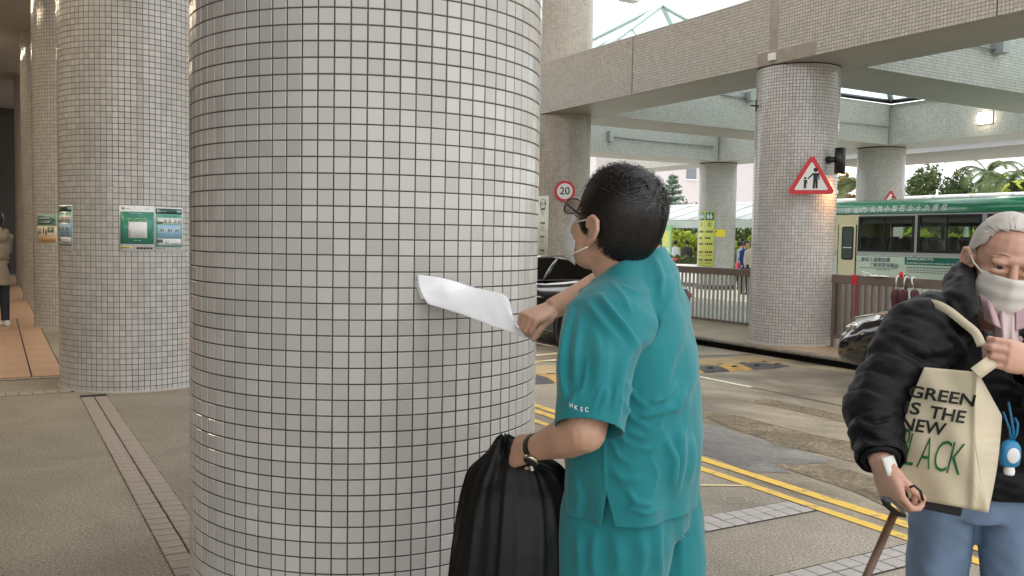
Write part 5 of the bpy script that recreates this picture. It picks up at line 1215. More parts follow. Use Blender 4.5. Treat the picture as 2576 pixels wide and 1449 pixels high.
# yoke over the shoulders up to the collar
cx_t=(DF.f*.884-Vector((0,0,1))*.468).normalized(); ccol=DF(.010,0,1.345); ncol=cx_t.cross(DF.l).normalized()
b.loft([oval(DF(.0,0,1.22),DF.f,DF.l,.13,.195,28,2.2),oval(DF(.005,0,1.285),DF.f,DF.l,.118,.178,28,2.2),oval(DF(.008,0,1.322),(DF.f*.96-Vector((0,0,1))*.27).normalized(),DF.l,.112,.128,28),oval(ccol-ncol*.006,cx_t,DF.l,.101,.090,28),oval(ccol+ncol*.02,cx_t,DF.l,.094,.083,28)])
tun=blend(b,.0052,7,'tunic')
V=getv(tun); N=getn(tun)
V+=N*(.0035*noise3(V*np.array((1,1,.45)),26,3)+.0016*noise3(V*np.array((1,1,.7)),60,4))[:,None]
# hem flares and waves
hz=np.clip((1.0-V[:,2])/.3,0,1)**1.5; ang=np.arctan2(V[:,1]-C0.y,V[:,0]-C0.x)
V+=N*(hz*(.010*np.sin(ang*7+.6)+.006*np.sin(ang*13+2)))[:,None]; setv(tun,V)
sculpt(tun,[
 ([(1684,690),(1684,730),(1668,780),(1640,840),(1610,874)],.017,22,.25),      # from the nape to the armpit
 ([(1650,650),(1664,700),(1662,750)],.007,12,.5), ([(1700,665),(1722,720),(1735,790)],.008,12,.5),
 ([(1512,742),(1545,790),(1580,835),(1604,868)],.012,13,.35), ([(1480,760),(1520,815),(1560,860)],.007,14,.5),
 ([(1604,868),(1575,905),(1558,960),(1552,1060)],.010,16,.4),
 ([(1440,780),(1428,850),(1420,930),(1422,1000)],.012,12,.45), ([(1462,800),(1452,880),(1446,960)],.007,12,.6),
 ([(1500,830),(1508,900),(1500,990)],.006,16,.7), ([(1530,850),(1524,940),(1520,1010)],.005,14,.7),
 ([(1720,760),(1700,860),(1660,960),(1610,1040)],.008,30,.6), ([(1745,860),(1738,960),(1700,1040)],.007,22,.6),
 ([(1700,965),(1670,1005),(1640,1010)],.007,9,.5), ([(1725,985),(1705,1025),(1660,1045)],.007,9,.5), ([(1690,1020),(1650,1040),(1610,1050)],.007,10,.5),
 ([(1580,1085),(1620,1100),(1655,1075),(1668,1050)],.006,10,.45), ([(1600,1125),(1640,1130),(1668,1100)],.004,9,.5), ([(1560,1075),(1572,1110),(1600,1120)],.004,8,.5), ([(1700,900),(1680,960),(1640,1020)],.004,8,.4), ([(1575,960),(1600,1000),(1640,1030)],.004,8,.4), ([(1565,1000),(1590,1050),(1640,1080)],.004,7,.4), ([(1735,1000),(1722,1080),(1690,1130)],.005,8,.4), ([(1640,1150),(1655,1190),(1640,1250)],.004,8,.4), ([(1540,1110),(1560,1150),(1590,1165)],.004,7,.4), ([(1455,1010),(1470,960),(1478,900)],.003,6,.5), ([(1490,1040),(1500,1000),(1515,960)],.003,6,.5), ([(1540,1030),(1545,1000),(1552,965)],.003,6,.5), ([(1570,720),(1600,735),(1640,730)],.004,9,.4), ([(1540,710),(1570,745),(1590,790)],.004,8,.4), ([(1600,1310),(1640,1300),(1690,1265)],.003,5,.5), ([(1570,1290),(1590,1270),(1610,1262)],.004,6,.5),
 ([(1672,1090),(1690,1150),(1686,1220)],.008,12,.6), ([(1715,1080),(1712,1160),(1700,1240)],.010,16,.6), ([(1740,1100),(1742,1160),(1735,1210)],.007,10,.6),
 ([(1580,1230),(1600,1262),(1640,1268)],.008,9,.5), ([(1590,1280),(1625,1290),(1655,1280)],.007,8,.5), ([(1450,1200),(1462,1250),(1452,1300)],.006,12,.6), ([(1520,1100),(1522,1160),(1524,1235)],.004,5,.5),
 ([(1540,1180),(1570,1205),(1610,1200)],.006,14,.6), ([(1420,1030),(1440,1012),(1455,985)],.006,8,.6), ([(1505,1035),(1520,1010),(1530,980)],.005,8,.6)])
hemz=.752
armsel=lambda c:(c-hemc).dot(sdir)>-.03 and ((c-hemc)-sdir*(c-hemc).dot(sdir)).length<.092 and (c-hemc).length<.11
rsel=lambda c:(c-er).length<.16 and (c-sr).dot(rdir)>.08
neckn=Vector((.10*f_.x,.10*f_.y,1)).normalized()
cam0=Vector((0,0,CAMH))
def ppl(p1,p2): return (at(*p1,1)-cam0).cross(at(*p2,1)-cam0).normalized()
cut(tun,[((0,0,hemz),(0.05,0.0,-1),None),(hemc,sdir,armsel),(e2,rdir,rsel),(ccol,ncol,lambda c:(c-ccol).length<.16)])
# side slit
bm=bmesh.new(); bm.from_mesh(tun)
n1,n2=ppl((1525,1240),(1506,1345)),ppl((1525,1240),(1553,1345))
near=lambda c:(c.y<2.12 and c.z<.86)
for nn in (n1,n2):
    fs=[q for q in bm.faces if near(q.calc_center_median())]; g=set(fs)
    for q in fs: g.update(q.edges); g.update(q.verts)
    bmesh.ops.bisect_plane(bm,geom=list(g),dist=1e-5,plane_co=cam0,plane_no=nn)
a1=(at(1529,1320,1)-cam0)
kill=[q for q in bm.faces if near(q.calc_center_median()) and (q.calc_center_median()-cam0).dot(n1)*a1.dot(n1)>0 and (q.calc_center_median()-cam0).dot(n2)*a1.dot(n2)>0]
bmesh.ops.delete(bm,geom=kill,context='FACES'); bm.to_mesh(tun); bm.free()
TUNW=getv(tun).copy(); TUNN=getn(tun).copy()
shift(tun,LOC); tun.polygons.foreach_set('use_smooth',np.ones(len(tun.polygons),bool))
tn=obj('tunic',tun,SCRUB,doc); md=tn.modifiers.new('cloth','SOLIDIFY'); md.thickness=.0028; md.offset=-1
# white lettering on the sleeve, laid on the cloth
from mathutils.bvhtree import BVHTree
def bvh_of(me,loc):
    vs=[Vector(v.co)+Vector(loc) for v in me.vertices]; return BVHTree.FromPolygons(vs,[tuple(p.vertices) for p in me.polygons])
TB=bvh_of(tun,LOC)
def on_surface(bv,px,py,lift=.0015,dmax=6):
    d=(at(px,py,1)-cam0).normalized(); h=bv.ray_cast(cam0,d,dmax)
    return None if h[0] is None else h[0]-d*lift
for i,(ch,px,py) in enumerate((('H',1437,1020),('K',1449,1026),('E',1463,1030),('C',1476,1031))):
    vs,fs=text2d(ch,16,.014); pp=[]
    for v in vs:
        q=on_surface(TB,px+v.x*.8,py-v.y+v.x*.12,.0022); pp.append(q)
    if all(q is not None for q in pp):
        b=MB(); b.add([q-Vector(LOC) for q in pp],fs); obj('sleeve_letter',b,mat('thread_white',(.8,.8,.8),.6),tn)
# --- trousers
b=MB()
b.loft([oval(DF(.0,0,z),DF.f,DF.l,rb,ra,32,2.2) for z,ra,rb in ((1.0,.16,.135),(.90,.178,.15),(.80,.182,.155),(.70,.17,.15))])
b.loft([oval(DF(fx,.090,z),DF.f,DF.l,ra,rb,28,2.2) for z,fx,ra,rb in ((.86,.0,.13,.095),(.70,.005,.142,.108),(.58,.01,.135,.105),(.40,.012,.112,.098),(.2,.0,.10,.092),(.06,.0,.098,.09),(.03,.0,.098,.09))])
b.loft([oval(DF(fx,-.092,z),DF.f,DF.l,ra,rb,28,2.2) for z,fx,ra,rb in ((.86,-.01,.13,.095),(.70,-.03,.138,.10),(.58,-.05,.128,.098),(.40,-.05,.11,.095),(.2,-.05,.10,.09),(.06,-.04,.098,.09),(.03,-.04,.098,.09))])
pan=blend(b,.009,5,'trousers'); V=getv(pan); N=getn(pan); V+=N*(.004*noise3(V*np.array((1,1,.3)),30,9)+.0015*noise3(V,70,10))[:,None]; setv(pan,V)
sculpt(pan,[([(1500,1345),(1496,1400),(1500,1449)],.010,14,.5),([(1545,1335),(1560,1400),(1555,1449)],.009,20,.6),([(1610,1330),(1620,1390),(1612,1449)],.009,18,.6),([(1660,1300),(1655,1380),(1662,1449)],.010,14,.5),([(1455,1340),(1462,1400),(1458,1449)],.008,12,.6),([(1716,1250),(1712,1340),(1716,1449)],.006,10,.6)])
cut(pan,[((0,0,.055),(0,0,-1),None),((0,0,.97),(0,0,1),None)])
shift(pan,LOC); pn_=obj('trousers',pan,SCRUB,doc); md=pn_.modifiers.new('cloth','SOLIDIFY'); md.thickness=.0028; md.offset=-1
for s,lx,fx in ((1,.09,.03),(-1,-.092,-.02)):
    b=MB(); b.loft([oval(DF(fx-.10+.27*t-.0,lx,zc)-Vector(LOC),DF.l,Vector((0,0,1)),w,h,16,2.4) for t,zc,w,h in ((0,.045,.025,.03),(.12,.05,.036,.045),(.35,.052,.04,.05),(.6,.042,.047,.04),(.85,.034,.045,.03),(1,.028,.025,.02))]); obj('shoe',b,mat('black_shoe',(.02,.02,.02),.5) if s>0 else bpy.data.materials['black_shoe'],doc)
# --- hair
HAIR=mat('black_hair',(.010,.008,.007),.42,spec=.55)
def d_in(p):
    x,y,z=p
    if z<-.070: return False
    if x>.072: return z>.070+.3*(x-.072)
    if x>.030: return z>.045-.0*(x) if abs(y)<.05 else z>.040
    if x>.012: return z>-.030
    if x>-.032: return z>.020 
    return z>-.030-.50*(-.032-x)
def d_flow(p,u):
    wh=np.array((-.085,.018,.085)); d=p-wh; d[2]-=.05
    if p[0]>.03: d=d+np.array((.10,0,-.05))
    return d
KC=HAIR
hair_cap('hair',HF,d_in,HAIR,doc,LOC,k=KH,rough=.004,seed=5,sq=2.4,rad=(.099,.077,.107),cen=(-.017,0,.036))
hp_=[o for o in doc.children if o.name.startswith('hair')][0]
strands('strands',HF,11000,d_in,d_flow,lambda p:.048 if p[2]>.02 else .024,HAIR,hp_,LOC,rad=(.100,.078,.108),cen=(-.017,0,.036),lift=.0065,width=.0008,seed=2,k=KH,curl=.075,sq=2.4,fly=.0)
strands('crown_tufts',HF,420,lambda p:d_in(p) and p[2]>.085,lambda p,u:d_flow(p,u),lambda p:.036,HAIR,hp_,LOC,rad=(.101,.079,.110),cen=(-.017,0,.036),lift=.013,width=.0011,seed=12,k=KH,curl=.28,sq=2.4)
# --- glasses, mask, watch
b=MB()
def rim(y0,s):
    return [HF(.107*KH,y0+s*.026*math.copysign(abs(math.cos(a))**.7,math.cos(a)),.012+.019*math.copysign(abs(math.sin(a))**.7,math.sin(a))) for a in [2*PI*k/24 for k in range(25)]]
gl_=obj('spectacles',MB().tube([p-Vector(LOC) for p in rim(.033,1)],.0019,6),M['black'],doc)
obj('rim',MB().tube([p-Vector(LOC) for p in rim(-.033,1)],.0019,6),M['black'],gl_)
obj('bridge',MB().tube([HF(.107*KH,.009,.02)-Vector(LOC),HF(.110*KH,0,.024)-Vector(LOC),HF(.107*KH,-.009,.02)-Vector(LOC)],.0019,6),M['black'],gl_)
for s in (1,-1):
    P=[HF(.107*KH,s*.060,.024),HF(.098*KH,s*.072,.022),HF(.05*KH,s*.083,.015),HF(-.012*KH,s*.087,.012),HF(-.035*KH,s*.09,-.010)]; obj('temple',MB().tube([p-Vector(LOC) for p in P],[.003,.0028,.0028,.0026,.002],6),M['black'],gl_)
    b=MB(); pr=[p-Vector(LOC) for p in rim(s*.033,1)[:-1]]; b.add(pr,[tuple(range(24))]); obj('lens',b,glass_mat('lens_glass%d'%s,(.97,.98,.98),.5),gl_)
MASK=mat('mask_white',(.72,.73,.74),.85,bump=.2,bscale=200)
def mask_grid(F,k,droop=0,flare=.0,pleats=True,side=.062,wide=.060):
    g=[]
    for i in range(13):
        row=[]
        for j in range(17):
            t=i/12; s=(j/16-.5)*2
            z=-.008-.100*t; y=s*(wide+.010*math.sin(PI*t)); x=.118-side*abs(s)**2.2-.030*(t-.35)**2*1.2+flare*t
            if abs(s)<.25: x+=.006*(1-t)*(1-abs(s)/.25)
            if pleats: x+=.0022*math.sin(t*PI*6)
            row.append(F(x*k,y*k,z*k))
        g.append(row)
    return g
def grid_mesh(g,thick,nrm):
    b=MB(); h,w=len(g),len(g[0]); A=[p for r in g for p in r]; B2=[Vector(p)-nrm*thick for p in A]; n=len(A)
    F_=[(i*w+j,(i+1)*w+j,(i+1)*w+j+1,i*w+j+1) for i in range(h-1) for j in range(w-1)]
    F2=[tuple(n+q for q in reversed(fc)) for fc in F_]
    rimi=[(0,j) for j in range(w)]+[(i,w-1) for i in range(1,h)]+[(h-1,j) for j in range(w-2,-1,-1)]+[(i,0) for i in range(h-2,0,-1)]
    rr=[i*w+j for i,j in rimi]; F3=[(rr[q],rr[(q+1)%len(rr)],n+rr[(q+1)%len(rr)],n+rr[q]) for q in range(len(rr))]
    b.add(A+B2,F_+F2+F3,0,True); return b
g=mask_grid(HF,KH,flare=.006,side=.078,wide=.055); mk=obj('face_mask',grid_mesh([[p-Vector(LOC) for p in r] for r in g],.0015,HF.f),MASK,doc)
for s in (1,-1):
    for (za,xb,zb) in ((-.012,-.012,.022),(-.104,-.016,-.045)):
        P=[HF(.060*KH,s*.060*KH,za*KH),HF(.03*KH,s*.078*KH,(za*.6+zb*.4)*KH),HF(xb*KH,s*.091*KH,zb*KH)]; obj('ear_loop',MB().tube([p-Vector(LOC) for p in P],.0017,6),M['whitep'],mk)
wd=(wl-el).normalized(); wp=wl-wd*.022; wx=Vector((0,0,1)); wx=(wx-wd*wx.dot(wd)).normalized(); wy=wd.cross(wx)
b=MB(); b.loft([oval(wp+wd*t-Vector(LOC),wx,wy,.0335,.0345,28) for t in (-.009,.009)]+[oval(wp+wd*t-Vector(LOC),wx,wy,.031,.032,28) for t in (.009,-.009)],0,False); wt=obj('wristwatch',b,mat('watch_strap',(.012,.012,.013),.5),doc)
vd=(cam0-wp).normalized(); vd=(vd-wd*vd.dot(wd)).normalized(); cdir=(vd*.72-wx*.70).normalized()
cc=wp+cdir*.036-Vector(LOC); side_=cdir.cross(wd)
b=MB(); b.loft([oval(cc+cdir*t,side_,wd,r,r,24) for t,r in ((-.006,.016),(-.004,.019),(.003,.019),(.005,.017))]); obj('watch_case',b,mat('watch_metal',(.55,.52,.42),.25,1),wt)
b=MB(); b.loft([oval(cc+cdir*t,side_,wd,r,r,24) for t,r in ((.0048,.0145),(.0058,.014))]); obj('watch_dial',b,mat('watch_dial',(.03,.032,.03),.08,coat=1),wt)
# ---------------------------------------------------------------- the sheet he peels off
sh=thing('loose_poster','white laminated sheet being peeled off the nearest pillar','poster',at(1180,770,2.75))
ctrl=[[(1076,765,2.79),(1112,777,2.76),(1185,800,2.66),(1252,828,2.57),(1330,853,2.475)],
      [(1060,741,2.80),(1108,752,2.80),(1187,772,2.74),(1258,796,2.64),(1320,842,2.49)],
      [(1052,716,2.805),(1112,728,2.82),(1190,747,2.81),(1266,768,2.72),(1306,832,2.51)],
      [(1050,691,2.805),(1118,702,2.835),(1194,724,2.87),(1272,746,2.80),(1296,822,2.54)]]
CP=np.array([[tuple(at(*q)) for q in r] for r in ctrl])
def bez(n,t): return np.array([math.comb(n,i)*t**i*(1-t)**(n-i) for i in range(n+1)])
def spl(P,t):
    n=len(P)-1; x=t*n; i=min(int(x),n-1); u=x-i; p=[P[max(min(i+k,n),0)] for k in (-1,0,1,2)]
    p=[np.array(q) for q in p]
    return .5*((2*p[1])+(-p[0]+p[2])*u+(2*p[0]-5*p[1]+4*p[2]-p[3])*u*u+(-p[0]+3*p[1]-3*p[2]+p[3])*u**3)
g=[]
for i in range(17):
    row=[]
    for j in range(33):
        c=np.array([spl(CP[r],j/32) for r in range(4)]); p=spl(c,i/16)
        p=p+np.array((0,0,1))*(.0022*abs(math.sin(j*.55+i*.30))*(j/32)+.0018*abs(math.sin(j*.2-i*.42)))
        row.append(Vector(p)-sh.location)
    g.append(row)
nrm=(g[8][17]-g[8][16]).cross(g[9][16]-g[8][16]).normalized()
obj('sheet',grid_mesh(g,.0008,nrm),mat('laminated_white',(.80,.80,.82),.22,coat=.4),sh)
tape=MB(); tape.add([g[3][0],g[3][0]+Vector((-.012,.012,-.002)),g[12][0]+Vector((-.012,.012,.002)),g[12][0]],[(0,1,2,3)]); obj('tape_strip',tape,M['whitep'],sh)
# ---------------------------------------------------------------- black rubbish bag in his left hand
BAGM=mat('black_bin_liner',(.005,.005,.0055),.5,spec=.28,bump=.5,bscale=26)
bg=thing('rubbish_bag','black rubbish bag held open in the left hand of the man in teal','bag',at(1290,1200,2.24)); bg.location.z=0
rng2=np.random.default_rng(4); rings=[]
btab=[(1106,1262,1278,.012,2.23),(1118,1246,1300,.03,2.235),(1140,1222,1345,.05,2.24),(1165,1196,1400,.075,2.25),(1195,1178,1425,.095,2.26),(1230,1168,1440,.11,2.26),(1290,1157,1452,.125,2.26),(1360,1146,1460,.135,2.26),(1449,1133,1464,.14,2.26),(1600,1118,1462,.15,2.26),(1800,1115,1430,.16,2.26),(1960,1130,1410,.15,2.26),(2020,1180,1370,.10,2.26)]
NB=120
for i,(y,xl,xr,th,d) in enumerate(btab):
    c=at((xl+xr)/2,y,d); hw=(xr-xl)/2/FPX*d; ring=[]
    for k in range(NB):
        a=2*PI*k/NB
        fold=.030*math.sin(a*5+1.3*math.sin(a*2)+.16*i)+.020*max(0,math.sin(a*9+1.1*math.sin(a*3+.2*i)+.22*i+2))**3+.060*max(0,math.sin(a*14+2*math.sin(a*2)+.15*i))**7+.035*max(0,math.sin(a*23+1.4*math.sin(a*3)-.2*i))**5
        e=(1+fold*(1.0 if 1<i<11 else .3)); 
        ring.append(Vector((c.x+hw*e*math.cos(a),c.y+th*e*math.sin(a),max(c.z+.008*math.sin(a*5+i)*(1 if i>1 else 2),.004)))-bg.location)
    rings.append(ring)
# subdivide vertically with a spline so the folds run smoothly
RR=np.array([[tuple(p) for p in r] for r in rings]); fine=[]
for t in np.linspace(0,1,70): fine.append([Vector(q) for q in spl(RR,t)])
bo=obj('bag_film',MB().loft(fine,0,True,True),BAGM,bg)
b=MB(); b.tube([at(1336,1172,2.14)-bg.location,at(1340,1184,2.14)-bg.location],.004,6); obj('tag',b,M['whitep'],bg)
# gathered rim standing up out of the fist
b=MB(); 
for k in range(1):
    P=[at(1300,1120,2.215),at(1285,1113,2.225),at(1268,1106,2.235),at(1255,1116,2.24),at(1240,1130,2.24)]
    b.tube([p-bg.location for p in P],[.012,.016,.014,.014,.01],10,0,True,.5)
obj('gathered_rim',b,BAGM,bg)
# ================================================================ the elderly man in the puffer jacket
old=thing('person','elderly white haired man in black puffer jacket and face mask carrying a tote bag','person',(at(2500,900,2.60).x,2.60,0))
OL=(old.location.x,old.location.y,0)
OC=Vector(OL); of=Vector((-.22,-.975,0)).normalized(); OF=Frame(OC,of)       # faces the camera, turned a little to its right
PUF=mat('puffer_nylon',(.0055,.0055,.0065),.55,spec=.22,bump=.25,bscale=90)
oh=at(2527,664,2.50); ohd=(Vector((-.27,-.95,-.22))).normalized(); HO=Frame(oh,ohd,(.155,0,1)); KO=1.10
# ---- body under the clothes
so_=at(2322,838,2.47); eo=at(2194,1036,2.36); wo=at(2217,1165,2.24)
s2_=at(2690,850,2.55); e2_=at(2700,1060,2.38); w2_=at(2590,912,2.24)
b=MB(); head_parts(b,HO,KO,1.02)
b.tube([HO(-.03,0,-.03),HO(-.045,0,-.09),OF(-.0,0,1.17),OF(-.03,0,1.08)],[.060,.056,.060,.075],18)
R_=HO.rot()
for s in (1,-1):      # lids, bags under the eyes, brows, forehead creases
    b.ellipsoid(HO(.0835*KO,s*.032*KO,.0200*KO),(.0135*KO,.022*KO,.0100*KO),R_,14,8); b.ellipsoid(HO(.084*KO,s*.032*KO,-.0030*KO),(.0115*KO,.021*KO,.0085*KO),R_,14,8)
    b.ellipsoid(HO(.0795*KO,s*.030*KO,-.018*KO),(.011*KO,.018*KO,.007*KO),R_,14,8)
    b.tube([HO(.083*KO,s*.014*KO,.030*KO),HO(.087*KO,s*.032*KO,.036*KO),HO(.074*KO,s*.054*KO,.030*KO)],[.004,.006,.004],8)
for z in (.056,.066,.077):
    b.tube([HO((.083-(z-.05)*.45)*KO-.0052*abs(q)**2-.001*0,.018*q*KO,z*KO+.0015*math.sin(q*2)) for q in (-2,-1,0,1,2)],[.0015,.0034,.0034,.0034,.0015],6)
b.loft([oval(OF(x,0,z),OF.f,OF.l,rb,ra,22,2.2) for z,x,ra,rb in ((.66,-.08,.15,.11),(.80,-.07,.16,.12),(.95,-.05,.165,.115),(1.08,-.03,.16,.10),(1.14,-.02,.11,.07))])
b.tube([so_,so_.lerp(eo,.5),eo],[.055,.048,.042],14); b.tube([eo,eo.lerp(wo,.4),wo],[.042,.040,.029],14)
b.tube([s2_,s2_.lerp(e2_,.5),e2_],[.055,.048,.042],14); b.tube([e2_,e2_.lerp(w2_,.4),w2_],[.042,.040,.030],14)
hd=(at(2243,1240,2.22)-wo).normalized(); hand(b,wo,hd,Vector((.9,.35,.1)),1,((.45,.95,.6),(.75,1.2,.8),(.9,1.3,.8),(1.0,1.3,.8)),((.12,1,.40),(1,0,0),(.05,.1,.1)),1.02,.0)
hd2=(at(2508,878,2.18)-w2_).normalized(); hand(b,w2_,hd2+Vector((0,0,-.04)),Vector((-.05,.95,-.15)),-1,((.55,1.35,1.0),(.6,1.4,1.0),(.65,1.4,1.0),(.7,1.4,1.0)),((.05,1,.45),(1,0,0),(.0,.1,.1)),1.02,-.02)
for s,ly,fx in ((1,.10,.05),(-1,-.10,-.06)):
    b.tube([OF(-.075,ly*.9,.70),OF(-.075+fx*.6,ly,.40),OF(-.075+fx*1.2,ly,.10),OF(-.075+fx*1.3,ly,.04)],[.075,.05,.035,.034],14)
ob=blend(b,.0036,3,'body'); shift(ob,OL); obj('body',ob,SK_OLD,old)
# ---- eyes
EW=mat('eye_white',(.30,.24,.21),.25); EI=mat('eye_dark',(.02,.012,.008),.1)
for s in (1,-1):
    c=HO(.0795*KO,s*.032*KO,.0085*KO)-OC; b=MB(); b.ellipsoid(c,(.0120*KO,.0135*KO,.0085*KO),R_,16,10); e_=obj('eye',b,EW,old)
    b=MB(); b.ellipsoid(c+HO.f*.0098*KO,(.0035*KO,.0068*KO,.0068*KO),R_,14,8); obj('iris',b,EI,e_)
    b=MB(); P=[HO(.0865*KO,s*(.014+.006*q)*KO,(.0125+.0042*math.sin(PI*q/6))*KO)-OC for q in range(7)]; b.tube(P,[.0006,.0012,.0014,.0014,.0014,.0012,.0006],6); obj('lash_line',b,EI,e_)
    b=MB(); P=[HO((.091-.010*(q/6)**2)*KO,s*(.014+.0065*q)*KO,(.036+.004*math.sin(PI*q/6))*KO)-OC for q in range(7)]; b.tube(P,[.001,.0022,.003,.003,.0025,.002,.001],6,0,True,.6); obj('eyebrow',b,mat('eyebrow_grey',(.22,.15,.115),.8),old)
# ---- white hair swept back
WHH=mat('white_hair',(.62,.58,.52),.45,spec=.4)
def o_in(p):
    x,y,z=p
    if z<-.055: return False
    if x>.045: return z>.088+.55*(x-.045)
    if x>.012: return z>.055-.75*(.045-x)*(1 if abs(y)>.05 else 0)
    if x>-.022: return z>.012
    return z>-.025-.5*(-.022-x)
hair_cap('hair',HO,o_in,mat('white_hair_under',(.50,.46,.41),.6),old,OL,k=KO,rough=.0012,seed=8,rad=(.101,.080,.096))
ho_=[o for o in old.children if o.name.startswith('hair')][0]
strands('strands',HO,8000,o_in,lambda p,u:np.array((-1.0,.12*np.sign(p[1])+.25,-.25-.6*(abs(p[1])>.055))),lambda p:.055,WHH,ho_,OL,rad=(.102,.081,.097),lift=.006,width=.0008,seed=4,k=KO,curl=.05)
# ---- mask
g=mask_grid(HO,KO,flare=.004); g=[[p+HO.u*(-.004) for p in r] for r in g]
mo=obj('face_mask',grid_mesh([[p-OC for p in r] for r in g],.0015,HO.f),mat('mask_cotton',(.66,.63,.58),.85,bump=.25,bscale=160),old)
for s in (1,-1):
    P=[HO(.064*KO,s*.060*KO,-.018*KO),HO(.035*KO,s*.078*KO,-.002*KO),HO(-.004*KO,s*.088*KO,.022*KO)]; obj('ear_loop',MB().tube([p-OC for p in P],.0022,6),M['whitep'],mo)
    P=[HO(.060*KO,s*.060*KO,-.104*KO),HO(.03*KO,s*.078*KO,-.085*KO),HO(-.012*KO,s*.088*KO,-.045*KO)]; obj('ear_loop',MB().tube([p-OC for p in P],.0022,6),M['whitep'],mo)
# ---- puffer jacket
b=MB()
b.loft([oval(OF(x,0,z),OF.f,OF.l,rb,ra,32,2.3) for z,x,ra,rb in ((.66,-.075,.205,.165),(.72,-.07,.212,.17),(.85,-.06,.21,.165),(.97,-.045,.215,.155),(1.06,-.03,.215,.135),(1.13,-.03,.17,.115),(1.19,-.03,.125,.10))])
def pring(c,t,r): 
    t=t.normalized(); x=t.orthogonal().normalized(); return oval(c,x,t.cross(x),r,r,26)
armA=[at(2375,800,2.50),so_,so_.lerp(eo,.35),so_.lerp(eo,.75),eo,eo.lerp(wo,.35),eo.lerp(wo,.75),wo.lerp(eo,.06)]; ra_=[.085,.105,.098,.083,.075,.069,.061,.056]
b.tube(armA,ra_,26)
armB=[at(2640,820,2.55),s2_,s2_.lerp(e2_,.5),e2_]; b.tube(armB,[.085,.10,.09,.08],24); b.tube([e2_,e2_.lerp(w2_,.5),w2_.lerp(e2_,.10)],[.08,.072,.056],24); b.ellipsoid(e2_,(.082,)*3,None,16,10); b.ellipsoid(eo,(.075,)*3,None,16,10)
# hood lying round the neck
hood=[at(2436,668,2.56),at(2400,708,2.50),at(2392,745,2.44),at(2425,790,2.38)]
b.tube([OF(-.12,.02,1.22),at(2452,660,2.62),at(2418,712,2.53),at(2420,765,2.43),at(2455,815,2.36)],[.045,.04,.05,.05,.032],18)
b.tube([OF(-.12,-.02,1.22),OF(-.07,-.12,1.20),OF(.05,-.10,1.12)],[.045,.05,.04],18)
jk=blend(b,.0062,4,'jacket'); V=getv(jk); N=getn(jk)
# quilting: rolls of filling along the sleeve and round the body
def arc_param(path,V):
    P=np.array([tuple(p) for p in path]); best=np.full(len(V),1e9); s=np.zeros(len(V)); tot=0
    for i in range(len(P)-1):
        a,c=P[i],P[i+1]; ac=c-a; L_=np.linalg.norm(ac); t=np.clip(((V-a)@ac)/(L_*L_),0,1); d=np.linalg.norm(V-(a+t[:,None]*ac),axis=1)
        m=d<best; best[m]=d[m]; s[m]=(tot+t[m]*L_); tot+=L_
    return s,best
sa,da=arc_param(armA,V); arm=np.clip((.125-da)/.03,0,1)
warp=.010*noise3(V,9,21)
q=np.abs(np.sin(PI*(sa+warp)/.062)); V+=N*((.0078*(q**.5-.55)*arm))[:,None]
zb=(V[:,2]+.006*noise3(V,7,22)); q2=np.abs(np.sin(PI*zb/.085)); V+=N*((.007*(q2**.5-.55)*(1-arm)*np.clip((1.18-V[:,2])/.1,0,1)))[:,None]
V+=N*(.0040*noise3(V*np.array((1,1,1.6)),42,23)+.0026*noise3(V*np.array((1,1,1.5)),100,24))[:,None]; setv(jk,V)
sculpt(jk,[([(2300,905),(2345,960),(2372,1010)],.010,10,.5),([(2260,870),(2330,905),(2400,900)],-.012,9,1),([(2395,760),(2430,815),(2470,850)],.012,14,.4),([(2350,790),(2405,850),(2440,905)],.008,16,.5),([(2160,1050),(2200,1060),(2255,1050)],-.010,7,1),([(2155,1085),(2205,1105),(2260,1095)],-.009,7,1)])
wdir=(wo-eo).normalized()
cut(jk,[((0,0,.685),(0,0,-1),lambda c:(c-wo).length>.12 or c.x>2.0),(wo.lerp(eo,.08),wdir,lambda c:(c-wo).length<.10),(w2_.lerp(e2_,.12),(w2_-e2_).normalized(),lambda c:(c-w2_).length<.10)])
# open front and neck: a wedge taken out over the shirt
n1,n2=ppl((2470,880),(2452,700)),ppl((2500,905),(2590,720))
bm=bmesh.new(); bm.from_mesh(jk); nearj=lambda c:(c-OC).dot(of)>-.02 and c.z>1.08
for nn in (n1,n2):
    fs=[f for f in bm.faces if nearj(f.calc_center_median())]; gg=set(fs)
    for f in fs: gg.update(f.edges); gg.update(f.verts)
    bmesh.ops.bisect_plane(bm,geom=list(gg),dist=1e-5,plane_co=cam0,plane_no=nn)
pin=at(2530,760,1)-cam0
bmesh.ops.delete(bm,geom=[f for f in bm.faces if nearj(f.calc_center_median()) and (f.calc_center_median()-cam0).dot(n1)*pin.dot(n1)>0 and (f.calc_center_median()-cam0).dot(n2)*pin.dot(n2)>0],context='FACES')
bm.to_mesh(jk); bm.free(); shift(jk,OL); jk.polygons.foreach_set('use_smooth',np.ones(len(jk.polygons),bool))
jo=obj('jacket',jk,PUF,old); md=jo.modifiers.new('cloth','SOLIDIFY'); md.thickness=.006; md.offset=-1
b=MB(); P=[wo.lerp(eo,.10+.0*i) for i in range(1)]; c=wo.lerp(eo,.085); x=wdir.orthogonal().normalized(); y=wdir.cross(x)
b.loft([oval(c+wdir*t-OC,x,y,r,r,24) for t,r in ((-.022,.052),(.0,.049),(.010,.045),(.008,.036),(-.02,.036))]); obj('cuff',b,PUF,jo)
lap=MB(); g=[[at(2462+34*j/4,828+6*i+2*j,2.30-.02*math.sin(PI*j/4)) for j in range(5)] for i in range(5)]; obj('lapel_corner',grid_mesh([[p-OC for p in r] for r in g],.012,Vector((0,-1,0))),PUF,jo)
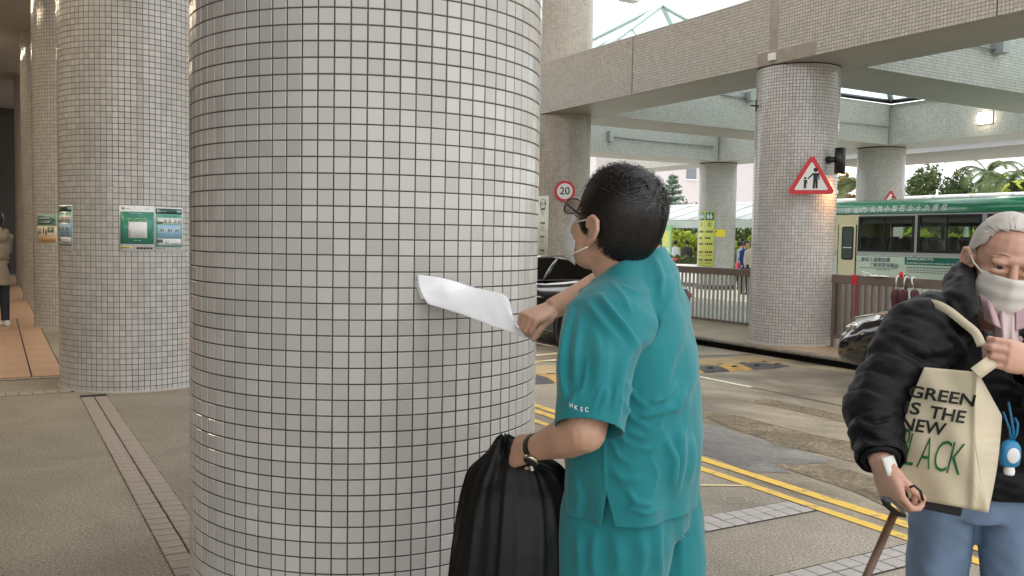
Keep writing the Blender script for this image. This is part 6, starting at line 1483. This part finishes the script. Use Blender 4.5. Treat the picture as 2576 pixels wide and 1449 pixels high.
# ---- shirt and scarf
PINK=mat('pink_shirt',(.50,.33,.36),.8,sheen=.2,bump=.3,bscale=300)
b=MB(); b.loft([oval(OF(x,0,z),OF.f,OF.l,rb,ra,26,2.2) for z,x,ra,rb in ((.8,-.07,.175,.135),(.95,-.05,.18,.13),(1.07,-.025,.175,.115),(1.13,-.015,.13,.095),(1.165,.0,.085,.085))]); shm=blend(b,.008,4,'shirt'); V=getv(shm); N=getn(shm); V+=N*(.003*noise3(V,45,31))[:,None]; setv(shm,V)
sculpt(shm,[([(2480,760),(2505,820),(2530,880)],.012,10,.4),([(2560,760),(2540,820),(2535,880)],.012,10,.4),([(2500,770),(2520,800),(2560,800)],.008,8,.5)])
shift(shm,OL); so2=obj('shirt',shm,PINK,old)
def quad_cloth(nm,c4,ds,bul,m,fold=0.0,nf=3,par=so2,n=12):
    (a,b_,c,d_)=[np.array(q,float) for q in c4]; g=[]
    for i in range(n):
        r=[]
        for j in range(n):
            s_,t=j/(n-1),i/(n-1); p=(1-t)*((1-s_)*a+s_*b_)+t*((1-s_)*d_+s_*c); dd=(1-t)*((1-s_)*ds[0]+s_*ds[1])+t*((1-s_)*ds[3]+s_*ds[2])
            r.append(at(p[0],p[1],dd-bul*math.sin(PI*s_)*(.4+.6*math.sin(PI*t))+fold*math.sin(nf*PI*s_+1.5*t))-OC)
        g.append(r)
    return obj(nm,grid_mesh(g,.003,Vector((0,-1,0))),m,par)
SCF=mat('scarf_pale',(.60,.48,.47),.85,bump=.3,bscale=120)
quad_cloth('scarf',[(2494,748),(2566,752),(2560,890),(2512,885)],(2.455,2.455,2.405,2.41),.030,SCF,.008,4,old,18)
quad_cloth('collar_flap',[(2464,738),(2500,764),(2520,828),(2478,806)],(2.452,2.425,2.395,2.425),.012,PINK,.004,2)
quad_cloth('collar_flap',[(2556,768),(2600,742),(2610,815),(2556,832)],(2.42,2.45,2.43,2.395),.012,PINK,.004,2)
# ---- jeans and shoes
DEN=mat('washed_denim',(.17,.24,.36),.85,var=.18,vscale=10,bump=.35,bscale=350)
b=MB(); b.loft([oval(OF(-.075,0,z),OF.f,OF.l,rb,ra,28,2.2) for z,ra,rb in ((.82,.17,.13),(.72,.175,.14),(.60,.165,.13))])
for s,ly,fx in ((1,.098,.05),(-1,-.098,-.06)):
    b.loft([oval(OF(-.075+fx*(.7-z)/.4*.8,ly,z),OF.f,OF.l,ra,rb,24,2.2) for z,ra,rb in ((.72,.12,.09),(.55,.115,.092),(.40,.10,.085),(.2,.088,.08),(.07,.085,.08),(.04,.085,.08))])
jn=blend(b,.010,4,'jeans'); V=getv(jn); N=getn(jn); V+=N*(.004*noise3(V*np.array((1,1,.5)),40,41)+.002*noise3(V,80,42))[:,None]; setv(jn,V); cut(jn,[((0,0,.06),(0,0,-1),None)]); shift(jn,OL); obj('jeans',jn,DEN,old)
for s,ly,fx in ((1,.098,.02),(-1,-.098,-.19)):
    b=MB(); b.loft([oval(OF(fx-.10+.28*t,ly,zc)-OC,OF.l,Vector((0,0,1)),w,h,16,2.4) for t,zc,w,h in ((0,.045,.025,.03),(.12,.05,.036,.045),(.35,.052,.04,.05),(.6,.042,.047,.04),(.85,.034,.045,.03),(1,.028,.025,.02))]); obj('shoe',b,mat('grey_shoe',(.2,.2,.2),.6) if s>0 else bpy.data.materials['grey_shoe'],old)
# white dressing and strap on the wrist
hx=hd.orthogonal().normalized()
b=MB(); g=[[wo+hd*(-.012+.045*i/4)+(Matrix.Rotation(-1.35+1.25*j/6,3,hd)@((cam0-wo).normalized()-hd*(cam0-wo).normalized().dot(hd)).normalized())*.0345 for j in range(7)] for i in range(5)]
obj('wrist_dressing',grid_mesh([[p-OC for p in r] for r in g],.003,((cam0-wo).normalized())),mat('dressing_white',(.72,.72,.68),.8,bump=.3,bscale=90),old)
# ---------------------------------------------------------------- tote bag
TOTE=mat('tote_canvas',(.60,.52,.37),.9,sheen=.2,bump=.22,bscale=600,var=.05,vscale=12)
tb=thing('tote_bag','cream canvas tote bag printed GREEN IS THE NEW BLACK','bag',at(2380,1100,2.18))
TBL=tb.location.copy()
FRp=[(2344,926),(2460,936),(2455,1165),(2484,1287),(2268,1253),(2244,1093)]
def quad(s,t):
    """front of the bag in photo position: s across, t down"""
    Ltop,Rtop=np.array((2326,924.)),np.array((2460,936.)); Lb,Rb=np.array((2240,1246.)),np.array((2484,1288.))
    L=(1-t)*Ltop+t*Lb+np.array((-16*math.sin(PI*t),0)); Rr=(1-t)*Rtop+t*Rb+np.array((-20*math.sin(PI*min(1,t*1.05)),0))
    return (1-s)*L+s*Rr
def tote_d(px,py):
    u=(px-2244)/240; v=(py-926)/360
    d=2.165+.15*np.clip(1-u,0,1.2)**1.15*(1-.35*np.clip(v,0,1))-.030*math.sin(PI*np.clip(u,0,1))*math.sin(PI*np.clip(v*.9+.08,0,1))
    d+=.0045*math.sin(px*.035+py*.012)*v+.003*math.sin(px*.06-py*.03)+.0025*math.sin(py*.055+px*.02)
    d-=.012*math.exp(-((px-(2462-8*v*2))/9)**2)
    return d+.03*(1-v)
g=[]
for i in range(41):
    r=[]
    for j in range(33):
        q=quad(j/32,i/40); r.append(at(q[0],q[1],tote_d(*q))-TBL)
    g.append(r)
obj('front_panel',grid_mesh(g,.003,Vector((0,-1,0))),TOTE,tb)
# gusset side to the right and the back panel
def gus(s,t):
    a=quad(1,t); 
    e=np.array((2521,1046.)) if t<.33 else None
    if t<.34: k=t/.34; b_=np.array((2460,936.))*(1-k)+np.array((2521,1046.))*k
    else: k=(t-.34)/.66; b_=np.array((2521,1046.))*(1-k)+np.array((2486,1290.))*k+np.array((6*math.sin(PI*k),0))
    p=a*(1-s)+b_*s; return p
g=[]
for i in range(61):
    r=[]
    for j in range(13):
        t=i/60; s=j/12; p=gus(s,t); q=gus(0,t); d=tote_d(*q)+s*.075+.0035*math.sin(t*95)*s**2*(1 if t>.34 else .2)-.012*math.sin(PI*s)
        r.append(at(p[0],p[1],d)-TBL)
    g.append(r)
obj('side_panel',grid_mesh(g,.003,Vector((0,-1,0))),TOTE,tb)
g=[]
for i in range(21):
    r=[]
    for j in range(17):
        t=i/20; s=j/16; a=quad(0,t); e=gus(1,t); p=a*(1-s)+e*s; r.append(at(p[0],p[1],tote_d(*a)+.012+.065*s+.05*math.sin(PI*s))-TBL)
    g.append(r)
obj('back_panel',grid_mesh(g,.003,Vector((0,-1,0))),TOTE,tb)
def strap(pts,w=.014,name='strap'):
    P=np.array([tuple(at(*q)) for q in pts]); g=[[],[]]; n=28
    C_=[Vector(spl(P,t)) for t in np.linspace(0,1,n)]
    A=[];B_=[]
    for i,c in enumerate(C_):
        tg=(C_[min(i+1,n-1)]-C_[max(i-1,0)]).normalized(); v=(c-cam0).normalized(); sd_=tg.cross(v).normalized(); A.append(c+sd_*w-TBL); B_.append(c-sd_*w-TBL)
    obj(name,grid_mesh([A,[(a+b_)/2-(Vector(C_[0])-cam0).normalized()*.002 for a,b_ in zip(A,B_)],B_],.003,Vector((0,-1,0))),TOTE,tb)
strap([(2322,800,2.47),(2330,772,2.435),(2350,764,2.40),(2385,780,2.352),(2425,812,2.315),(2455,838,2.285),(2470,870,2.255)],.0105)
strap([(2455,940,2.19),(2475,925,2.19),(2492,912,2.20),(2505,895,2.22)],.016)
# print, laid on the canvas
BK=mat('print_black',(.012,.012,.012),.8); GR=mat('print_green',(.012,.13,.035),.8)
# the two bag axes in the picture, along a line of words and down the sheet
AXR=np.array((1.0,.155)); AXD=np.array((-.24,.97))
def print_word(s,x,y,w,h,m,bold=.0,lean=0):
    vs,fs=text2d(s,1.0,bold,'LEFT'); X=[v.x for v in vs]; Y=[v.y for v in vs]; x0,x1,y0,y1=min(X),max(X),min(Y),max(Y); pp=[]
    for v in vs:
        a=(v.x-x0)/(x1-x0)*w; c=(v.y-y0)/(y1-y0)*h
        p=np.array((x,y))+AXR*a-AXD*c; pp.append(at(p[0],p[1],tote_d(p[0],p[1])-.0042)-TBL)
    b=MB(); b.add(pp,fs); obj('lettering',b,m,tb)
zb3=lambda x,y:((2900+x*.3797)*.73182,(1250+y*.3797)*.73182)
for (s,x,y,w,h,m,bo) in (('GREEN',578,300,166,31,BK,.022),('IS',545,448,38,32,BK,.022),('THE',765,492,90,32,BK,.022),('NEW',507,595,112,33,BK,.022)):
    q=zb3(x,y); print_word(s,q[0],q[1],w,h,m,bo)
for ch,x,y,w in (('B',487,868,20),('L',548,912,21),('A',655,938,33),('C',793,965,36),('K',928,990,34)):
    q=zb3(x,y); print_word(ch,q[0],q[1],w,80,GR,-.012)
# black pouch under the tote
t=thing('black_pouch','black shoulder pouch hanging behind the bottom of the tote bag','bag',at(2340,1255,2.27))
b=MB(); b.loft([[at(2258+k*0,1235+6*0,2.27)-t.location,at(2425,1262,2.27)-t.location,at(2418,1300,2.27)-t.location,at(2262,1268,2.27)-t.location],[at(2258,1235,2.31)-t.location,at(2425,1262,2.31)-t.location,at(2418,1300,2.31)-t.location,at(2262,1268,2.31)-t.location]],0,True,False); bevel(obj('pouch_body',b,M['blackm'],t),.006)
b=MB(); P=[at(*q)-t.location for q in ((2288,1226,2.13),(2300,1222,2.125),(2315,1235,2.125),(2322,1258,2.13))]; b.tube(P,.0035,6); obj('cord',b,M['blackm'],t)
# hand sanitiser
t=thing('sanitiser_bottle','small blue sanitiser bottle hung by a blue strap on the jacket','bottle',at(2541,1140,2.27))
SB=mat('blue_silicone',(.02,.22,.45),.4)
b=MB(); bx,by,bz=Vector((1,0,0)),Vector((0,1,0)),Vector((0,0,1)); b.loft([oval(Vector((0,0,z)),bx,by,r,r*.62,20,2.4) for z,r in ((-.034,.014),(-.03,.022),(-.01,.026),(.015,.025),(.028,.018),(.034,.008))]); obj('sleeve',b,SB,t)
b=MB(); b.ellipsoid((0,-.0155,-.003),(.017,.004,.020),None,18,10); obj('window',b,mat('gel_clear',(.70,.72,.74),.2),t)
b=MB(); b.lathe([(.013,-.046),(.0115,-.055),(.001,-.0555)],14); b.lathe([(.011,-.034),(.013,-.046)],14,cap=False); obj('cap',b,M['whitep'],t)
for P in ([(0,0,.03),(-.006,-.004,.06),(-.016,-.004,.085),(-.022,0,.105)],[(0,0,.03),(.004,-.004,.055),(-.004,-.004,.095),(-.008,.004,.13)],[(.004,0,.03),(.012,-.004,.05),(.016,0,.075),(.010,.004,.09)]):
    b=MB(); b.tube(P,.0042,8,0,True,.5); obj('strap',b,SB,t)
# walking stick and folded spectacles in the hand
t=thing('walking_stick','dark wooden walking stick held in the hand of the elderly man','stick',wo+hd*.085+Vector((.9,.35,.1)).normalized()*.03)
g0=at(2180,1449,2.18)-t.location; dr_=(g0-Vector((0,0,0))).normalized(); zdown=t.location.z/-dr_.z
b=MB(); b.tube([dr_*.02,dr_*zdown*.5,dr_*zdown],[.010,.0095,.009],12); obj('shaft',b,mat('stick_wood',(.10,.045,.018),.4,var=.3,vscale=20),t)
b=MB(); b.ellipsoid((0,.0,.0),(.014,.014,.016),None,14,8); obj('handle',b,M['black'],t)
t=thing('folded_spectacles','folded black spectacles with a gold hinge dangling from his fingers','glasses',at(2246,1275,2.17))
b=MB(); b.loft([oval(Vector((x,0,z)),Vector((.55,0,.83)),Vector((0,1,0)),r,.008,14) for x,z,r in ((-.028,.022,.004),(-.018,.014,.012),(.0,.0,.013),(.018,-.013,.012),(.03,-.022,.004))]); obj('frame',b,M['black'],t)
b=MB(); b.tube([(-.012,-.011,.012),(.012,-.011,-.008)],.0035,8); obj('hinge',b,mat('gold_metal',(.65,.5,.2),.25,1),t)
# ================================================================ people farther away
SHOE_D=mat('dark_shoe',(.03,.03,.03),.6)
def figure(label,loc,face,h,top,topcol,legcol,haircol,skirt=None,group=None,arms=((.0,.0),(.0,.0)),shoecol=None,bag=None,vox=.011,hairlong=False):
    t=thing('person',label,'person',loc,0,group); k=h/1.68; Fp=Frame((0,0,0),(math.sin(face),math.cos(face),0))
    P=lambda a,l,z:Fp(a*k,l*k,z*k)
    b=MB(); hfp=Frame(P(.02,0,1.565),Fp.f); head_parts(b,hfp,k*.98); b.tube([P(0,0,1.52),P(-.01,0,1.40)],[.05*k,.055*k],12)
    b.loft([oval(P(0,0,z),Fp.f,Fp.l,rb*k,ra*k,18) for z,ra,rb in ((.85,.15,.10),(1.0,.13,.095),(1.2,.155,.11),(1.36,.15,.08),(1.41,.07,.06))])
    hands=[]
    for s,(fw,rs) in zip((1,-1),arms):
        sh_=P(0,s*.17,1.35); e=P(.02+fw*.18,s*.21,1.10+fw*.05); w=P(.06+fw*.38,s*.20-s*rs*.1,.88+fw*.28+rs*.3); b.tube([sh_,e,w],[.048*k,.04*k,.028*k],10); b.ellipsoid(w,(.035*k,.025*k,.045*k),None,10,6); hands.append((sh_,e,w))
    for s in (1,-1): b.tube([P(0,s*.085,.85),P(.02*s+.01,s*.09,.47),P(.03*s,s*.09,.06)],[.08*k,.055*k,.04*k],10)
    body=blend(b,vox,2,'body'); obj('body',body,SK,t)
    # top
    b=MB(); zl=skirt or .84
    rings=[(zl,.19 if skirt else .165,.155 if skirt else .125),(zl+.12,.18 if skirt else .165,.145 if skirt else .12),(1.0,.15,.118),(1.2,.175,.13),(1.35,.165,.10),(1.43,.08,.07)]
    b.loft([oval(P(0,0,z),Fp.f,Fp.l,rb*k,ra*k,22) for z,ra,rb in rings])
    for (sh_,e,w) in hands: b.tube([sh_.lerp(P(0,0,1.36),.2),sh_,e,e.lerp(w,.85)],[.06*k,.068*k,.058*k,.048*k],12)
    tm=blend(b,vox,3,'top'); V=getv(tm); N=getn(tm); V+=N*(.005*noise3(V*np.array((1,1,.5)),28,int(h*100))+.003*noise3(V,60,5))[:,None]; setv(tm,V); obj(top,tm,topcol,t)
    b=MB(); 
    for s in (1,-1): b.loft([oval(P(dx,s*.088,z),Fp.f,Fp.l,ra*k,rb*k,14) for z,dx,ra,rb in ((.95,0,.11,.09),(.75,.0,.10,.088),(.47,.01+.02*s,.075,.07),(.2,.03*s,.062,.06),(.09,.03*s,.058,.055))])
    obj('trousers',blend(b,vox,3,'trousers'),legcol,t)
    for s in (1,-1):
        b=MB(); b.loft([oval(P(.03*s-.07+.26*q,s*.09,zc),Fp.l,Vector((0,0,1)),w*k,hh*k,14,2.4) for q,zc,w,hh in ((0,.045,.025,.035),(.12,.055,.036,.05),(.35,.052,.04,.045),(.65,.038,.045,.034),(.9,.03,.04,.026),(1,.026,.02,.015))]); obj('shoe',b,shoecol or SHOE_D,t)
    hin=lambda p:(p[2]>.045 if p[0]>.04 else p[2]>-.04-(.08 if hairlong else 0)) 
    hc=hair_cap('hair',hfp,hin,haircol,t,(0,0,0),rad=(.112,.092,.112+(.0 if not hairlong else .03)),k=k,rough=.004,seed=int(h*77))
    md=hc.modifiers.new('s','SOLIDIFY'); md.thickness=.012
    if bag:
        b=MB(); b.loft([oval(P(-.17,0,z),Fp.l,Fp.f,w*k,d*k,18,3) for z,w,d in ((1.0,.10,.05),(1.03,.13,.08),(1.2,.14,.09),(1.36,.12,.07),(1.4,.06,.03))]); tb_=thing('backpack','backpack worn by the '+bag[1],'backpack',loc); obj('pack_body',b,bag[0],tb_)
        for s in (1,-1):
            b=MB(); b.tube([P(-.12,s*.10,1.36),P(.0,s*.11,1.46),P(.14,s*.12,1.30),P(.05,s*.16,1.08),P(-.10,s*.12,1.05)],.018*k,8,0,True,.5); obj('shoulder_strap',b,bag[0],tb_)
    return t
BLKH=mat('dark_hair_far',(.012,.010,.009),.5)
KHA=mat('khaki_coat',(.27,.23,.165),.8,bump=.3,bscale=200); NAVY=mat('navy_leggings',(.018,.024,.035),.8); 
p=at(-4,818,13.25)
wt_=figure('woman in khaki trench coat and dark leggings at the left edge','' if False else (p.x,p.y,0),math.radians(-60),1.66,'trench_coat',KHA,NAVY,BLKH,.62,None,((.35,.9),(.35,.9)),SHOE,None,.008,True)
b=MB(); k=1.66/1.68; Fp=Frame((0,0,0),(math.sin(math.radians(-60)),math.cos(math.radians(-60)),0))
b.loft([oval(Fp(0,0,z)*1.0,Fp.f,Fp.l,.128,.162,24) for z in (.985,1.025)],0,True); obj('belt',b,mat('coat_belt',(.20,.165,.11),.8),wt_)
b=MB(); b.tube([Fp(-.05,.10,1.40),Fp(-.11,0,1.36),Fp(-.05,-.10,1.40)],[.05,.065,.05],12); b.ellipsoid(Fp(-.12,0,1.33),(.06,.10,.08),Fp.rot(),14,8); obj('hood',b,KHA,wt_)
BLUE=mat('royal_blue_top',(.012,.035,.17),.8); DKT=mat('dark_trousers',(.012,.014,.02),.8)
def gp(px,d,z=-.17): q=at(px,660,d); return (q.x,q.y,z)
figure('person in royal blue top and dark trousers left of the kerb pillar',gp(1875,28),math.radians(150),1.68,'top',BLUE,DKT,BLKH,.78,None,vox=.016)
figure('person in pale blue top behind the one in royal blue',gp(1861,31),math.radians(80),1.66,'top',mat('pale_blue_top',(.55,.62,.68),.8),DKT,BLKH,None,None,vox=.016)
figure('person in beige top half hidden by the kerb pillar',gp(1893,27.2),math.radians(200),1.70,'top',mat('beige_top',(.42,.36,.30),.8),DKT,BLKH,None,None,vox=.016)
t=thing('red_suitcase','bright red bag carried beside the person in royal blue','bag',gp(1863,28.6)); t.location.z=.40
b=MB(); b.box((-.14,-.09,0),(.14,.09,.42)); bevel(obj('case',b,mat('coral_red',(.72,.05,.10),.5),t),.04,3); b=MB(); b.tube([(-.06,0,.42),(-.06,0,.56),(.06,0,.56),(.06,0,.42)],.012,8); obj('handle',b,M['black'],t)
figure('person in white and blue top waiting under the walkway',gp(1698,38),math.radians(60),1.66,'top',mat('white_blue_top',(.60,.66,.74),.8),DKT,BLKH,None,None,vox=.018)
figure('person in charcoal jacket waiting under the walkway',gp(1727,38.6),math.radians(20),1.68,'jacket',mat('charcoal_top',(.05,.05,.055),.8),DKT,BLKH,None,None,vox=.018)
figure('person with only dark hair showing above the teal shoulder',gp(1659,37),math.radians(-30),1.66,'top',mat('grey_top',(.3,.3,.3),.8),DKT,BLKH,None,None,vox=.018)
